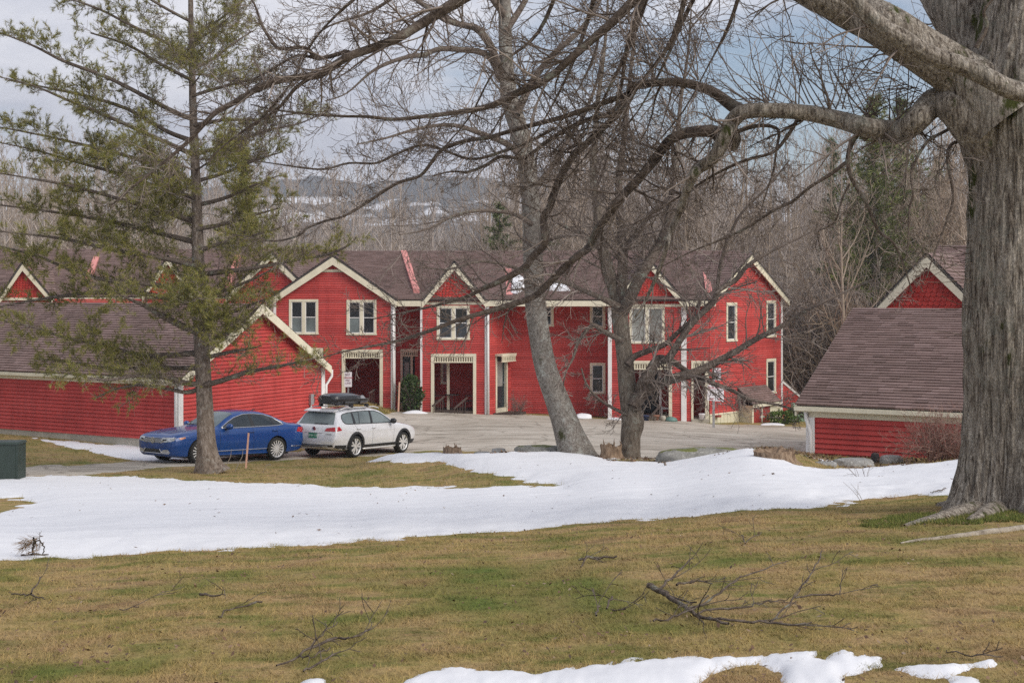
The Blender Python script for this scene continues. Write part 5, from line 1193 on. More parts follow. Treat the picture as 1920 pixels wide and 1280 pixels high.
    for k in p: k.z = k.z + min(0, 0.012*(2.9-abs(0))) 
    mb = MB(); mb.tube(p, 0.017, 8); mb.build('roof_rail', MAT['alloy'], cw.root, smooth=True)
cw.patch('windscreen', MAT['car_glass2'], lambda u, v: cw.top(X_(1.30+0.68*v), (u*2-1)*(0.70-0.12*v), 0.004), 20, 10)
cw.patch('rear_screen', MAT['car_glass2'], lambda u, v: cw.front((u*2-1)*(0.66-0.11*v), 1.03+0.36*v, -1, 0.006), 20, 8)
rs = cw.body
# spoiler, wiper, seat backs glimpsed through the glass
mb = MB(); mb.prism([(X_(4.10), -0.58, 1.452), (X_(4.30), -0.56, 1.405), (X_(4.31), 0.56, 1.405), (X_(4.10), 0.58, 1.452)], (0, 0, 0.028)); mb.build('spoiler', MAT['car_white'], cw.root)
mb = MB(); a_ = cw.front(0.05, 1.05, -1, 0.02); b_ = cw.front(-0.45, 1.055, -1, 0.02); mb.tube([a_, b_], 0.012, 6); mb.build('wiper', MAT['car_seal'], cw.root)
cw.quad_end('rear_badge_strip', MAT['car_seal'], [(-0.34, 0.765), (0.34, 0.765), (0.34, 0.775), (-0.34, 0.775)], -1, 0.006)
cw.quad_end('bumper_cladding', MAT['car_black'], [(-0.74, 0.36), (0.74, 0.36), (0.74, 0.425), (-0.74, 0.425)], -1, 0.012, 20, 3)
cw.quad_end('diffuser', MAT['metal_grey'], [(-0.50, 0.335), (0.50, 0.335), (0.60, 0.40), (-0.60, 0.40)], -1, 0.020, 20, 3)
cw.quad_end('diffuser_slot', MAT['car_seal'], [(-0.40, 0.350), (0.40, 0.350), (0.38, 0.376), (-0.38, 0.376)], -1, 0.026, 20, 3)
cw.emblem(0.0, 0.895, -1, 0.065, cw.root, 0.012)
pc = cw.front(0, 0.69, -1, 0.02); mb = MB(); mb.box(pc.x-0.006, pc.x+0.006, -0.155, 0.155, 0.615, 0.765); pl = mb.build('number_plate', MAT['plate_green'], cw.root)
def text_mesh(name, txt, size, mat, parent, M, extr=0.002, align='CENTER'):
    cu = bpy.data.curves.new(name, 'FONT'); cu.body = txt; cu.size = size; cu.align_x = align; cu.align_y = 'CENTER'; cu.extrude = extr
    o = bpy.data.objects.new(name, cu); COL.objects.link(o); bpy.context.view_layer.update()
    me = bpy.data.meshes.new_from_object(o.evaluated_get(bpy.context.evaluated_depsgraph_get())); bpy.data.objects.remove(o)
    me.transform(M); v = [tuple(p.co) for p in me.vertices]; f = [tuple(p.vertices) for p in me.polygons]
    return mesh_obj(name, v, f, mat, parent)
# text facing the car's rear: local x right -> -y of the car seen from behind, so rotate
Mr = Matrix.Translation((pc.x-0.008, 0, 0.69)) @ Matrix(((0, 0, -1, 0), (-1, 0, 0, 0), (0, 1, 0, 0), (0, 0, 0, 1)))
text_mesh('lettering', 'GKW 127', 0.085, MAT['plate_ink'], pl, Mr, 0.003)
for yy, tx in ((0.56, 'TSI'), (-0.58, '4MOTION')):
    q_ = cw.front(yy, 0.745, -1, 0.006)
    text_mesh('badge', tx, 0.05, MAT['metal_grey'], cw.root, Matrix.Translation(q_) @ Matrix(((0, 0, -1, 0), (-1, 0, 0, 0), (0, 1, 0, 0), (0, 0, 0, 1))), 0.004)
mb = MB(); mb.box(-1.75, 1.75, -0.72, 0.72, 0.20, 0.28); mb.build('underbody', MAT['car_seal'], cw.root)
cw.place((-5.00, 42.75), R(61))
# ---- roof box: rests on the wagon
rb = thing('roof_box', 'glossy black cargo box strapped to the roof of the white wagon', 'roof box', (0, 0, 0))
bl = 1.95; xs_ = np.linspace(-0.5, 0.5, 26); rings = []
for f_ in xs_:
    e = 1 - abs(f_*2)**6; hw = 0.42*(0.55+0.45*e**0.5)*(1-0.18*max(0, f_)); top_ = 0.36*(0.52+0.48*(max(0, 1-abs(f_*2+0.25)**2.4))**0.8); top_ = max(0.17, top_)
    pr = [(0, 0.03), (hw*0.8, 0.03), (hw, 0.10), (hw*1.02, 0.165), (hw*1.02, 0.185), (hw*0.94, 0.165+(top_-0.165)*0.6), (hw*0.62, top_*0.97), (0, top_)]
    rings.append([(f_*bl, -y, z) for y, z in pr] + [(f_*bl, y, z) for y, z in pr[-2:0:-1]])
m_ = len(rings[0]); v = [p for r_ in rings for p in r_]; fcs = []
for i in range(len(rings)-1):
    for j in range(m_): fcs.append((i*m_+j, i*m_+(j+1)%m_, (i+1)*m_+(j+1)%m_, (i+1)*m_+j))
fcs.append(tuple(range(m_))); fcs.append(tuple(range((len(rings)-1)*m_+m_-1, (len(rings)-1)*m_-1, -1)))
sh_ = mesh_obj('shell', v, fcs, MAT['box_black'], rb, smooth=True)
try: sh_.data.set_sharp_from_angle(angle=R(40))
except Exception: pass
for sg in (1, -1):
    mb = MB(); mb.tube([(x_, sg*0.42*(0.55+0.45*(1-abs(x_/bl*2)**6)**0.5)*(1-0.18*max(0, x_/bl))*1.03, 0.175) for x_ in np.linspace(-0.46*bl, 0.46*bl, 18)], 0.008, 6); mb.build('lid_seam', MAT['car_seal'], rb)
    hwm = 0.42*0.92
    mb = MB(); mb.prism([(0.30, sg*(hwm+0.015), 0.17), (0.62, sg*(hwm-0.0), 0.17), (0.52, sg*(hwm-0.035), 0.28), (0.38, sg*(hwm-0.02), 0.28)], (0, sg*0.02, 0)); mb.build('lid_handle', MAT['metal_grey'], rb)
    mb = MB(); mb.tube([(-0.10, sg*0.38, 0.30), (0.10, sg*0.405, 0.22), (0.30, sg*0.41, 0.20)], 0.007, 6); mb.build('lid_crease', MAT['metal_grey'], rb)
text_mesh('lettering', 'THULE', 0.07, MAT['sign_white'], rb, Matrix.Translation((-bl/2*0.955, -0.02, 0.27)) @ Matrix(((0, 0, -1, 0), (-1, 0, 0, 0), (0, 1, 0, 0), (0, 0, 0, 1))), 0.02)
for x_ in (-0.42, 0.40):
    mb = MB(); mb.box(x_-0.035, x_+0.035, -0.58, 0.58, -0.01, 0.025)
    for sg in (-1, 1): mb.box(x_-0.06, x_+0.06, sg*0.58-0.045, sg*0.58+0.045, -0.075, 0.03)
    mb.build('crossbar', MAT['car_black'], rb)
rb.matrix_world = cw.root.matrix_world @ Matrix.Translation((-0.72, 0.0, 1.60))
bpy.context.view_layer.update()
# ================================================================== TREES
class Tubes:
    """Collects tapering tubes and builds them all at once as one mesh."""
    def __init__(s): s.b = {}
    def add(s, pts, rad, k):
        s.b.setdefault((len(pts), k), ([], []))
        a, r = s.b[len(pts), k]; a.append(pts); r.append(rad)
    def arrays(s):
        Vs = []; Fs = []; n0 = 0
        for (n, k), (a, r) in s.b.items():
            p = np.array(a, float); r = np.array(r, float); m = len(p)
            t = np.empty_like(p); t[:, 1:-1] = p[:, 2:] - p[:, :-2]; t[:, 0] = p[:, 1]-p[:, 0]; t[:, -1] = p[:, -1]-p[:, -2]
            t /= np.linalg.norm(t, axis=2, keepdims=True) + 1e-9
            mean = p[:, -1] - p[:, 0]; mean /= np.linalg.norm(mean, axis=1, keepdims=True) + 1e-9
            ref = np.where(np.abs(mean[:, 1:2]) < 0.75, np.array([[0, 1.0, 0]]), np.array([[1.0, 0, 0]]))
            x = np.cross(t, ref[:, None, :]); x /= np.linalg.norm(x, axis=2, keepdims=True) + 1e-9; y = np.cross(x, t)
            ang = np.arange(k)*2*math.pi/k
            v = p[:, :, None, :] + r[:, :, None, None]*(x[:, :, None, :]*np.cos(ang)[None, None, :, None] + y[:, :, None, :]*np.sin(ang)[None, None, :, None])
            idx = np.arange(m*n*k).reshape(m, n, k) + n0; nx = np.roll(idx, -1, 2)
            f = np.stack([idx[:, :-1], nx[:, :-1], nx[:, 1:], idx[:, 1:]], -1).reshape(-1, 4)
            Vs.append(v.reshape(-1, 3)); Fs.append(f); n0 += m*n*k
        return np.concatenate(Vs), np.concatenate(Fs)
    def build(s, name, mat, parent, kind=None):
        v, f = s.arrays(); return mesh_obj(name, v, f, mat, parent, smooth=True, kind=kind)
def catmull(pts, n=4):
    """pts: list of tuples of any length; returns a denser list."""
    a = np.array(pts, float); out = []
    for i in range(len(a)-1):
        p0, p1, p2, p3 = a[max(i-1, 0)], a[i], a[i+1], a[min(i+2, len(a)-1)]
        for j in range(n):
            t = j/n; out.append(0.5*((2*p1) + (-p0+p2)*t + (2*p0-5*p1+4*p2-p3)*t*t + (-p0+3*p1-3*p2+p3)*t**3))
    out.append(a[-1]); return np.array(out)
def limb_px(pl, Y0, Y1, n=4, wob=0.0, seed=0):
    """pl: [(u, v, width px)]; depth runs Y0 -> Y1. Returns points (m) and radii."""
    c = catmull(pl, n); m = len(c); yy = np.linspace(Y0, Y1, m)
    if wob:
        q = np.linspace(0, m/5.0, m); yy = yy + wob*(vnoise(q, np.full(m, seed*3.7))-0.5)*2
    p = np.stack([(c[:, 0]-CX)*yy/F, yy, EYE-(c[:, 1]-HZ)*yy/F], -1); r = np.maximum(c[:, 2], 0.8)*yy/F/2
    return p, r
def rvec(rr):
    while True:
        x, y, z = rr.uniform(-1, 1), rr.uniform(-1, 1), rr.uniform(-1, 1); d = x*x+y*y+z*z
        if 0.05 < d < 1: d = math.sqrt(d); return (x/d, y/d, z/d)
def grow(T, p, d, L, r, lvl, rr, o):
    """Recursive crooked shoot. o: dict of habit parameters."""
    n = o['n'][lvl]; pts = [p]; rad = [r]; st = L/(n-1); x, y, z = p; dx, dy, dz = d; kink = o['kink'][lvl]
    up = o['up'][lvl]; tip = r*o['tip'][lvl]; dirs = [d]
    for i in range(1, n):
        q = rvec(rr); dx += q[0]*kink; dy += q[1]*kink; dz += q[2]*kink + up
        m = math.sqrt(dx*dx+dy*dy+dz*dz); dx /= m; dy /= m; dz /= m
        x += dx*st; y += dy*st; z += dz*st; pts.append((x, y, z)); rad.append(max(r+(tip-r)*i/(n-1), o['rmin'])); dirs.append((dx, dy, dz))
    T.add(pts, rad, 5 if r > 0.02 else (4 if r > o.get('r4', 0.012) else 3))
    if lvl >= o['max']: return
    nch = o['ch'][lvl]; nch = int(nch) + (rr.random() < nch-int(nch)); s0 = o['start'][lvl]
    sgn = rr.choice((-1, 1))
    for c in range(nch):
        t = s0 + (1-s0)*(c+rr.random()*0.9)/max(nch, 1); k = min(n-2, int(t*(n-1))); fr = t*(n-1)-k
        a = pts[k]; b = pts[k+1]; pp = tuple(a[i]+(b[i]-a[i])*fr for i in range(3)); dd = dirs[k+1]
        q = rvec(rr); dot = q[0]*dd[0]+q[1]*dd[1]+q[2]*dd[2]; q = [q[i]-dd[i]*dot for i in range(3)]
        m = math.sqrt(sum(i*i for i in q))+1e-6; q = [i/m for i in q]
        an = R(rr.uniform(*o['ang'][lvl])); nd = [dd[i]*math.cos(an)+q[i]*math.sin(an) for i in range(3)]
        nd[1] *= o.get('flat', 1.0); m = math.sqrt(sum(i*i for i in nd))+1e-6; nd = tuple(i/m for i in nd)
        lr = rad[k]*rr.uniform(*o['rr']); ll = L*rr.uniform(*o['lr'][lvl])*(1-0.45*t)
        grow(T, pp, nd, ll, max(lr, o['rmin']), lvl+1, rr, o)
def sprout(T, p, r, rr, o, step, Lr, r_ratio=(0.22, 0.4), rmax=0.03, s0=0.12, bias=(0, 0, 0), taper=0.5, lvl=0, ang=(35, 75)):
    """Side shoots along a traced limb."""
    d = np.diff(p, axis=0); seg = np.linalg.norm(d, axis=1); cum = np.concatenate([[0], np.cumsum(seg)]); tot = cum[-1]
    s = tot*s0 + rr.random()*step
    while s < tot:
        k = min(len(seg)-1, int(np.searchsorted(cum, s)-1)); f = (s-cum[k])/seg[k]; pp = p[k]+d[k]*f; t = d[k]/seg[k]
        q = np.array(rvec(rr)); q = q - t*np.dot(q, t); q /= np.linalg.norm(q)+1e-6; an = R(rr.uniform(*ang))
        nd = t*math.cos(an) + q*math.sin(an) + np.array(bias); nd[1] *= o.get('flat', 1.0); nd /= np.linalg.norm(nd)
        rad = min(rmax, r[k]*rr.uniform(*r_ratio)); L = rr.uniform(*Lr)*(1-taper*s/tot)
        grow(T, tuple(pp), tuple(nd), L, max(rad, o['rmin']), lvl, rr, o); s += step*0.62*rr.uniform(0.5, 1.6)
def one_limb(p, r, parent, k, name='limb', mat='bark_limb'):
    T1 = Tubes(); T1.add([tuple(q) for q in p], list(r), k); return T1.build(name, MAT[mat], parent)
def rough_trunk(name, p, r, mat, parent, k=28, amp=0.05, zs=1.2, xs=7.0, seed=0, flare=0.0, lobes=5, sub=3):
    """Thick limb as a skin of rings, displaced into bark plates; p, r along the axis."""
    q = catmull(np.concatenate([p, r[:, None]], 1), sub); p = q[:, :3]; r = q[:, 3]; m = len(p)
    t = np.gradient(p, axis=0); t /= np.linalg.norm(t, axis=1, keepdims=True)
    x = np.cross(t, np.array([0, 1.0, 0])); x /= np.linalg.norm(x, axis=1, keepdims=True); y = np.cross(x, t)
    cum = np.concatenate([[0], np.cumsum(np.linalg.norm(np.diff(p, axis=0), axis=1))])
    a = np.linspace(0, 2*math.pi, k, endpoint=False); ca, sa = np.cos(a), np.sin(a)
    A = a[None, :]; S = cum[:, None]
    rn = fbm(ca[None]*xs, sa[None]*xs, S*zs*0.55, seed, 4); rid = 1-np.abs(2*fbm(ca[None]*xs*1.6, sa[None]*xs*1.6, S*zs, seed+9, 3)-1)
    big = fbm(ca[None]*1.3, sa[None]*1.3, S*0.5, seed+4, 3)-0.5
    disp = amp*((rn-0.5)*1.3 + (rid-0.75)*0.9) + 0.22*big
    fl = flare*np.exp(-S/(0.45*max(r[0], 0.1)/0.5))*(0.6+0.55*np.cos(lobes*A+1.3)+0.35*np.cos(2*A+0.5))
    rad = r[:, None]*(1+disp+fl)
    v = p[:, None, :] + rad[..., None]*(x[:, None, :]*ca[None, :, None] + y[:, None, :]*sa[None, :, None])
    idx = np.arange(m*k).reshape(m, k); nx = np.roll(idx, -1, 1); f = np.stack([idx[:-1], nx[:-1], nx[1:], idx[1:]], -1).reshape(-1, 4)
    return mesh_obj(name, v.reshape(-1, 3), f, mat, parent, smooth=True)
def lerp_len(p, r, n):
    c = np.concatenate([[0], np.cumsum(np.linalg.norm(np.diff(p, axis=0), axis=1))]); q = np.linspace(0, c[-1], n)
    return np.stack([np.interp(q, c, p[:, i]) for i in range(3)], -1), np.interp(q, c, r)
# ------------------------------------------------------------------ the big maple at the right
YM = 12.3
mb0 = P(1912, 965, YM)
mp_t = thing('maple_tree', 'massive furrowed maple with mossy base and far reaching bare limbs', 'tree', (mb0.x, mb0.y, mb0.z))
p, r = limb_px([(1914, 1010, 250), (1914, 960, 215), (1914, 900, 204), (1916, 800, 200), (1916, 700, 203), (1916, 600, 205), (1918, 500, 203), (1922, 400, 200), (1926, 320, 208), (1926, 240, 236), (1930, 160, 240), (1935, 90, 210), (1940, 0, 180), (1945, -120, 150)], YM, YM, 5)
rough_trunk('trunk', p, r, MAT['bark_maple'], mp_t, 300, 0.10, 1.8, 12.0, 5, 0.62, 5, 5)
for (pl_, Y0_, Y1_) in (([(1880,950,40),(1835,958,46),(1798,972,38),(1765,988,28),(1730,1003,20),(1695,1016,10)], 12.3, 10.9), ([(1890,955,40),(1862,985,44),(1842,1006,32),(1815,1022,16)], 12.2, 10.9), ([(1930,960,60),(1930,990,48),(1938,1015,30),(1948,1032,14)], 12.2, 10.8), ([(1860,925,50),(1815,922,40),(1785,928,28),(1760,934,14)], 12.5, 13.1)):
    p_, r_ = limb_px(pl_, Y0_, Y1_, 3)
    for i_ in range(len(p_)):
        p_[i_, 2] = gz(p_[i_, 0], p_[i_, 1]) + 0.04*(1-i_/len(p_)) - r_[i_]*0.35
    rough_trunk('root', p_, r_, MAT['bark_maple'], mp_t, 40, 0.10, 3.0, 5.0, int(pl_[0][0]) % 40, 0, 5, 3)
mo = {'n': (11, 10, 8, 6), 'kink': (0.15, 0.15, 0.15, 0.16), 'up': (0.005, 0.02, 0.03, 0.03), 'tip': (0.35, 0.4, 0.5, 0.6), 'rmin': 0.0024, 'max': 2, 'ch': (6, 3.5, 0), 'start': (0.12, 0.15, 0.2),
      'ang': ((25, 55), (25, 55), (30, 60)), 'rr': (0.45, 0.7), 'lr': ((0.45, 0.85), (0.4, 0.75), (0.5, 0.9)), 'r4': 0.006, 'flat': 0.8}
TM = Tubes(); TML = Tubes(); rr = random.Random(101)
def maple_limb(pl, Y0, Y1, step=None, Lr=(0.4, 1.1), bias=(0, 0, 0), s0=0.1, rough=False, seed=0, wob=0.15, name='limb'):
    p, r = limb_px(pl, Y0, Y1, 5, wob, seed)
    if rough: rough_trunk(name, p, r, MAT['bark_maple'], mp_t, 60, 0.07, 3.0, 6.0, seed+20, 0, 5, 2)
    else: one_limb(p, r, mp_t, 10 if r[0] > 0.02 else 6)
    if step: sprout(TM, p, r, rr, mo, step, Lr, rmax=0.014, s0=s0, bias=bias)
    return p, r
maple_limb([(1890,285,110),(1830,235,88),(1795,203,72),(1768,190,60),(1742,200,50),(1718,226,45),(1692,246,42),(1660,246,40),(1620,238,36),(1570,224,32),(1520,213,30),(1470,208,29),(1420,207,29),(1390,212,30),(1370,232,30),(1358,258,28),(1346,285,26),(1330,303,25),(1311,315,23),(1300,328,21),(1290,352,17),(1277,386,14),(1268,412,12),(1255,437,11),(1249,465,10),(1236,505,8),(1212,560,6),(1190,596,4)], 12.2, 13.2, 0.16, (0.4, 1.2), (0, 0, 0.05), 0.2, True, 1)
maple_limb([(1370,240,24),(1376,262,25),(1374,282,14)], 12.9, 12.95, None, rough=True, seed=3, wob=0)
maple_limb([(1358,262,30),(1340,248,26),(1322,246,23),(1289,249,21),(1266,257,20),(1251,268,19),(1232,294,18),(1210,321,17),(1189,345,17),(1174,360,16),(1154,384,16),(1133,414,15),(1120,431,15),(1104,464,15),(1081,481,14),(1053,507,14),(1025,535,13),(997,558,12),(931,579,10),(856,601,8),(800,622,7),(740,640,5),(690,650,4),(640,660,3),(600,672,2)], 12.9, 13.8, 0.15, (0.35, 0.9), (-0.1, 0, 0), 0.1, False, 4, 0.25)
maple_limb([(1395,212,30),(1371,197,24),(1335,172,20),(1289,157,17),(1251,154,16),(1195,161,15),(1176,180,14),(1157,215,14),(1140,232,13),(1118,251,13),(1092,277,13),(1077,289,13),(1049,337,14),(1030,390,13),(1019,408,14),(1021,455,15),(999,481,14),(980,504,13),(931,530,11),(905,541,9),(875,556,7),(820,572,5),(760,585,3),(700,598,2)], 13.0, 14.0, 0.15, (0.4, 1.0), (0, 0, 0.05), 0.08, False, 5, 0.25)
maple_limb([(1890,230,140),(1840,170,112),(1800,140,95),(1730,95,85),(1660,50,80),(1600,20,74),(1540,-10,66),(1450,-50,55),(1300,-95,45),(1150,-90,36),(1000,-60,28),(900,-20,24)], 12.1, 12.6, 0.3, (0.5, 1.3), (0, 0, -0.15), 0.15, True, 7)
maple_limb([(1000,-60,28),(900,-20,24),(850,8,22),(790,45,19),(745,72,18),(700,90,17),(650,108,16),(600,140,15),(560,145,13),(500,158,13),(440,192,11),(400,215,10),(350,268,8),(300,310,6),(250,350,4.5),(205,388,3)], 12.55, 13.2, 0.13, (0.35, 0.95), (0, 0, 0.05), 0.12, False, 8, 0.2)
maple_limb([(660,106,10),(649,98,9),(600,109,8),(570,90,8),(527,92,7),(512,81,7),(491,47,5),(480,15,4),(462,-20,3)], 12.9, 13.0, 0.11, (0.2, 0.5), (0, 0, 0.1), 0.1, False, 9, 0.05)
maple_limb([(600,112,6),(560,104,5),(530,118,4.5),(500,136,4),(470,150,3),(430,160,2)], 12.95, 13.1, 0.12, (0.2, 0.45), (0, 0, 0.0), 0.1, False, 10, 0.05)
maple_limb([(592,140,9),(555,165,7),(520,205,6),(480,230,5),(430,265,3.5),(390,300,2.5)], 13.0, 13.3, 0.11, (0.2, 0.5), (0, 0, 0), 0.1, False, 11, 0.05)
maple_limb([(1940,178,36),(1890,166,37),(1840,140,35),(1800,122,35),(1760,110,36),(1720,90,36),(1690,72,36),(1660,55,34),(1630,30,30),(1600,0,28),(1550,-45,25)], 11.1, 11.2, None, rough=True, seed=12, wob=0, name='broken_limb')
maple_limb([(1910,240,160),(1870,130,140),(1840,70,125),(1800,15,112),(1760,-45,100),(1700,-120,85)], 12.6, 13.0, 0.35, (0.5, 1.2), (0, 0, 0), 0.4, True, 13)
maple_limb([(1830,90,10),(1850,50,8),(1845,20,6),(1870,-10,4)], 11.3, 11.2, None, seed=14, wob=0)
maple_limb([(1300,-95,22),(1210,-20,19),(1150,40,17),(1110,75,16),(1070,110,15),(1040,138,14),(1010,158,14),(985,168,14),(955,182,14),(930,195,12),(890,206,10),(850,212,9),(800,218,8),(740,224,7),(690,219,6),(640,218,5),(574,214,4),(504,204,3),(470,196,2)], 12.6, 13.4, 0.14, (0.35, 0.9), (0, 0, 0), 0.1, False, 15, 0.2)
maple_limb([(1180,176,12),(1140,190,11),(1090,208,10),(1040,224,9),(985,238,9),(940,251,8),(912,259,8),(875,264,8),(830,280,7),(811,302,7),(787,330,6),(742,345,6),(686,381,6),(645,405,5),(611,414,5),(577,427,4.5),(559,442,4),(517,452,3.5),(480,446,2.5),(440,440,2)], 13.1, 13.8, 0.17, (0.3, 0.8), (0, 0, 0), 0.1, False, 16, 0.2)
maple_limb([(1157,215,10),(1110,222,9),(1060,244,8),(1025,266,8),(1002,284,7),(980,297,7),(939,294,7),(912,309,6),(879,322,5),(845,322,3.5),(810,330,2.5)], 13.2, 13.6, 0.14, (0.3, 0.7), (0, 0, 0), 0.1, False, 17, 0.1)
maple_limb([(1040,240,7),(1000,262,6),(940,285,6),(880,298,5),(800,272,5),(739,291,5),(705,306,4.5),(654,306,4),(611,317,4),(570,315,3.5),(508,306,2.5),(460,300,2)], 13.3, 13.7, 0.14, (0.25, 0.6), (0, 0, 0), 0.08, False, 18, 0.15)
maple_limb([(1625,262,13),(1610,251,11),(1595,274,9),(1589,302,8),(1595,330,8),(1606,352,7),(1625,382,7),(1638,414,6),(1649,435,6),(1672,452,5),(1687,478,4),(1702,520,3),(1710,548,2)], 12.5, 12.4, 0.16, (0.2, 0.5), (0, 0, -0.1), 0.3, False, 19, 0.05)
maple_limb([(1589,302,7),(1560,325,7),(1520,350,6),(1485,378,6),(1450,395,5),(1400,427,5),(1350,450,4),(1300,470,3),(1240,500,2)], 12.5, 12.9, 0.15, (0.25, 0.6), (0, 0, -0.05), 0.1, False, 20, 0.1)
maple_limb([(1593,345,4.5),(1580,370,4),(1568,410,3.5),(1552,425,3),(1533,437,2.5),(1540,470,2)], 12.45, 12.6, 0.13, (0.12, 0.3), (0, 0, -0.1), 0.1, False, 21, 0.03)
maple_limb([(1850,262,8),(1800,238,7),(1765,250,6),(1735,270,6),(1709,322,5),(1712,364,4.5),(1705,394,4),(1703,450,3),(1698,490,2)], 12.4, 12.0, 0.15, (0.15, 0.45), (0, 0, -0.1), 0.15, False, 22, 0.05)
maple_limb([(1852,300,8),(1808,268,7),(1783,272,6),(1776,300,5),(1787,367,5),(1776,412,4),(1750,480,3),(1738,520,2)], 12.4, 11.9, 0.13, (0.15, 0.4), (-0.1, 0, -0.1), 0.15, False, 23, 0.05)
maple_limb([(1380,248,9),(1410,238,8),(1440,236,7),(1460,246,6),(1456,280,5),(1450,320,4),(1440,352,3),(1425,400,2)], 12.9, 12.7, 0.13, (0.2, 0.5), (0, 0, -0.1), 0.2, False, 24, 0.05)
maple_limb([(1500,215,8),(1480,250,7),(1450,285,6),(1400,300,6),(1350,322,5),(1300,352,4),(1240,390,3),(1190,420,2)], 12.7, 13.1, 0.15, (0.25, 0.65), (0, 0, 0), 0.2, False, 25, 0.1)
for (a, b_, c_) in (((1230,-60,12),(1190,60,9),(1150,150,6)), ((1300,-70,11),(1262,70,9),(1200,158,5)), ((1225,-40,10),(1180,70,8),(1158,190,5)), ((1330,-60,10),(1280,40,8),(1245,120,5)), ((1130,-60,9),(1095,60,8),(1060,150,5)), ((1400,-60,8),(1370,40,7),(1330,120,3)), ((1060,-60,9),(1010,60,7),(930,130,4)), ((780,-40,8),(700,20,6),(600,60,3)), ((700,-30,8),(640,20,6),(590,75,3))):
    maple_limb([a, b_, c_, (c_[0]-50, c_[1]+90, 3), (c_[0]-110, c_[1]+160, 2)], 12.7, 13.3, 0.15, (0.3, 0.8), (-0.05, 0, -0.05), 0.1, False, int(a[0])%50, 0.2)
# twigs rising from the long level limb and hanging from the upper one
for (u, v, n_) in ((1560, 205, 7), (1620, 220, 6), (1500, 195, 6), (1440, 190, 6), (1670, 230, 5), (1290, 150, 5)):
    for i in range(n_):
        q = P(u+rr.uniform(-30, 30), v, 12.6+rr.uniform(-0.1, 0.1)); grow(TM, tuple(q), (rr.uniform(-0.9, 0.3), rr.uniform(-0.3, 0.3), rr.uniform(0.3, 0.9)), rr.uniform(0.5, 1.0), 0.007, 1, rr, mo)
for i in range(26):
    u = rr.uniform(1480, 1800); v = 60+(u-1540)*0.42 + 30; q = P(u, v, 12.4+rr.uniform(-0.1, 0.4)); grow(TM, tuple(q), (rr.uniform(-1, -0.2), rr.uniform(-0.3, 0.3), rr.uniform(-0.5, 0.3)), rr.uniform(0.4, 0.9), 0.006, 1, rr, mo)
for i in range(14):
    q = P(rr.uniform(1815, 1830), rr.uniform(450, 640), 12.2); grow(TM, tuple(q), (-1, rr.uniform(-0.3, 0.2), rr.uniform(-0.4, 0.3)), rr.uniform(0.25, 0.55), 0.005, 2, rr, mo)
TM.build('branches', MAT['twig'], mp_t, kind='stuff')
# ------------------------------------------------------------------ the leaning grey tree and the forked one on the berm
YT = 34.0
to = {'n': (11, 10, 8, 6), 'kink': (0.13, 0.13, 0.14, 0.15), 'up': (0.0, 0.012, 0.02, 0.02), 'tip': (0.3, 0.35, 0.5, 0.6), 'rmin': 0.0052, 'max': 2, 'ch': (6.5, 3.5, 0), 'start': (0.10, 0.12, 0.2),
      'ang': ((25, 58), (25, 58), (30, 60)), 'rr': (0.42, 0.66), 'lr': ((0.45, 0.85), (0.4, 0.75), (0.5, 0.9)), 'r4': 0.012, 'flat': 0.85}
lt = thing('bare_tree', 'leaning grey trunked bare tree rising from the rocks at the lot edge', 'tree', P(1078, 845, YT))
TL = Tubes(); TLL = Tubes(); rr = random.Random(202)
p, r = limb_px([(1084,872,72),(1078,845,60),(1066,810,51),(1052,770,47),(1037,730,44),(1023,690,41),(1013,640,39),(1006,590,38),(1002,540,37),(999,480,36),(996,400,34),(990,320,34),(975,250,34),(957,190,33),(950,130,26),(947,60,25),(946,0,24),(945,-80,24),(938,-200,18),(930,-330,10)], YT, YT, 4)
rough_trunk('trunk', p, r, MAT['bark_grey'], lt, 48, 0.035, 2.0, 4.0, 33, 0.28, 5, 3); lt_p, lt_r = p, r
def lean_limb(pl, Y1, step, Lr=(0.8, 2.4), bias=(0, 0, 0), s0=0.1, seed=0, T=None, Y0=YT, opt=None):
    p, r = limb_px(pl, Y0, Y1, 4, 0.4, seed); one_limb(p, r, lt if T is None else ft, 8); T = T or TL; sprout(T, p, r, rr, opt or to, step, Lr, rmax=0.035, s0=s0, bias=bias)
lean_limb([(940,150,20),(929,112,17),(916,80,15),(894,54,14),(870,48,12),(834,38,10),(810,20,9),(780,0,7),(740,-40,4)], 32.5, 0.4, seed=1)
lean_limb([(935,135,15),(920,110,13),(900,98,12),(870,94,11),(825,92,10),(795,103,9),(760,108,8),(720,122,7),(690,140,5),(650,175,3),(610,190,2)], 32, 0.35, seed=2)
lean_limb([(968,215,16),(1000,150,13),(1040,100,11),(1085,60,9),(1120,10,7),(1150,-50,5)], 35, 0.4, seed=3)
lean_limb([(985,300,14),(950,270,12),(900,250,10),(850,235,8),(790,240,6),(720,260,4),(670,270,2)], 31.5, 0.4, seed=4)
lean_limb([(994,360,12),(1030,320,10),(1060,270,8),(1095,215,7),(1120,150,5),(1130,90,3)], 36, 0.4, seed=5)
lean_limb([(997,420,10),(960,400,8),(900,395,7),(850,405,6),(800,430,4),(750,440,2)], 31.5, 0.4, seed=6)
lean_limb([(947,60,14),(980,10,11),(1010,-50,8),(1040,-120,5)], 34.5, 0.5, seed=7); lean_limb([(947,30,14),(910,-20,11),(870,-80,8),(830,-140,5)], 33, 0.5, seed=8)
lean_limb([(998,470,9),(1030,450,7),(1080,440,6),(1130,460,4),(1160,470,2)], 33, 0.4, seed=9)
lean_limb([(1000,520,8),(960,500,6),(900,490,5),(840,505,4),(780,500,2)], 32, 0.35, (0.6, 1.6), seed=10)
TL.build('branches', MAT['twig'], lt, kind='stuff')
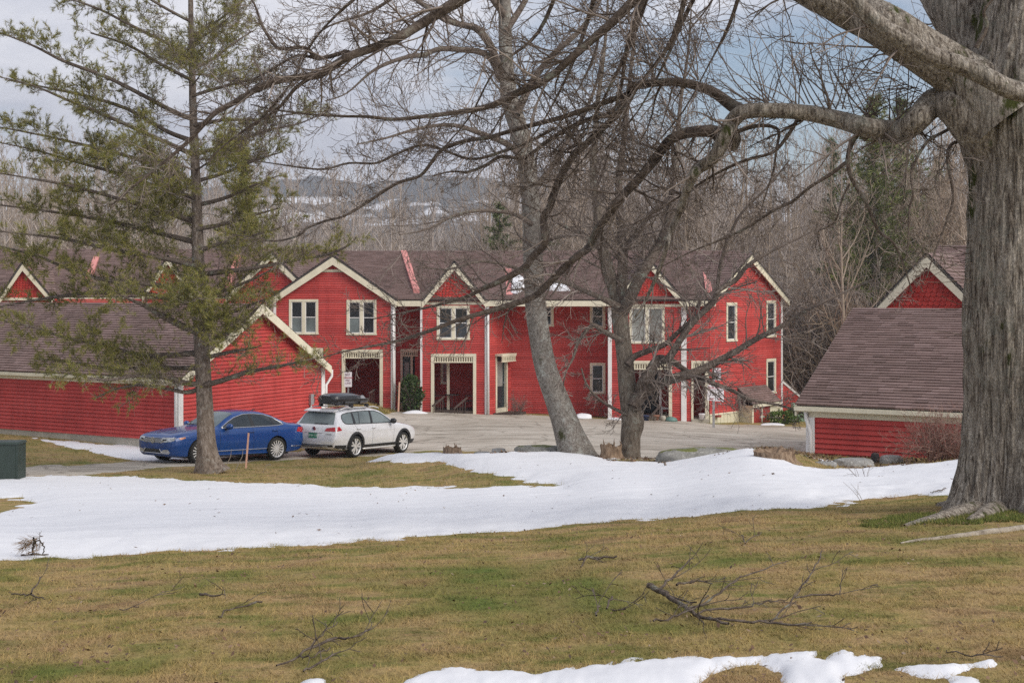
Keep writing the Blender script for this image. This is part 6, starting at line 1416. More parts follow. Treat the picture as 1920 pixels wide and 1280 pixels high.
ft = thing('bare_tree', 'forked brown bare tree with low spreading limbs in front of the entry porch', 'tree', P(1183, 862, YT))
TF = Tubes(); TFL = Tubes(); rr = random.Random(303)
p, r = limb_px([(1184,885,38),(1183,862,36),(1182,820,37),(1186,790,42),(1180,755,36),(1175,720,33),(1172,680,31),(1168,640,30),(1163,600,31),(1160,570,29),(1150,540,24),(1140,505,24),(1130,470,21),(1122,430,18),(1118,380,15),(1112,330,13),(1115,270,11),(1120,200,9),(1130,120,7),(1138,40,5),(1140,-40,3)], YT, YT+0.4, 4)
rough_trunk('trunk', p, r, MAT['bark_brown'], ft, 40, 0.05, 2.0, 4.0, 44, 0.10, 4, 3); sprout(TF, p, r, rr, to, 0.4, (0.8, 2.4), rmax=0.035, s0=0.38)
def fl(*a, **k): lean_limb(*a, T=TF, **k)
fl([(1166,585,26),(1185,550,23),(1200,520,21),(1225,480,19),(1240,450,16),(1255,400,13),(1262,340,11),(1270,280,9),(1275,200,7),(1290,100,5),(1296,20,3)], 33, 0.35, seed=1)
fl([(1163,575,26),(1166,530,21),(1168,480,19),(1165,430,17),(1160,350,14),(1170,260,11),(1180,160,8),(1190,60,6),(1195,-20,4)], 35.5, 0.35, seed=2)
fl([(1186,762,22),(1197,738,24),(1206,717,22),(1217,701,20),(1227,682,19),(1238,673,18),(1253,672,15),(1280,630,12),(1306,597,11),(1336,568,11),(1348,544,10),(1378,526,9),(1401,499,8),(1437,476,6),(1480,455,4),(1530,430,2)], 32.5, 0.3, (0.6, 2.0), seed=3)
fl([(1253,673,14),(1288,695,9),(1324,713,9),(1348,722,8),(1377,734,7),(1407,749,6),(1455,758,5),(1496,770,3.5),(1520,785,2)], 32, 0.25, (0.4, 1.3), seed=4)
fl([(1188,766,22),(1200,744,24),(1212,732,22),(1244,716,19),(1268,708,19),(1294,701,17),(1324,689,15),(1377,660,12),(1422,633,11),(1460,615,9),(1496,591,7),(1540,568,6),(1600,540,4),(1650,520,2)], 32.5, 0.3, (0.6, 1.9), seed=5)
fl([(1176,684,14),(1190,668,12),(1217,657,11),(1247,645,10),(1270,624,9),(1306,594,8),(1340,560,6),(1380,540,4),(1420,528,2)], 33, 0.3, (0.5, 1.6), seed=6)
fl([(1168,640,12),(1130,620,9),(1110,610,8),(1085,640,6),(1075,670,5),(1060,700,3),(1055,735,2)], 33, 0.25, (0.4, 1.2), seed=7)
fl([(1160,575,14),(1130,560,11),(1095,545,9),(1060,530,8),(1030,528,6),(990,540,4),(950,545,2)], 33.2, 0.3, (0.5, 1.5), seed=8)
fl([(1168,470,12),(1200,430,9),(1230,390,8),(1290,360,6),(1350,330,4),(1400,310,2)], 32.5, 0.35, seed=9)
fl([(1130,470,10),(1090,440,8),(1050,420,6),(1000,390,4),(950,370,2)], 33.5, 0.35, seed=10)
fl([(1185,780,8),(1150,765,6),(1120,745,5),(1100,720,4),(1090,690,3)], 33.5, 0.25, (0.3, 0.8), seed=12)
fl([(1345,546,8),(1350,500,7),(1365,450,6),(1390,400,5),(1440,350,4),(1480,300,2)], 32.5, 0.35, (0.6, 1.8), seed=11)
TF.build('branches', MAT['twig'], ft, kind='stuff')
# ------------------------------------------------------------------ the pine
pt = thing('pine_tree', 'tall thin pine with sparse needles standing before the blue sedan', 'tree', P(392, 874, YT))
p, r = limb_px([(398,890,60),(393,874,48),(388,840,36),(384,760,31),(380,680,29),(376,600,27),(372,520,24),(370,440,21),(368,360,18),(365,280,16),(362,200,14),(360,120,12),(358,40,10),(357,-60,8),(355,-200,6),(354,-330,3)], YT, YT, 4)
rough_trunk('trunk', p, r, MAT['bark_pine'], pt, 44, 0.075, 3.5, 5.0, 55, 0.22, 5, 3)
TP = Tubes(); rr = random.Random(404); TUFTS = []
po = {'n': (6, 5), 'kink': (0.16, 0.2), 'up': (0.03, 0.05), 'tip': (0.5, 0.6), 'rmin': 0.0045}
def tuft(p, d, k): TUFTS.append((p, d, k))
def pine_branch(pl, Y1, dens, green, twigL=0.8):
    p, r = limb_px(pl, YT, Y1, 4, 0.3, rr.randint(1, 99)); one_limb(p, r, pt, 6, 'bough')
    d = np.diff(p, axis=0); seg = np.linalg.norm(d, axis=1); cum = np.concatenate([[0], np.cumsum(seg)]); tot = cum[-1]; s = tot*0.12
    while s < tot:
        k = min(len(seg)-1, int(np.searchsorted(cum, s)-1)); pp = p[k]+d[k]*(s-cum[k])/seg[k]; t = d[k]/seg[k]
        q = np.array(rvec(rr)); q[2] = q[2]*0.5 + 0.12; q -= t*np.dot(q, t); q /= np.linalg.norm(q)+1e-6; an = R(rr.uniform(30, 65)); nd = t*math.cos(an)+q*math.sin(an)
        L = twigL*rr.uniform(0.5, 1.3)*(1-0.55*s/tot); pine_twig(pp, nd, L, 0.009, 0, green*(0.2+0.8*min(1, s/tot*1.5)))
        s += dens*rr.uniform(0.5, 1.5)
    tuft(p[-1], d[-1]/seg[-1], 1)
def pine_twig(p, d, L, r, lvl, green):
    n = 6; pts = [tuple(p)]; x = np.array(p, float); dd = np.array(d, float)
    for i in range(1, n):
        dd = dd + np.array(rvec(rr))*0.18; dd[2] += 0.045; dd /= np.linalg.norm(dd); x = x + dd*L/(n-1); pts.append(tuple(x))
        if lvl < 2 and L > 0.25:
            for _ in range(2 if lvl == 0 else 1):
                q = np.array(rvec(rr)); q -= dd*np.dot(q, dd); q /= np.linalg.norm(q)+1e-6; an = R(rr.uniform(35, 65)); pine_twig(x, dd*math.cos(an)+q*math.sin(an), L*rr.uniform(0.35, 0.6), max(r*0.6, 0.0045), lvl+1, green)
        if lvl >= 1 and i >= 3 and rr.random() < green*0.35: tuft(x, dd, 0.8)
    TP.add(pts, [max(r*(1-0.12*i), 0.004) for i in range(n)], 3)
    if rr.random() < green*1.0: tuft(x, dd, 1)
W = 9
for (pl, Y1, g) in (
    ([(356,40,6),(300,10,5),(220,-40,3)], 33, .45), ([(357,110,8),(320,85,7),(240,45,5),(180,15,4),(110,-8,2)], 33, .55), ([(358,150,7),(300,120,6),(240,85,5),(170,62,3)], 35, .45),
    ([(360,222,11),(330,212,9),(270,180,8),(200,145,7),(120,115,6),(60,85,4),(-10,58,2)], 32.5, .8), ([(362,265,10),(310,245,8),(240,205,7),(160,180,6),(90,165,4),(10,150,2)], 35, .6),
    ([(362,290,10),(300,262,8),(210,222,7),(120,185,5),(60,160,3),(-20,140,2)], 33, .6), ([(365,345,10),(310,318,8),(230,290,7),(150,270,5),(70,252,4),(-20,235,2)], 33.5, .7),
    ([(366,372,10),(300,352,8),(220,325,7),(130,300,5),(60,280,3),(-30,262,2)], 35, .75), ([(368,415,11),(300,395,9),(220,372,7),(140,350,6),(60,335,4),(-20,322,2)], 32.5, .85),
    ([(369,455,11),(310,440,9),(230,420,8),(150,405,6),(60,392,4),(-40,380,2)], 34.5, .9), ([(371,500,12),(310,485,9),(220,470,8),(130,450,6),(60,440,4),(-20,432,2)], 32.5, .95),
    ([(372,545,14),(330,540,11),(260,530,9),(200,525,8),(130,505,6),(70,480,5),(0,462,3),(-30,455,2)], 33, 1.0), ([(374,570,12),(320,560,10),(250,548,8),(160,550,7),(80,560,5),(0,575,3)], 34.5, .9),
    ([(376,625,15),(340,610,13),(300,590,11),(270,572,9),(240,560,5),(215,545,3)], 32, .45), ([(378,660,13),(330,665,10),(260,665,8),(190,645,7),(120,632,6),(60,612,5),(0,600,3),(-30,592,2)], 33, 1.0),
    ([(380,690,11),(330,690,9),(270,690,7),(200,690,6),(140,680,4),(60,672,2)], 35, .7), ([(382,722,13),(345,717,10),(300,706,8),(250,705,6),(200,712,5),(150,705,3),(90,690,2)], 32.5, .5),
    ([(382,726,10),(350,735,8),(310,728,6),(260,722,5),(215,730,3),(180,745,2)], 33.3, .4),
    ([(359,70,6),(400,45,5),(440,15,4),(470,-15,2)], 33, .5), ([(360,130,7),(400,110,6),(440,80,4),(480,55,2)], 35, .5), ([(361,180,7),(410,165,6),(470,150,4),(520,145,2)], 33, .5),
    ([(363,235,8),(420,225,6),(480,225,5),(540,215,3),(590,210,2)], 33, .55), ([(365,290,8),(430,270,6),(500,245,5),(560,232,3),(600,215,2)], 32.5, .55), ([(367,340,8),(420,325,6),(480,300,5),(530,285,2)], 35, .6),
    ([(368,385,9),(420,372,7),(470,350,5),(520,330,2)], 33, .85), ([(369,430,9),(420,420,7),(470,405,5),(525,390,2)], 34.5, .9), ([(371,470,9),(420,455,7),(480,440,5),(530,425,2)], 33, .85),
    ([(372,515,11),(430,508,9),(490,500,7),(550,488,6),(610,478,5),(650,462,4),(668,445,2)], 32.5, .75), ([(374,560,9),(420,545,7),(470,525,5),(520,500,2)], 34.5, .7), ([(376,600,10),(420,590,8),(460,575,6),(500,560,2)], 33, .55),
    ([(379,648,10),(420,625,8),(455,605,6),(480,580,4),(500,560,2)], 32.5, .35), ([(381,672,9),(420,662,7),(460,655,5),(490,648,2)], 33, .35), ([(383,722,12),(420,712,10),(455,700,9),(490,692,7),(530,685,6),(570,676,4),(600,670,2)], 32.3, .4)):
    pine_branch(pl, Y1, 0.20, g)
for i in range(16):   # boughs reaching toward and away from the picture
    v = rr.uniform(60, 640); k = min(len(p)-2, int(np.argmin(np.abs((HZ-(p[:, 2]-EYE)*F/p[:, 1])-v)))); q = p[k]; sy = rr.choice((-1, 1)); L = rr.uniform(1.2, 2.8); sx = rr.uniform(-1, 1)
    pts = [q, q+np.array([sx*0.4*L, sy*0.45*L, 0.08*L]), q+np.array([sx*0.8*L, sy*0.9*L, 0.18*L+rr.uniform(-.2, .2)])]
    c = catmull([tuple(a)+(b,) for a, b in zip(pts, (0.028, 0.018, 0.006))], 4); TP.add([tuple(a) for a in c[:, :3]], c[:, 3].tolist(), 5)
    for j in range(2, len(c)-1):
        for _ in range(2):
            t = c[j+1, :3]-c[j, :3]; t /= np.linalg.norm(t); qq = np.array(rvec(rr)); qq[2] *= 0.5; qq -= t*np.dot(qq, t); qq /= np.linalg.norm(qq); an = R(rr.uniform(30, 60)); pine_twig(c[j, :3], t*math.cos(an)+qq*math.sin(an), 0.7*rr.uniform(0.5, 1.2), 0.008, 0, 0.6 if 280 < v else 0.25)
for i in range(60):   # dead stubs on the stem
    v = rr.uniform(60, 740); k = int(np.argmin(np.abs((HZ-(p[:, 2]-EYE)*F/p[:, 1])-v))); q = p[k]; d = np.array([rr.uniform(-1, 1), rr.uniform(-1, 0.3), rr.uniform(-0.2, 0.5)]); d /= np.linalg.norm(d); L = rr.uniform(0.3, 0.9)
    TP.add([tuple(q), tuple(q+d*L*0.5), tuple(q+d*L+np.array([0, 0, rr.uniform(-.1, .1)]))], [0.014, 0.01, 0.005], 4)
TP.build('branches', MAT['twig'], pt, kind='stuff')
def needles(TU_, name, mat, parent, n=20, L=0.10, w=0.006, spread=0.85, kind=None, seed=1):
    g = np.random.default_rng(seed); m = len(TU_); P0 = np.array([t[0] for t in TU_], float); D = np.array([t[1] for t in TU_], float); K = np.array([t[2] for t in TU_], float)
    c = np.repeat(P0, n, 0); d = np.repeat(D, n, 0) + g.normal(0, spread, (m*n, 3)); d /= np.linalg.norm(d, axis=1, keepdims=True)
    c = c - np.repeat(D, n, 0)*g.uniform(0, 0.10, (m*n, 1)); ln = L*np.repeat(K, n)[:, None]*g.uniform(0.7, 1.15, (m*n, 1))
    s = np.cross(d, g.normal(0, 1, (m*n, 3))); s /= np.linalg.norm(s, axis=1, keepdims=True)+1e-9
    v = np.stack([c - s*w, c + s*w, c + d*ln], 1).reshape(-1, 3); f = np.arange(m*n*3).reshape(-1, 3)
    return mesh_obj(name, v, f, mat, parent, kind=kind)
needles(TUFTS, 'needles', MAT['needle'], pt, 16, 0.125, 0.0040, 0.62, kind='stuff', seed=3)
print('tufts', len(TUFTS))
# ================================================================== WOODS BEHIND THE HOUSES
fo_ = {'n': (8, 6, 5), 'kink': (0.10, 0.16, 0.2), 'up': (0.10, 0.10, 0.08), 'tip': (0.3, 0.45, 0.6), 'rmin': 0.009, 'max': 2, 'ch': (6, 4, 0), 'start': (0.15, 0.2, 0.3), 'ang': ((22, 50), (25, 55), (30, 60)), 'rr': (0.45, 0.7), 'lr': ((0.3, 0.55), (0.35, 0.6), (0.4, 0.6)), 'r4': 0.03}
def forest_variant(seed, Ht, n_br, base, spread):
    rr = random.Random(seed); T = Tubes(); B = Tubes(); n = 12; x = y = 0.0; pts = []; rad = []
    for i in range(n):
        z = Ht*i/(n-1); x += rr.uniform(-.12, .12); y += rr.uniform(-.12, .12); pts.append((x, y, z)); rad.append(max(0.012, (0.085+0.005*Ht)*(1-0.92*(i/(n-1))**0.85)))
    B.add(pts, rad, 6)
    for k in range(n_br):
        t = base + (0.98-base)*(k+rr.random())/n_br; i = min(n-2, int(t*(n-1))); f = t*(n-1)-i
        p = tuple(pts[i][a]+(pts[i+1][a]-pts[i][a])*f for a in range(3)); az = rr.uniform(0, 6.283); el = rr.uniform(0.5, 1.15)
        L = spread*rr.uniform(0.5, 1.1)*(1.1-0.75*(t-base)/(1-base))
        grow(T, p, (math.cos(az)*math.cos(el), math.sin(az)*math.cos(el), math.sin(el)), L, min(rad[i]*0.55, 0.05), 0, rr, fo_)
    vb, fb = B.arrays(); vt, ft_ = T.arrays(); return (vb, fb), (vt, ft_)
def mesh_data(name, v, f, mat):
    o = mesh_obj(name, v, f, mat); me = o.data; bpy.data.objects.remove(o); return me
WOODV = []
for i, (h_, nb, bs, sp_) in enumerate(((15, 20, 0.35, 4.2), (17, 22, 0.40, 4.0), (13, 20, 0.30, 4.0), (18, 18, 0.48, 3.6), (14, 22, 0.25, 4.6), (16, 16, 0.5, 3.2))):
    (vb, fb), (vt, ft_) = forest_variant(900+i, h_, nb, bs, sp_)
    WOODV.append((mesh_data('trunk', vb, fb, MAT['twig_grey' if i % 2 else 'twig_wood2']), mesh_data('crown', vt, ft_, MAT['twig_grey' if i % 2 else 'twig_wood2']), h_))
rr = random.Random(77)
def wood_tree(u, Y, height, var, label, group, name='woodland_tree'):
    X_w = (u-CX)*Y/F; z = gz(X_w, Y)-0.15; tm, cm_, h_ = WOODV[var]
    r_ = thing(name, label, 'tree', (X_w, Y, z), group); sc_ = height/h_; a = rr.uniform(0, 6.28)
    r_.rotation_euler = (rr.uniform(-.03, .03), rr.uniform(-.03, .03), a); r_.scale = (sc_*rr.uniform(0.85, 1.15), sc_*rr.uniform(0.85, 1.15), sc_)
    for nm, me in (('trunk', tm), ('crown', cm_)):
        o = bpy.data.objects.new(nm, me); COL.objects.link(o); o.parent = r_
def wood_label(u):
    if u < 520: return 'thin bare grey tree in the wood seen through the boughs of the pine', 'bare trees behind the pine'
    if u < 940: return 'thin bare grey tree in the wood below the snowy hill, left of the leaning trunk', 'bare trees below the snowy hill'
    if u < 1480: return 'thin bare grey tree in the wood above the roofs, right of the leaning trunk', 'bare trees above the right half of the row'
    return 'thin bare grey tree in the wood between the end gable and the maple', 'bare trees between the end gable and the maple'
def top_v(u):   # picture height of the wood's ragged top
    return float(np.interp(u, [-300, 0, 200, 400, 520, 700, 850, 950, 1100, 1300, 1450, 1600, 1750, 2000, 2300], [255, 262, 285, 300, 310, 300, 315, 270, 235, 225, 245, 230, 215, 200, 200]))
for i in range(250):
    u = rr.uniform(-260, 2250); Y = rr.choice((rr.uniform(76, 92), rr.uniform(88, 118), rr.uniform(110, 150)))
    if u > 1490 and rr.random() < 0.25: Y = rr.uniform(62, 78)
    v = top_v(u) + abs(rr.gauss(0, 45)) - 12; zt = EYE+(HZ-v)*Y/F; g_ = gz((u-CX)*Y/F, Y); h_ = zt-g_
    wood_tree(u, Y, max(7, min(h_, 32)), rr.choice((0, 2, 4, 0, 2, 4, 1, 3, 5)) if u > 900 else rr.choice((1, 3, 5, 1, 3, 5, 0, 2, 4)), *wood_label(u))
# --- brush along the wood's edge: many-stemmed bushes
bo_ = {'n': (7, 6, 5), 'kink': (0.16, 0.22, 0.28), 'up': (0.02, 0.03, 0.03), 'tip': (0.35, 0.5, 0.6), 'rmin': 0.0075, 'max': 2, 'ch': (6, 5, 0), 'start': (0.2, 0.2, 0.3), 'ang': ((20, 55), (25, 60), (30, 60)), 'rr': (0.45, 0.7), 'lr': ((0.35, 0.6), (0.35, 0.65), (0.4, 0.6)), 'r4': 0.03}
BUSHV = []
for i in range(4):
    r2 = random.Random(500+i); T = Tubes()
    for k in range(26):
        az = r2.uniform(0, 6.28); el = r2.uniform(0.75, 1.5); q = (r2.uniform(-.9, .9), r2.uniform(-.9, .9), 0)
        grow(T, q, (math.cos(az)*math.cos(el), math.sin(az)*math.cos(el), math.sin(el)), r2.uniform(2.6, 5.0), 0.022, 0, r2, bo_)
    v, f = T.arrays(); BUSHV.append(mesh_data('stems', v, f, MAT['twig_wood2' if i % 2 else 'twig_grey']))
def brush_bush(u, Y, s_, label, group):
    X_w = (u-CX)*Y/F; o = bpy.data.objects.new('brush_bush', rr.choice(BUSHV)); COL.objects.link(o); o.location = (X_w, Y, gz(X_w, Y)-0.1); o.rotation_euler = (0, 0, rr.uniform(0, 6.28)); o.scale = (s_*rr.uniform(.9, 1.4), s_*rr.uniform(.9, 1.4), s_*rr.uniform(.8, 1.2))
    setp(o, label, 'bush', group)
for i in range(60):
    u = rr.uniform(1475, 1700) if i < 30 else rr.uniform(-200, 2200); Y = rr.uniform(70, 84) if i < 30 else rr.uniform(74, 100)
    if i < 30 and u < 1520: Y = rr.uniform(72, 86)
    brush_bush(u, Y, rr.uniform(0.9, 1.8) if i < 30 else rr.uniform(1.0, 2.0), 'tangled bare brown bush beyond the end gable, left of the right garage' if i < 30 else 'bare bush at the wood edge, half hidden behind the roofs', 'bare bushes beyond the end gable' if i < 30 else 'bare bushes behind the roofs')
# --- conifers standing in the wood
def conifer(u, Y, v_top, wid, label, seed, dens=1.0, mat='needle_far', base=0.12, cat='tree', droop=-0.05):
    r2 = random.Random(seed); X_w = (u-CX)*Y/F; z0 = gz(X_w, Y)-0.2; Ht = EYE+(HZ-v_top)*Y/F - z0
    root = thing('conifer_tree', label, cat, (X_w, Y, z0)); B = Tubes(); B.add([(X_w+r2.uniform(-.1, .1), Y, z0+Ht*k/10) for k in range(11)], [max(0.02, 0.02*Ht*(1-k/10.3)) for k in range(11)], 7); B.build('trunk', MAT['bark_brown'], root)
    T = Tubes(); TF_ = []; n = int(Ht*13*dens)
    for k in range(n):
        t = base+(1-base)*(k+r2.random())/n; az = r2.uniform(0, 6.28); L = wid*(1-t)**0.75*r2.uniform(0.35, 1.15)+0.25; x, y, z = X_w, Y, z0+Ht*t; pts = [(x, y, z)]; d = np.array([math.cos(az), math.sin(az), 0.25+0.35*t]); m = 6
        for i in range(1, m):
            d = d + np.array(rvec(r2))*0.12; d[2] += droop; x += d[0]*L/m; y += d[1]*L/m; z += d[2]*L/m; pts.append((x, y, z))
            for _ in range(max(1, int(3*L/m*3.2*dens))):
                q = np.array(rvec(r2)); q[2] = q[2]*0.4+0.1; s_ = L*0.20*r2.random()+0.05; TF_.append((np.array([x, y, z])+q*s_, d+q, 1.0))
        T.add(pts, [max(0.03*(1-i/m), 0.008) for i in range(m)], 3)
    T.build('boughs', MAT['twig'], root, kind='stuff'); needles(TF_, 'needles', MAT[mat], root, 10, 0.36, 0.026, 0.9, kind='stuff', seed=seed); return root
conifer(1640, 70, 185, 4.2, 'tall broad dark pine behind the big level limb of the maple', 1, 0.9, mat='needle_mid', base=0.35, droop=0.02)
conifer(1690, 80, 190, 4.0, 'tall dark pine close to the maple trunk, higher of the far pines', 2, 0.8, mat='needle_mid', base=0.4, droop=0.02)
conifer(1560, 84, 262, 1.6, 'slim thin topped pine left of the tall broad pine', 3, 0.7)
conifer(455, 72, 268, 3.0, 'olive green pine behind the thin pine in front of the sedan', 4, 1.0, mat='needle')
conifer(265, 84, 330, 2.4, 'small dark pine seen behind the long boughs of the thin pine', 5, 0.6)
conifer(935, 78, 385, 3.6, 'dark green conifer behind the roof and the leaning grey tree', 6, 0.75)
conifer(1020, 86, 400, 3.0, 'low dark conifer right of the leaning grey trunk', 7, 0.5)
conifer(1760, 92, 300, 3.0, 'dark conifer just left of the maple trunk over the red gable', 8, 0.5)
# a belt of far trees in one mass between the near trees and the hill
r2 = random.Random(88); T = Tubes()
for k in range(5200):
    Y = r2.uniform(125, 230); u = r2.uniform(-500, 2500); X_w = (u-CX)*Y/F; v = top_v(u)+60+r2.uniform(0, 90); zt = EYE+(HZ-v)*Y/F; z0 = -14-0.02*(Y-125); h_ = zt-z0
    T.add([(X_w, Y, z0), (X_w+r2.uniform(-.4, .4), Y, z0+h_*0.5), (X_w+r2.uniform(-.8, .8), Y, zt)], [0.10, 0.07, 0.02], 3)
    for _ in range(6):
        t = r2.uniform(0.35, 0.95); az = r2.uniform(0, 6.28); L = r2.uniform(1.2, 3.5); p = (X_w, Y, z0+h_*t); T.add([p, (p[0]+math.cos(az)*L*0.3, Y+math.sin(az)*L*.3, p[2]+L*0.45), (p[0]+math.cos(az)*L*0.5, Y+math.sin(az)*L*.5, p[2]+L)], [0.035, 0.025, 0.015], 3)
o = T.build('far_woods', MAT['twig_grey'], None, kind='stuff'); o['label'] = 'far grey belt of bare woods below the hill'
# ================================================================== SMALLER THINGS
def rock(name, label, u, v, w_, h_, d_, seed, mat, Y=None, sink=0.3, rot=0, group=None, flat=True):
    c = P(u, v, Y) if Y else on_ground(u, v, 20); c.z = gz(c.x, c.y)
    bm_ = bmesh.new(); bmesh.ops.create_icosphere(bm_, subdivisions=4, radius=1)
    v_ = np.array([q.co[:] for q in bm_.verts]); f = [[q.index for q in p.verts] for p in bm_.faces]; bm_.free()
    n_ = fbm(v_[:, 0]*1.3+seed, v_[:, 1]*1.3, v_[:, 2]*1.3, seed, 4); v_ = v_*(0.72+0.55*n_)[:, None]; v_[:, 2] = np.where((v_[:, 2] > 0.62) & flat, 0.62+(v_[:, 2]-0.62)*0.3, v_[:, 2])
    ca, sa = math.cos(rot), math.sin(rot); x = v_[:, 0]*w_/2; y = v_[:, 1]*d_/2; v_ = np.stack([x*ca-y*sa, x*sa+y*ca, v_[:, 2]*h_-h_*sink+h_*0.35], -1)+np.array(c)
    o = mesh_obj(name, v_, f, mat, None, smooth=True, loc=c); setp(o, label, 'rock', group); return o
def rock_mat(name, a, b_, moss, k):
    m, t, b = new_mat(name); b.inputs['Roughness'].default_value = 0.95; n = noise(t, 3, 7, 0.7, geo_pos(t)); n2 = noise(t, 14, 5, 0.7, geo_pos(t))
    c = ramp(t, n, [(0.3, a), (0.7, b_)]); c = mixc(t, ramp(t, n2, [(0.55, (0,0,0)), (0.62, (1,1,1))]), c, tuple(min(1, q*1.35) for q in b_))
    g = N(t, 'ShaderNodeNewGeometry'); s_ = N(t, 'ShaderNodeSeparateXYZ'); t.links.new(g.outputs['Normal'], s_.inputs[0]); ad = N(t, 'ShaderNodeMath', operation='MULTIPLY'); t.links.new(s_.outputs[2], ad.inputs[0]); t.links.new(noise(t, 2.2, 5, 0.6, geo_pos(t)), ad.inputs[1])
    c = mixc(t, ramp(t, ad.outputs[0], [(k, (0,0,0)), (k+0.07, (1,1,1))]), c, moss); t.links.new(c, b.inputs['Base Color']); bump(t, b, n2, 0.6, 0.03); return m
MAT['rock_moss'] = rock_mat('mossy_rock', (0.13,0.125,0.11), (0.27,0.26,0.235), (0.13,0.14,0.035), 0.47)
MAT['rock'] = rock_mat('grey_rock', (0.15,0.145,0.135), (0.31,0.30,0.28), (0.17,0.17,0.08), 0.57)
rock('boulder', 'long low mossy boulder beside the leaning grey trunk', 1012, 842, 1.35, 0.30, 0.7, 3, MAT['rock_moss'], 34.4)
rock('boulder', 'small grey stone between the splintered stump and the mossy boulder', 935, 844, 0.42, 0.24, 0.4, 5, MAT['rock'], 35.0)
rock('boulder', 'smallest dark stone left of the splintered stump', 818, 842, 0.36, 0.16, 0.3, 6, MAT['rock'], 37.3)
rock('boulder', 'flat lichen stone in the leaf litter right of the splintered stump', 905, 846, 0.5, 0.16, 0.35, 7, MAT['rock'], 35.3)
rock('boulder', 'broad sloping granite ledge showing behind the snow crest', 1312, 856, 2.1, 0.34, 1.0, 8, MAT['rock_moss'], 31.6, 0.3, 0.12)
rock('boulder', 'long grey rock lying below the right garage wall', 1600, 874, 1.0, 0.24, 0.5, 9, MAT['rock'], None, 0.35, 0.1)
rock('boulder', 'rounded speckled rock next to the dark flat stone by the garage', 1672, 868, 0.52, 0.22, 0.34, 10, MAT['rock'], None, 0.25)
ds_ = rock('boulder', 'dark pointed slate standing between two rocks below the garage', 1641, 868, 0.20, 0.24, 0.12, 12, simple('dark_slate', (0.035, 0.03, 0.03), 0.8), None, 0.1)
rock('boulder', 'half buried rock in the brown grass left of the right garage', 1548, 872, 0.5, 0.10, 0.4, 14, MAT['rock'], None, 0.3)
# --- stumps
MAT['stump_wood'] = bark_mat('split_stump_wood', (0.07,0.045,0.03), (0.22,0.15,0.10), (0.40,0.30,0.21), None, (0.09,0.10,0.03), (14, 14, 3), 0.66)
def stump(label, u, v, w_, h_, seed, Y):
    c = P(u, v, Y) if Y else on_ground(u, v, 20); c.z = gz(c.x, c.y)-0.05; root = thing('tree_stump', label, 'stump', tuple(c)); r2 = random.Random(seed); k = 36; m = 9; vs = []
    tops = [h_*(0.62+0.38*float(vnoise(math.cos(i*6.283/k)*2.2+seed*3.1, math.sin(i*6.283/k)*2.2, 0.5, seed)))*(0.93+0.14*r2.random()) for i in range(k)]
    for j in range(m):
        for i in range(k):
            a = 2*math.pi*i/k; rad = w_/2*(1+0.35*(1-j/(m-1))**3)*(0.86+0.28*vnoise(math.cos(a)*2.5+seed, math.sin(a)*2.5, j*0.25, seed)); vs.append((c.x+math.cos(a)*rad, c.y+math.sin(a)*rad, c.z+tops[i]*j/(m-1)))
    f = [(j*k+i, j*k+(i+1) % k, (j+1)*k+(i+1) % k, (j+1)*k+i) for j in range(m-1) for i in range(k)]
    n0 = len(vs)
    for i in range(k): a = 2*math.pi*i/k; vs.append((c.x+math.cos(a)*w_*0.36, c.y+math.sin(a)*w_*0.36, c.z+tops[i]*0.75))
    f += [((m-1)*k+i, (m-1)*k+(i+1) % k, n0+(i+1) % k, n0+i) for i in range(k)]
    n1 = len(vs); vs.append((c.x, c.y, c.z+h_*0.42)); f += [(n0+i, n0+(i+1) % k, n1) for i in range(k)]
    mesh_obj('stump_body', vs, f, MAT['stump_wood'], root); mb = MB()
    for _ in range(3):
        a = r2.uniform(0, 6.28); rad = w_*0.44; p = Vector((c.x+math.cos(a)*rad, c.y+math.sin(a)*rad, c.z+h_*0.5)); mb.tube([p, p+Vector((r2.uniform(-.03, .03), 0, h_*0.35)), p+Vector((r2.uniform(-.06, .06), 0, h_*0.6))], [0.035, 0.02, 0.004], 5)
    mb.build('splinter', MAT['stump_wood'], root, kind='stuff'); return root
stump('splintered pale stump standing at the edge of the parking lot', 848, 843, 0.50, 0.36, 3, 36.3)
stump('mossy rotten stump close to the left of the forked tree', 1146, 862, 0.52, 0.46, 5, 33.2)
stump('wide flat weathered stump on the snow bank left of the right garage', 1452, 864, 0.74, 0.30, 8, None)
# --- stakes, sticks and posts
def stick_thing(name, label, cat, pts, r, mat, k=6, group=None):
    p0 = pts[0]; o = MB(); o.tube(pts, r, k); q = o.build(name, mat, None, loc=p0); return setp(q, label, cat, group)
MAT['stake'] = simple('sunbleached_wooden_stake', (0.62, 0.36, 0.26), 0.8, var=0.15, vscale=8)
def stake(label, u0, v0, u1, v1, Y, wpx):
    a = P(u0, v0, Y); a.z -= 0.1; b_ = P(u1, v1, Y); mb = MB(); w_ = wpx*Y/F; mb.beam(a, b_, w_, w_*0.4, (0, 1, 0)); mb.beam(b_-Vector((0,0,0.001)), b_+Vector((0.0,0,0.04)), w_*0.98, w_*0.38, (0, 1, 0)); o = mb.build('marker_stake', MAT['stake'], None, loc=a); setp(o, label, 'stake', 'wooden driveway marker stakes')
stake('leaning pinkish wooden stake in the grass in front of the blue sedan', 461, 870, 466, 814, 34.6, 3.2)
stake('thin pale wooden stake by the bush at the porch corner', 747, 767, 749, 718, 58.5, 3.0)
stick_thing('marker_stick', 'short dark stick poking out of the snow', 'stick', [P(1253, 886, 27.5), P(1246, 867, 27.5)], 0.028, MAT['twig'])
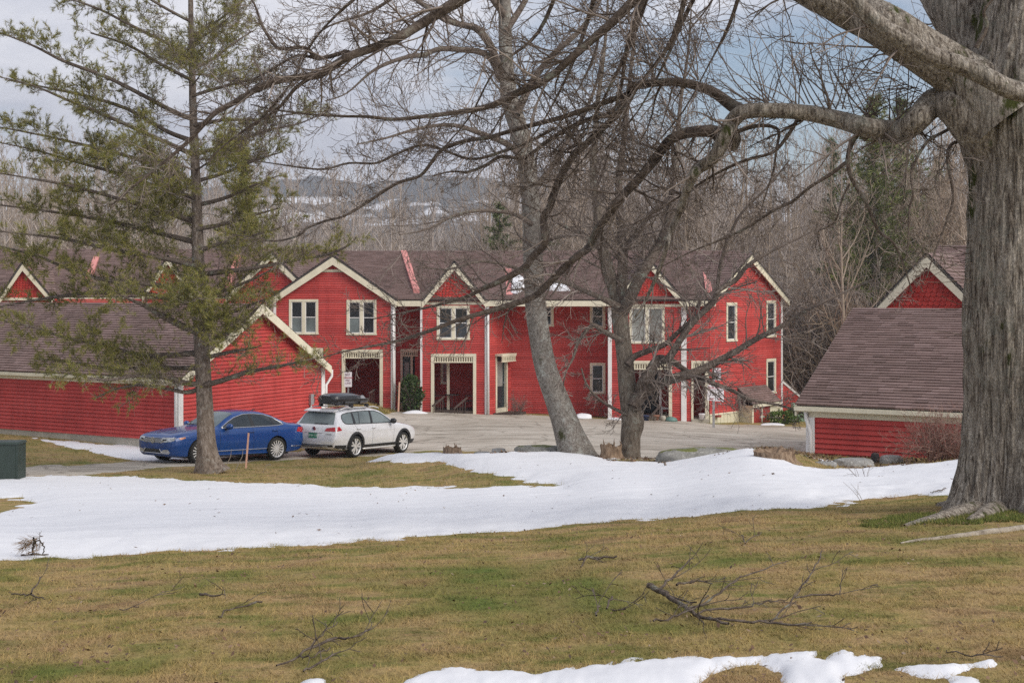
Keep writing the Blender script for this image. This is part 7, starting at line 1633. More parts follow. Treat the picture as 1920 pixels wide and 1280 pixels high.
# --- signs
def sign_post(label, cat, base, top, r=0.03):
    root = thing('street_sign', label, cat, tuple(base)); mb = MB(); mb.box(base.x-r, base.x+r, base.y-r*0.5, base.y+r*0.5, base.z-0.2, top); mb.build('post', MAT['metal_grey'], root); return root
def sign_text(root, txt, u, v, Y, hpx, mat, parent, dy=0.0):
    p = P(u, v, Y); M = Matrix.Translation((p.x, p.y-dy, p.z)) @ Matrix(((1,0,0,0),(0,0,-1,0),(0,1,0,0),(0,0,0,1)))
    return text_mesh('lettering', txt, hpx*Y/F*1.38, mat, parent, M, 0.002)
YS = 52.0; b0_ = P(653, 0, YS); b0_.z = gz(b0_.x, b0_.y); r1 = sign_post('white no parking sign on a post behind the wagon', 'sign', b0_, Z(700, YS))
mb = MB(); mb.box(X(646, YS), X(660, YS), YS-0.045, YS-0.035, Z(725, YS), Z(697, YS)); pn_ = mb.build('sign_panel', MAT['sign_white'], r1)
sign_text(r1, 'NO', 652, 702, YS, 4.2, MAT['ink_purple'], pn_, 0.05); sign_text(r1, 'PARKING', 653, 708, YS, 3.2, MAT['ink_red'], pn_, 0.05); sign_text(r1, 'FIRE', 652, 713, YS, 3.0, MAT['ink_purple'], pn_, 0.05); sign_text(r1, 'LANE', 653, 718, YS, 3.0, MAT['ink_purple'], pn_, 0.05)
YS = 58.0; b0_ = P(1338, 0, YS); b0_.z = gz(b0_.x, b0_.y); r2_ = sign_post('building number sign with red arrows and a smaller sign above it', 'sign', b0_, Z(690, YS), 0.05)
def sheared(root, u0, u1, vt0, vb0, vt1, vb1, Y, dy=0.05):
    mb = MB(); mb.prism([(X(u0,Y), Y-dy, Z(vb0,Y)), (X(u1,Y), Y-dy, Z(vb1,Y)), (X(u1,Y), Y-dy, Z(vt1,Y)), (X(u0,Y), Y-dy, Z(vt0,Y))], (0, 0.012, 0)); return mb.build('sign_panel', MAT['sign_white'], root)
p1 = sheared(r2_, 1339, 1351.5, 689, 712, 690, 713, YS); sign_text(r2_, 'NO', 1345, 694, YS, 3.6, MAT['ink_red'], p1, 0.055)
for k_, tx in enumerate(('PARKING', 'ANY', 'TIME')): sign_text(r2_, tx, 1345, 699+k_*4.5, YS, 2.2, MAT['ink_purple'], p1, 0.055)
p2 = sheared(r2_, 1326, 1357, 721, 750, 722, 753, YS, 0.055)
sign_text(r2_, 'BUILDING', 1341.5, 726.5, YS, 4.6, MAT['ink_red'], p2, 0.06); sign_text(r2_, '35', 1334, 738, YS, 7.0, MAT['ink_black'], p2, 0.06); sign_text(r2_, '31', 1349, 739, YS, 7.0, MAT['ink_black'], p2, 0.06)
mb = MB(); mb.box(X(1326.5,YS), X(1356.5,YS), YS-0.064, YS-0.056, Z(731.4,YS), Z(730.9,YS)); mb.box(X(1341.3,YS), X(1341.9,YS), YS-0.064, YS-0.056, Z(750,YS), Z(731,YS)); mb.build('divider', MAT['ink_black'], p2)
for (ua, ub) in ((1337.5, 1329), (1344.5, 1353)):
    mb = MB(); sg = 1 if ub > ua else -1; mb.box(min(X(ua,YS), X(ub-sg*2,YS)), max(X(ua,YS), X(ub-sg*2,YS)), YS-0.064, YS-0.057, Z(748,YS), Z(746.6,YS))
    tri = [(X(ub-sg*3,YS), YS-0.064, Z(749.3,YS)), (X(ub,YS), YS-0.064, Z(747.3,YS)), (X(ub-sg*3,YS), YS-0.064, Z(745.3,YS))]; mb.prism(tri, (0, 0.007, 0)); mb.build('arrow', MAT['ink_red'], p2)
# --- green utility cabinet
cy = 31.5; c0_ = P(-75, 896, cy); c1_ = P(34, 896, cy); zt_u = Z(830, cy); root = thing('utility_cabinet', 'dark green utility cabinet cut off by the picture edge', 'utility box', ((c0_.x+c1_.x)/2, cy, gz(c1_.x, cy)))
MAT['util'] = simple('dark_green_enamel', (0.022, 0.036, 0.028), 0.5, var=0.15)
mb = MB(); z0_ = gz(c1_.x, cy)-0.15; mb.box(c0_.x, c1_.x, cy, cy+0.5, z0_, zt_u-0.03); mb.build('body', MAT['util'], root)
mb = MB(); mb.hexa([(c0_.x-0.03, cy-0.03, zt_u-0.03), (c1_.x+0.03, cy-0.03, zt_u-0.03), (c1_.x+0.03, cy+0.53, zt_u-0.03), (c0_.x-0.03, cy+0.53, zt_u-0.03), (c0_.x, cy, zt_u+0.02), (c1_.x, cy, zt_u+0.02), (c1_.x, cy+0.5, zt_u+0.02), (c0_.x, cy+0.5, zt_u+0.02)]); mb.build('lid', MAT['util'], root)
mb = MB(); xm = (c0_.x+c1_.x)/2; mb.box(c0_.x+0.06, xm-0.02, cy-0.012, cy, z0_+0.2, zt_u-0.08); mb.build('door', MAT['util'], root); mb = MB(); mb.box(xm+0.02, c1_.x-0.06, cy-0.012, cy, z0_+0.2, zt_u-0.08); mb.build('door', MAT['util'], root)
# --- shrubs
def leafy(name, label, u, v, Y, w_, h_, n, mat, lw, seed, cat='bush'):
    c = P(u, v, Y); c.z = gz(c.x, c.y); root = thing(name, label, cat, tuple(c)); g = np.random.default_rng(seed); T = Tubes(); r2 = random.Random(seed)
    for k in range(18):
        az = r2.uniform(0, 6.28); grow(T, (c.x+r2.uniform(-.1, .1), c.y, c.z-0.05), (math.cos(az)*0.5*w_/h_, math.sin(az)*0.5*w_/h_, 1), h_*r2.uniform(0.6, 0.95), 0.02, 1, r2, bo_)
    T.build('stems', MAT['twig'], root)
    p = g.normal(0, 1, (n, 3)); p /= np.linalg.norm(p, axis=1, keepdims=True); p *= (g.uniform(0.25, 1, (n, 1))**0.45); cl = fbm(p[:, 0]*2.5+seed, p[:, 1]*2.5, p[:, 2]*2.5, seed, 3); p = p*(0.78+0.5*cl)[:, None]; p = p[cl > 0.43]; n = len(p)
    P0 = np.stack([c.x+p[:, 0]*w_/2*(0.85+0.3*g.random(n)), c.y+p[:, 1]*w_/2.4, c.z+h_*0.5+p[:, 2]*h_*0.52], -1); d = p+g.normal(0, .5, (n, 3)); d[:, 2] += 0.2; d /= np.linalg.norm(d, axis=1, keepdims=True); s_ = np.cross(d, g.normal(0, 1, (n, 3))); s_ /= np.linalg.norm(s_, axis=1, keepdims=True)
    L = lw*g.uniform(0.7, 1.3, (n, 1)); a = P0; b1 = P0+d*L*0.5+s_*L*0.28; t_ = P0+d*L; b2 = P0+d*L*0.5-s_*L*0.28; vv = np.stack([a, b1, t_, b2], 1).reshape(-1, 3)
    mesh_obj('leaves', vv, np.arange(n*4).reshape(-1, 4), MAT[mat], root, kind='stuff'); return root
leafy('rhododendron_bush', 'tall dark evergreen bush filling the porch corner', 770, 770, 61.3, 0.98, 1.62, 2600, 'leaf_green', 0.13, 5)
leafy('green_shrub', 'low bright green shrub by the bulkhead doors', 1465, 799, 63.5, 1.35, 0.55, 1500, 'leaf_bright', 0.12, 6)
leafy('green_shrub', 'small dark shrub beside the pale green bin', 1490, 796, 64.5, 0.8, 0.7, 700, 'leaf_green', 0.11, 7)
def twiggy(name, label, u, v, Y, w_, h_, n, mat, seed, arch=-0.06, r=0.010, ch=(4, 3, 0), cat='bush'):
    c = P(u, v, Y); c.z = gz(c.x, c.y); r2 = random.Random(seed); T = Tubes(); o = dict(bo_); o['ch'] = ch; o['up'] = (arch, arch*0.7, 0.0); o['rmin'] = r*0.35
    for k in range(n):
        az = r2.uniform(0, 6.28); el = r2.uniform(0.6, 1.45); grow(T, (c.x+r2.uniform(-.5, .5)*w_*0.5, c.y+r2.uniform(-.3, .3)*w_*0.5, c.z-0.03), (math.cos(az)*math.cos(el), math.sin(az)*math.cos(el)*0.6, math.sin(el)), h_*r2.uniform(0.8, 1.5), r, 0, r2, o)
    q = T.build(name, MAT[mat], None); q.location = (0, 0, 0); v_ = np.empty(len(q.data.vertices)*3, dtype=np.float32); q.data.vertices.foreach_get('co', v_); v_ = v_.reshape(-1, 3)-np.array(c, dtype=np.float32); q.data.vertices.foreach_set('co', v_.ravel()); q.location = c; setp(q, label, cat); return q
twiggy('briar_bush', 'tangled pinkish brown briar bush against the right garage', 1772, 866, 28.8, 1.8, 0.85, 170, 'twig_red', 3, -0.10, 0.009)
twiggy('briar_bush', 'sparse brown twiggy bush beside the glazed corner door', 972, 778, 62.0, 1.0, 0.75, 30, 'twig', 4, -0.02, 0.010)
twiggy('briar_bush', 'thin bare red twigs against the wall by the porch post', 1128, 785, 62.8, 0.8, 0.9, 12, 'twig', 5, 0.0, 0.008)
twiggy('sapling', 'small bare sapling poking out of the snow near the maple', 1623, 906, 19.5, 0.25, 0.36, 5, 'twig', 6, 0.0, 0.005, (3, 2, 0), 'sapling')
twiggy('sapling', 'thin upright bare stem at the snow edge left of the maple', 1619, 945, 14.6, 0.05, 0.24, 2, 'twig_pale', 16, 0.02, 0.004, (1, 1, 0), 'sapling')
for i_, (u, v, Y, lb) in enumerate(((418, 872, 34.3, 'bare curved shoot rising at the right of the pine trunk'), (440, 868, 34.5, 'pale bent twig between the pine trunk and the stake'), (492, 872, 34.0, 'short arching twig right of the pinkish stake'))):
    a = P(u, v, Y); a.z = gz(a.x, a.y)-0.02; sx = (1, 1, 1)[i_]; stick_thing('young_shoot', lb, 'twig', [a, a+Vector((0.10*sx, 0, 0.22)), a+Vector((0.20*sx, 0, 0.42 if i_ < 2 else 0.25)), a+Vector((0.22*sx, 0, 0.62 if i_ < 2 else 0.22))], [0.012, 0.010, 0.008, 0.004], MAT['twig_pale'], 5)
# --- leftover snow heaps
def heap(label, u, v, Y, w_, h_, d_, seed):
    o = rock('snow_heap', label, u, v, w_, h_, d_, seed, MAT['snow'], Y, 0.42, flat=False); o['category'] = 'snow heap'; return o
heap('small white snow heap against the wall between the two trees', 1091, 781, 61.3, 0.95, 0.24, 0.7, 21); heap('thin strip of old snow at the foot of the evergreen porch bush', 778, 773, 60.5, 1.1, 0.14, 0.6, 22); heap('last crust of snow at the foot of the corner post', 1152, 786, 61.2, 0.8, 0.12, 0.4, 23); heap('dirty snow strip below the bulkhead doors', 1448, 800, 62.5, 1.2, 0.10, 0.5, 24)
def roof_snow(label, pts, Y0):
    pass
# snow lying on the roof valley: slabs on the slope between eave and ridge
def slope_pt(u, v):
    n_ = (zR-zE)/(YRg-YE_); k = (HZ-v)/F; Y = (zE-EYE-n_*YE_)/(k-n_); return Vector((X(u, Y), Y, EYE+k*Y))
for lb, poly in (('bright patch of snow on the roof left of the leaning trunk', [(958,550),(959,518),(966,512),(974,518),(982,524),(986,536),(980,546),(970,552)]), ('thin slab of snow on the roof right of the leaning trunk', [(1022,545),(1022,530),(1034,531),(1052,536),(1064,541),(1070,546),(1050,547)])):
    nrm_ = Vector((0, -(zR-zE), (YRg-YE_))).normalized(); ps = [slope_pt(*q)+nrm_*0.03 for q in poly]; mb = MB(); c_ = sum(ps, Vector())/len(ps); n_ = len(ps)
    for i in range(n_):
        a, b_ = ps[i], ps[(i+1) % n_]; ai = a.lerp(c_, 0.18)+nrm_*0.14; bi = b_.lerp(c_, 0.18)+nrm_*0.14; mb.quad(a, b_, bi, ai); mb.poly([ai, bi, c_+nrm_*0.17])
    o = mb.build('snow_patch', MAT['snow'], None, smooth=True, loc=c_); setp(o, lb, 'snow patch')
w0 = slope_pt(150, 545)
# --- porch things
def chair(label, u, v, Y, face, back_round=False):
    c = P(u, v, Y); root = thing('patio_chair', label, 'chair', tuple(c), 'iron patio chairs on the middle porch'); s = MB(); s.box(c.x-0.22, c.x+0.22, c.y-0.22, c.y+0.22, c.z+0.41, c.z+0.44); s.build('seat', MAT['metal_dark'], root)
    for sx in (-1, 1):
        for sy in (-1, 1): m_ = MB(); m_.tube([(c.x+sx*0.20, c.y+sy*0.20, c.z+0.42), (c.x+sx*0.24, c.y+sy*0.24, c.z)], 0.014, 6); m_.build('leg', MAT['metal_dark'], root)
    b_ = MB(); x0 = c.x+face*0.22
    if back_round: b_.tube([(x0+math.sin(a)*0.0, c.y+math.cos(a)*0.22, c.z+0.64+math.sin(a)*0.24) for a in np.linspace(-0.4, math.pi+0.4, 14)], 0.014, 6)
    else: b_.tube([(x0, c.y-0.2, c.z+0.44), (x0+face*0.10, c.y-0.2, c.z+0.92), (x0+face*0.10, c.y+0.2, c.z+0.92), (x0, c.y+0.2, c.z+0.44)], 0.014, 6)
    for k in range(3): b_.tube([(x0, c.y-0.1+0.1*k, c.z+0.44), (x0+face*0.08, c.y-0.1+0.1*k, c.z+0.86)], 0.008, 5)
    b_.build('backrest', MAT['metal_dark'], root)
    for sy in (-1, 1): m_ = MB(); m_.tube([(x0, c.y+sy*0.22, c.z+0.65), (c.x-face*0.18, c.y+sy*0.23, c.z+0.66), (c.x-face*0.22, c.y+sy*0.22, c.z+0.42)], 0.012, 6); m_.build('armrest', MAT['metal_dark'], root)
pz = zpb+0.18
def on_porch(u, Y): p = P(u, 700, Y); return HZ-(pz-EYE)*F/Y
chair('dark iron patio chair at the right of the middle porch', 880, on_porch(880, 62.6), 62.6, 1); chair('round backed iron patio chair at the left of the middle porch', 824, on_porch(824, 62.7), 62.7, -1, True)
c = P(848, on_porch(848, 62.6), 62.6); tb = thing('patio_table', 'small round iron patio table between the two porch chairs', 'table', tuple(c)); mb = MB(); mb.tube([(c.x, c.y, c.z+0.69), (c.x, c.y, c.z+0.72)], 0.36, 20); mb.build('tabletop', MAT['metal_dark'], tb)
for a in (0.5, 2.6, 4.7): mb = MB(); mb.tube([(c.x+math.cos(a)*0.12, c.y+math.sin(a)*0.12, c.z+0.70), (c.x+math.cos(a)*0.30, c.y+math.sin(a)*0.30, c.z)], 0.014, 6); mb.build('leg', MAT['metal_dark'], tb)
def hand_rail(label, u0, v0, u1, v1, Y, n):
    a = P(u0, v0, Y); b_ = P(u1, v1, Y+0.9); root = thing('stair_rail', label, 'handrail', tuple(a), 'wooden stair rails at the porches'); mb = MB(); mb.beam(a, b_, 0.09, 0.045); mb.build('rail', MAT['wood'], root); g_ = zpb-0.1
    for k in range(n): p = a.lerp(b_, (k+0.3)/n); m_ = MB(); m_.beam(p, Vector((p.x, p.y, g_)), 0.035, 0.035, (0, 1, 0)); m_.build('baluster', MAT['wood'], root)
hand_rail('left wooden stair rail at the middle porch', 811, 761, 833, 743, 61.0, 5); hand_rail('right wooden stair rail at the middle porch', 851, 766, 876, 745, 61.0, 5); hand_rail('brown stair rail at the right hand porch among the pots', 1223, 777, 1239, 759, 61.0, 4); hand_rail('grey stair rail leading into the dark porch behind the wagon', 692, 737, 704, 729, 61.2, 3)
# string of lights in the left porch
a = P(662, 672, 62.2); b_ = P(702, 674, 62.2); root = thing('string_lights', 'drooping string of small bulbs inside the dark porch', 'string lights', tuple(a)); pts = [a.lerp(b_, k/10)-Vector((0, 0, 0.24*math.sin(math.pi*k/10))) for k in range(11)]; mb = MB(); mb.tube(pts, 0.006, 4); mb.build('wire', MAT['metal_dark'], root)
bm_ = bmesh.new(); bmesh.ops.create_icosphere(bm_, subdivisions=1, radius=0.028); bme = bpy.data.meshes.new('bulb'); bm_.to_mesh(bme); bm_.free(); bme.materials.append(MAT['cream'])
for q in pts[1:-1]: o = bpy.data.objects.new('bulb', bme); COL.objects.link(o); o.parent = root; o.location = q-a-Vector((0, 0, 0.02))
# right porch clutter
def lathe(name, label, cat, c, prof, mat, k=18):
    vs = [(c.x+math.cos(2*math.pi*i/k)*r_, c.y+math.sin(2*math.pi*i/k)*r_, c.z+z) for (r_, z) in prof for i in range(k)]; m = len(prof); f = [(j*k+i, j*k+(i+1) % k, (j+1)*k+(i+1) % k, (j+1)*k+i) for j in range(m-1) for i in range(k)]; f.append(tuple(range(k-1, -1, -1))); f.append(tuple((m-1)*k+i for i in range(k)))
    o = mesh_obj(name, vs, f, mat, None, smooth=True, loc=c); return setp(o, label, cat)
def gp(u, Y): X_w = X(u, Y); return Vector((X_w, Y, gz(X_w, Y)))
MAT['green_bin'] = simple('pale_green_plastic', (0.28, 0.42, 0.30), 0.5, var=0.1); MAT['teal'] = simple('dull_teal_plastic', (0.10, 0.19, 0.165), 0.5); MAT['terra'] = simple('terracotta', (0.36, 0.15, 0.09), 0.8, var=0.2); MAT['blue_pl'] = simple('dark_blue_plastic', (0.03, 0.05, 0.13), 0.5)
lathe('sled', 'upturned dull teal plastic tub at the foot of the right porch', 'tub', gp(1258, 61.2), [(0.30, 0.0), (0.30, 0.08), (0.24, 0.16), (0.12, 0.21), (0.01, 0.22)], MAT['teal']).name = 'plastic_tub'
lathe('plant_pot', 'terracotta pot at the foot of the right hand porch stairs', 'pot', gp(1230, 61.1), [(0.11, 0), (0.15, 0.22), (0.165, 0.22), (0.165, 0.26), (0.13, 0.26)], MAT['terra']); lathe('plant_pot', 'pale stoneware pot between the terracotta pot and the teal tub', 'pot', gp(1243, 61.1), [(0.10, 0), (0.14, 0.15), (0.11, 0.24), (0.08, 0.25)], MAT['concrete']); lathe('bucket', 'dark blue bucket left of the porch pots', 'bucket', gp(1211, 61.0), [(0.13, 0), (0.17, 0.22), (0.18, 0.22), (0.16, 0.24)], MAT['blue_pl'])
lathe('bucket', 'small white bucket in the recessed entry by the number sign', 'bucket', gp(1316, 61.9)+Vector((0, 0, 0.14)), [(0.12, 0), (0.15, 0.26), (0.16, 0.27), (0.14, 0.28)], MAT['sign_white'])
for i_, (u, Y, lb) in enumerate(((1226, 60.9, 'dried brown flower heads in the terracotta pot'), (1246, 61.3, 'dried pale flower heads beside the porch post'))): twiggy('dried_flowers', lb, u, 780, Y, 0.25, 0.30, 22, 'twig_pale', 30+i_, -0.02, 0.010, (3, 2, 0), 'dried flowers')
c = P(1249, 765, 62.3); root = thing('porch_bench', 'small blue grey bench at the right of the right hand porch', 'bench', (c.x, c.y, c.z-0.45)); mb = MB(); mb.box(c.x-0.26, c.x+0.26, c.y-0.2, c.y+0.2, c.z-0.03, c.z+0.03); mb.build('seat', MAT['metal_grey'], root)
for sx in (-1, 1): mb = MB(); mb.box(c.x+sx*0.22-0.03, c.x+sx*0.22+0.03, c.y-0.18, c.y+0.18, c.z-0.6, c.z-0.03); mb.build('leg', MAT['metal_grey'], root)
c = P(1248, 700, 62.4); wr_ = thing('wreath', 'pale dried wreath hanging at the right of the right hand porch', 'wreath', tuple(c)); T = Tubes(); r2 = random.Random(9)
for k in range(60): a = 2*math.pi*k/60; T.add([tuple(c+Vector((math.cos(a+d_)*0.15+r2.uniform(-.04, .04), r2.uniform(-.04, .04), math.sin(a+d_)*0.17+r2.uniform(-.04, .04)))) for d_ in (0, 0.25, 0.5)], [0.012, 0.012, 0.006], 4)
T.build('twigs', MAT['twig_pale'], wr_); mb = MB(); mb.tube([c+Vector((0, 0, 0.2)), c+Vector((0, 0, 0.45))], 0.006, 4); mb.build('hanger', MAT['metal_dark'], wr_)
# wheeled bin beside the low wing
c = gp(1497, 65.5); c.z = P(0, 797, 65.5).z; root = thing('wheelie_bin', 'pale green wheeled bin half hidden by the right garage corner', 'bin', tuple(c)); mb = MB(); mb.hexa([c+Vector(q) for q in ((-.26,-.26,.06),(.26,-.26,.06),(.26,.26,.06),(-.26,.26,.06),(-.31,-.31,1.0),(.31,-.31,1.0),(.31,.31,1.0),(-.31,.31,1.0))]); mb.build('body', MAT['green_bin'], root); mb = MB(); mb.hexa([c+Vector(q) for q in ((-.33,-.33,1.0),(.33,-.33,1.0),(.33,.33,1.0),(-.33,.33,1.0),(-.28,-.28,1.08),(.28,-.28,1.08),(.28,.28,1.08),(-.28,.28,1.08))]); mb.build('lid', MAT['green_bin'], root)
mb = MB(); mb.tube([c+Vector((-.26, .25, .11)), c+Vector((-.20, .25, .11))], 0.11, 14); mb.build('wheel', MAT['tyre'], root); mb = MB(); mb.tube([c+Vector((.20, .25, .11)), c+Vector((.26, .25, .11))], 0.11, 14); mb.build('wheel', MAT['tyre'], root)
# wall lamp / vent on the end wall
mb = MB(); s_, z_ = e_at(1344, 757); mb.tube([frE(s_, 0.0, z_), frE(s_, 0.22, z_+0.02)], 0.04, 8); mb.build('wall_pipe', MAT['metal_grey'], tw); mb = MB(); s_, z_ = e_at(1342, 779); frE.box(mb, s_-0.1, s_+0.1, 0.03, 0.25, z_-0.06, z_+0.03); mb.build('spigot', MAT['door_red'], tw)
# ------------------------------------------------------------------ fallen branches on the lawn
ko = {'n': (7, 6, 5), 'kink': (0.16, 0.2, 0.25), 'up': (0.0, 0.0, 0.0), 'tip': (0.4, 0.5, 0.6), 'rmin': 0.0022, 'max': 2, 'ch': (3, 2, 0), 'start': (0.3, 0.3, 0.3), 'ang': ((20, 50), (25, 55), (30, 60)), 'rr': (0.4, 0.65), 'lr': ((0.3, 0.6), (0.35, 0.6), (0.4, 0.6)), 'r4': 0.006}
def fallen(label, pls, seed, mat='bark_limb', twigs=6, cat='fallen branch'):
    """pls: list of [(u, v, width px, height above ground m)] polylines."""
    T = Tubes(); r2 = random.Random(seed); org = None
    for pl in pls:
        pts = []; rad = []
        for (u, v, w_, h_) in pl:
            g_ = on_ground(u, v+h_*180, 4.5, 20); q = Vector((g_.x, g_.y, g_.z+h_+0.012)); pts.append(tuple(q)); rad.append(max(0.002, 0.7*w_*g_.y/F/2)); org = org or q
        c = catmull([a+(b_,) for a, b_ in zip(pts, rad)], 4); jit = np.array([[r2.uniform(-.008, .008) for _ in range(3)] for _ in range(len(c))]); c[:, :3] += jit; T.add([tuple(a) for a in c[:, :3]], c[:, 3].tolist(), 7)
        for _ in range((twigs+1)//2):
            k = r2.randrange(2, len(c)-1); d = c[k, :3]-c[k-1, :3]; d /= np.linalg.norm(d); d = d+np.array([r2.uniform(-.7, .7), r2.uniform(-.7, .7), r2.uniform(-.1, .35)]); d /= np.linalg.norm(d); grow(T, tuple(c[k, :3]), tuple(d), r2.uniform(0.08, 0.35), max(0.0025, c[k, 3]*0.5), 1, r2, ko)
    v, f = T.arrays(); o = mesh_obj('fallen_branch', v, f, MAT[mat], None, smooth=True, loc=org); return setp(o, label, cat)
fallen('largest tangle of fallen branches on the lawn at the right', [
 [(1215,1110,16,.05),(1240,1118,15,.04),(1262,1130,13,.03),(1290,1150,11,.02),(1320,1165,9,.02),(1365,1175,8,.02)], [(1240,1112,8,.05),(1265,1095,6,.09),(1290,1075,4,.13),(1300,1068,3,.15)], [(1290,1148,7,.02),(1330,1137,6,.05),(1370,1112,5,.09),(1410,1093,4,.11),(1460,1078,3,.12),(1478,1072,2,.12)],
 [(1225,1170,6,.01),(1260,1165,6,.02),(1300,1148,5,.03),(1330,1128,4,.06)], [(1300,1160,6,.02),(1350,1150,6,.03),(1400,1146,5,.03),(1430,1138,4,.03),(1470,1130,3,.02)], [(1330,1168,7,.02),(1380,1172,7,.02),(1440,1174,7,.02),(1500,1178,6,.02),(1520,1176,4,.02)], [(1446,1172,6,.03),(1480,1150,5,.07),(1505,1125,4,.13),(1530,1095,4,.19),(1542,1072,3,.23)], [(1270,1104,7,.03),(1300,1098,5,.03),(1335,1100,3,.03)]], 5, twigs=7)
fallen('long fallen twig right of the big tangle', [[(1490,1128,5,.02),(1530,1122,5,.02),(1570,1122,4,.02),(1575,1110,2,.05)]], 6, twigs=3)
fallen('lichen covered fallen branch near the bottom snow patch', [[(520,1255,5,.01),(560,1238,6,.02),(600,1218,8,.03),(630,1205,8,.03),(660,1208,5,.03),(690,1192,4,.04)], [(565,1238,5,.02),(590,1240,4,.02),(620,1222,4,.02)], [(570,1265,6,.01),(600,1250,6,.02),(640,1232,3,.03)], [(580,1225,4,.03),(610,1200,3,.06),(635,1186,2,.08)]], 7, twigs=6)
fallen('dark two piece stick on the lawn left of centre', [[(376,1117,8,.01),(396,1120,6,.01),(425,1120,3,.01)], [(412,1163,4,.01),(425,1150,4,.02),(455,1145,4,.02),(472,1137,6,.02),(492,1134,4,.02)]], 8, twigs=2)
fallen('forked twig standing up from the lawn at the left edge', [[(22,1116,4,.01),(45,1119,4,.01),(62,1120,5,.01),(82,1127,3,.01)], [(58,1118,5,.02),(68,1104,4,.05),(78,1092,3,.09)]], 9, twigs=2)
fallen('pair of short stubby twigs left of the big tangle', [[(1118,1160,6,.01),(1122,1148,5,.04)], [(1138,1148,5,.02),(1146,1130,6,.06)], [(1146,1146,5,.01),(1170,1150,4,.01)]], 10, twigs=3)
fallen('knobbly old branch with bark half sunk in the lawn', [[(1085,1055,6,.02),(1100,1052,8,.03),(1125,1050,6,.02),(1155,1049,5,.02)], [(1090,1066,4,.0),(1100,1052,4,.05)]], 11, twigs=3)
fallen('thin upright twig beside the knobbly old branch', [[(1398,1022,3,.0),(1392,1008,4,.05)], [(1398,1020,3,.01),(1430,1000,2,.02)]], 12, twigs=1)
fallen('small black twig on the snow below the maple', [[(1745,925,3,.02),(1760,921,3,.03),(1778,917,2,.02)]], 13, twigs=3)
fallen('thin straight twig lying in the grass at the bottom left', [[(225,1148,3,.01),(250,1144,3,.01),(262,1142,2,.01)]], 14, twigs=1)
fallen('thin dark stick lying at the bottom right corner', [[(1770,1226,3,.01),(1820,1236,4,.01),(1880,1238,3,.01)]], 15, twigs=2)
# the pine sprig at the snow's near edge
o = fallen('broken pine sprig with rusty needles at the snow edge', [[(40,1043,5,.01),(60,1042,6,.01),(92,1041,3,.01)], [(60,1042,5,.01),(63,1030,5,.09),(65,1017,5,.20)], [(62,1028,4,.11),(70,1021,4,.16),(78,1024,4,.13),(83,1033,3,.06),(80,1041,3,.01)]], 16, twigs=2)
tf = []; r2 = random.Random(3); g_ = on_ground(52, 1046, 8, 20)
for k in range(20): tf.append((np.array([g_.x+r2.uniform(-.09, .07), g_.y+r2.uniform(-.05, .05), g_.z+0.04+r2.random()*0.12]), np.array([-0.7, 0, -0.3]), 1.0))
MAT['needle_rust'] = leaf_mat('rusty_needles', (0.10,0.07,0.03), (0.24,0.14,0.07), (0.30,0.19,0.10)); q = needles(tf, 'needles', MAT['needle_rust'], o, 10, 0.11, 0.0025, 0.5)
# exposed root and moss at the maple's foot
T = Tubes(); pr = []
for (u, v, w_) in ((1688,1019,3),(1720,1014,7),(1760,1010,9),(1800,1006,12),(1840,1001,14),(1880,997,15),(1925,991,15),(1990,984,15)):
    g_ = on_ground(u, v, 6, 14); pr.append((g_.x, g_.y, g_.z+0.004, max(0.006, w_*g_.y/F/2)))
c = catmull(pr, 4); T.add([tuple(a) for a in c[:, :3]], c[:, 3].tolist(), 8); v, f = T.arrays(); v[:, 2] += 0.012*(fbm(v[:, 0]*9, v[:, 1]*9, 0, 5, 3)-0.5); MAT['root'] = bark_mat('bare_root', (0.16,0.13,0.10), (0.34,0.29,0.23), (0.48,0.43,0.36), None, None, (12, 12, 6))
mesh_obj('surface_root', v, f, MAT['root'], mp_t, smooth=True)
# ================================================================== GRASS, MOSS AND LITTER
def lookup(arr, u, Y):
    i = np.clip(np.searchsorted(us, u), 1, len(us)-1); i = i - ((u-us[i-1]) < (us[i]-u)); j = np.clip(np.searchsorted(ys, Y), 1, len(ys)-1); return arr[j, i]
def blades(name, n, y0, y1, u0, u1, wmin, wk, l0, l1, tilt, seed, mat, label, keep=None, ypow=0.0):
    g = np.random.default_rng(seed); q = g.random(n); Y = y0+(y1-y0)*q if ypow == 0 else y0*(y1/y0)**q; u = g.uniform(u0, u1, n)
    ok = (lookup(SNOWD, u, Y) < 0.015) & (lookup(d_drive, u, Y) < -0.05)
    if keep is not None: ok &= keep(u, Y)
    u, Y = u[ok], Y[ok]; X_ = (u-CX)*Y/F
    cl = fbm(X_*3.5, Y*3.5, 0, seed, 3); ok = g.random(len(u)) < np.clip((cl-0.1)*2.0, 0.35, 1); u, Y, X_, cl = u[ok], Y[ok], X_[ok], cl[ok]; n = len(u)
    Zg = gz_uY(u, Y)-0.004; az = g.uniform(0, 2*math.pi, n) + 1.5*(fbm(X_*1.2, Y*1.2, 0, seed+3, 2)-0.5); ti = R(1)*g.uniform(*tilt, n); L = g.uniform(l0, l1, n)*(0.8+0.4*cl)
    d = np.stack([np.cos(az)*np.sin(ti), np.sin(az)*np.sin(ti), np.cos(ti)], -1); wv = (wmin+wk*Y)*g.uniform(0.6, 1.3, n)
    s = np.stack([-np.sin(az+0.5), np.cos(az+0.5), np.zeros(n)], -1)*wv[:, None]*0.5
    p = np.stack([X_, Y, Zg], -1); v = np.stack([p-s, p+s, p+d*L[:, None]], 1).reshape(-1, 3)
    o = mesh_obj(name, v, np.arange(n*3).reshape(-1, 3), mat, None, kind='stuff'); o['label'] = label; return n
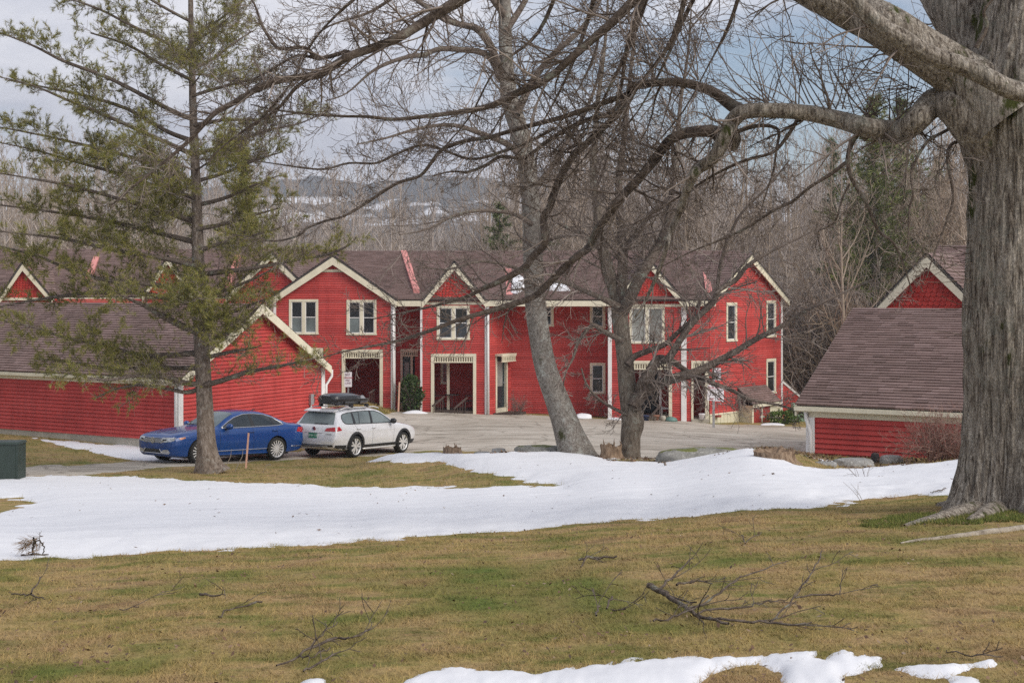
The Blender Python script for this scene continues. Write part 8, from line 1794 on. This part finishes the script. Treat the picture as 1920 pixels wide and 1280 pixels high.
k1 = blades('grass', 470000, 4.9, 15.6, -40, 1960, 0.0018, 0.00026, 0.028, 0.062, (50, 89), 1, MAT['blade'], 'short matted dead and green grass of the near lawn', ypow=1)
k2 = blades('grass', 90000, 24, 46, -60, 1960, 0.004, 0.00022, 0.05, 0.12, (25, 80), 2, MAT['blade'], 'short brown grass between the snow and the driveway', keep=lambda u, Y: ~((u > 1500) & (Y > 32.2)))
k3 = blades('grass', 16000, 54, 61.5, 560, 760, 0.01, 0.0002, 0.08, 0.2, (20, 75), 3, MAT['blade'], 'tan grass bank in front of the left porch')
m, t, b = new_mat('moss'); g = N(t, 'ShaderNodeNewGeometry'); t.links.new(ramp(t, g.outputs['Random Per Island'], [(0, (0.05,0.065,0.012)), (0.5, (0.12,0.15,0.025)), (1, (0.22,0.22,0.05))]), b.inputs['Base Color']); b.inputs['Roughness'].default_value = 0.9; MAT['moss'] = m
def near_maple(u, Y):
    X_ = (u-CX)*Y/F; d = np.hypot((X_-4.1)/1.35, (Y-11.35)/0.75); return d + 0.9*(fbm(X_*3, Y*3, 0, 77, 3)-0.5) < 0.95
blades('moss', 90000, 10.1, 12.8, 1540, 1990, 0.004, 0.0002, 0.02, 0.05, (10, 75), 4, MAT['moss'], 'green moss and grass around the foot of the maple', keep=near_maple)
# fallen leaves and scraps of bark
g = np.random.default_rng(9); n = 4200; q = g.random(n); Y = 5.0*(15.0/5.0)**q; u = g.uniform(-40, 1960, n); ok = (lookup(SNOWD, u, Y) < 0.0); u, Y = u[ok], Y[ok]
X_ = (u-CX)*Y/F; ok = g.random(len(u)) < np.clip((fbm(X_*0.9, Y*0.9, 0, 91, 3)-0.35)*3, 0.05, 1); u, Y, X_ = u[ok], Y[ok], X_[ok]; n = len(u); Zg = gz_uY(u, Y)+0.012
az = g.uniform(0, 6.28, n); s = g.uniform(0.006, 0.017, n); a = np.stack([np.cos(az), np.sin(az), g.normal(0, 0.35, n)], -1)*s[:, None]; b_ = np.stack([-np.sin(az), np.cos(az), g.normal(0, 0.35, n)], -1)*s[:, None]*0.6; p = np.stack([X_, Y, Zg+0.01], -1)
v = np.stack([p-a, p-b_*0.9, p+a, p+b_], 1).reshape(-1, 3)
m, t, b = new_mat('dead_leaves'); gg = N(t, 'ShaderNodeNewGeometry'); t.links.new(ramp(t, gg.outputs['Random Per Island'], [(0, (0.05,0.03,0.02)), (0.5, (0.14,0.075,0.04)), (0.85, (0.20,0.12,0.07)), (1, (0.27,0.20,0.14))]), b.inputs['Base Color']); b.inputs['Roughness'].default_value = 0.8
o = mesh_obj('leaf_litter', v, np.arange(n*4).reshape(-1, 4), m, None, kind='stuff'); o['label'] = 'scattered dead leaves and scraps of bark on the lawn'
# leaf litter and duff along the berm between rocks, stumps and trees
n = 9000; u = g.uniform(800, 1720, n); Y = g.uniform(28.0, 37.5, n); ok = (lookup(SNOWD, u, Y) < 0.05) & (lookup(d_drive, u, Y) < 0.2) & ~((u > 1500) & (Y > 32)) & (HZ-(gz_uY(u, Y)-EYE)*F/Y < np.where(u < 1000, 856, 884)); u, Y = u[ok], Y[ok]; n = len(u); X_ = (u-CX)*Y/F; Zg = gz_uY(u, Y)+0.02
az = g.uniform(0, 6.28, n); s = g.uniform(0.02, 0.06, n); a = np.stack([np.cos(az), np.sin(az), g.normal(0, 0.5, n)], -1)*s[:, None]; b_ = np.stack([-np.sin(az), np.cos(az), g.normal(0, 0.5, n)], -1)*s[:, None]*0.5; p = np.stack([X_, Y, Zg], -1)
v = np.stack([p-a, p-b_, p+a, p+b_], 1).reshape(-1, 3); o = mesh_obj('leaf_litter', v, np.arange(n*4).reshape(-1, 4), m, None, kind='stuff'); o['label'] = 'brown leaf litter on the berm between stumps and rocks'

# specks of bark, needles and leaves lying on the snow
n = 900; q = g.random(n); Y = 5.0*(38.0/5.0)**q; u = g.uniform(-40, 1960, n); ok = lookup(SNOWD, u, Y) > 0.06; u, Y = u[ok], Y[ok]; X_ = (u-CX)*Y/F
ok = g.random(len(u)) < np.clip((fbm(X_*0.7, Y*0.7, 0, 191, 3)-0.36)*4, 0.06, 1); u, Y, X_ = u[ok], Y[ok], X_[ok]; n = len(u); Zg = gz_uY(u, Y)+lookup(SNOWH, u, Y)+0.012
az = g.uniform(0, 6.28, n); s = g.uniform(0.008, 0.030, n)*(0.7+0.02*Y); a = np.stack([np.cos(az), np.sin(az), g.normal(0, 0.2, n)], -1)*s[:, None]; b_ = np.stack([-np.sin(az), np.cos(az), g.normal(0, 0.3, n)], -1)*s[:, None]*g.uniform(0.12, 0.6, (n, 1)); p = np.stack([X_, Y, Zg], -1)
v = np.stack([p-a, p-b_, p+a, p+b_], 1).reshape(-1, 3); o = mesh_obj('snow_litter', v, np.arange(n*4).reshape(-1, 4), m, None, kind='stuff'); o['label'] = 'dark specks of bark and leaves lying on the snow'
hm = bpy.data.materials.new('haze_air'); hm.use_nodes = True; ht = hm.node_tree; ht.nodes.clear(); pv_ = N(ht, 'ShaderNodeVolumePrincipled'); pv_.inputs['Color'].default_value = (0.86, 0.89, 0.95, 1); pv_.inputs['Density'].default_value = 0.0005; pv_.inputs['Anisotropy'].default_value = 0.2; ho = N(ht, 'ShaderNodeOutputMaterial'); ht.links.new(pv_.outputs[0], ho.inputs['Volume'])
mb = MB(); mb.box(-13000, 16000, -130, 4800, -41.5, 175); hz_ = mb.build('haze', hm, None, kind='stuff'); hz_['label'] = 'thin spring haze in the air of the valley'
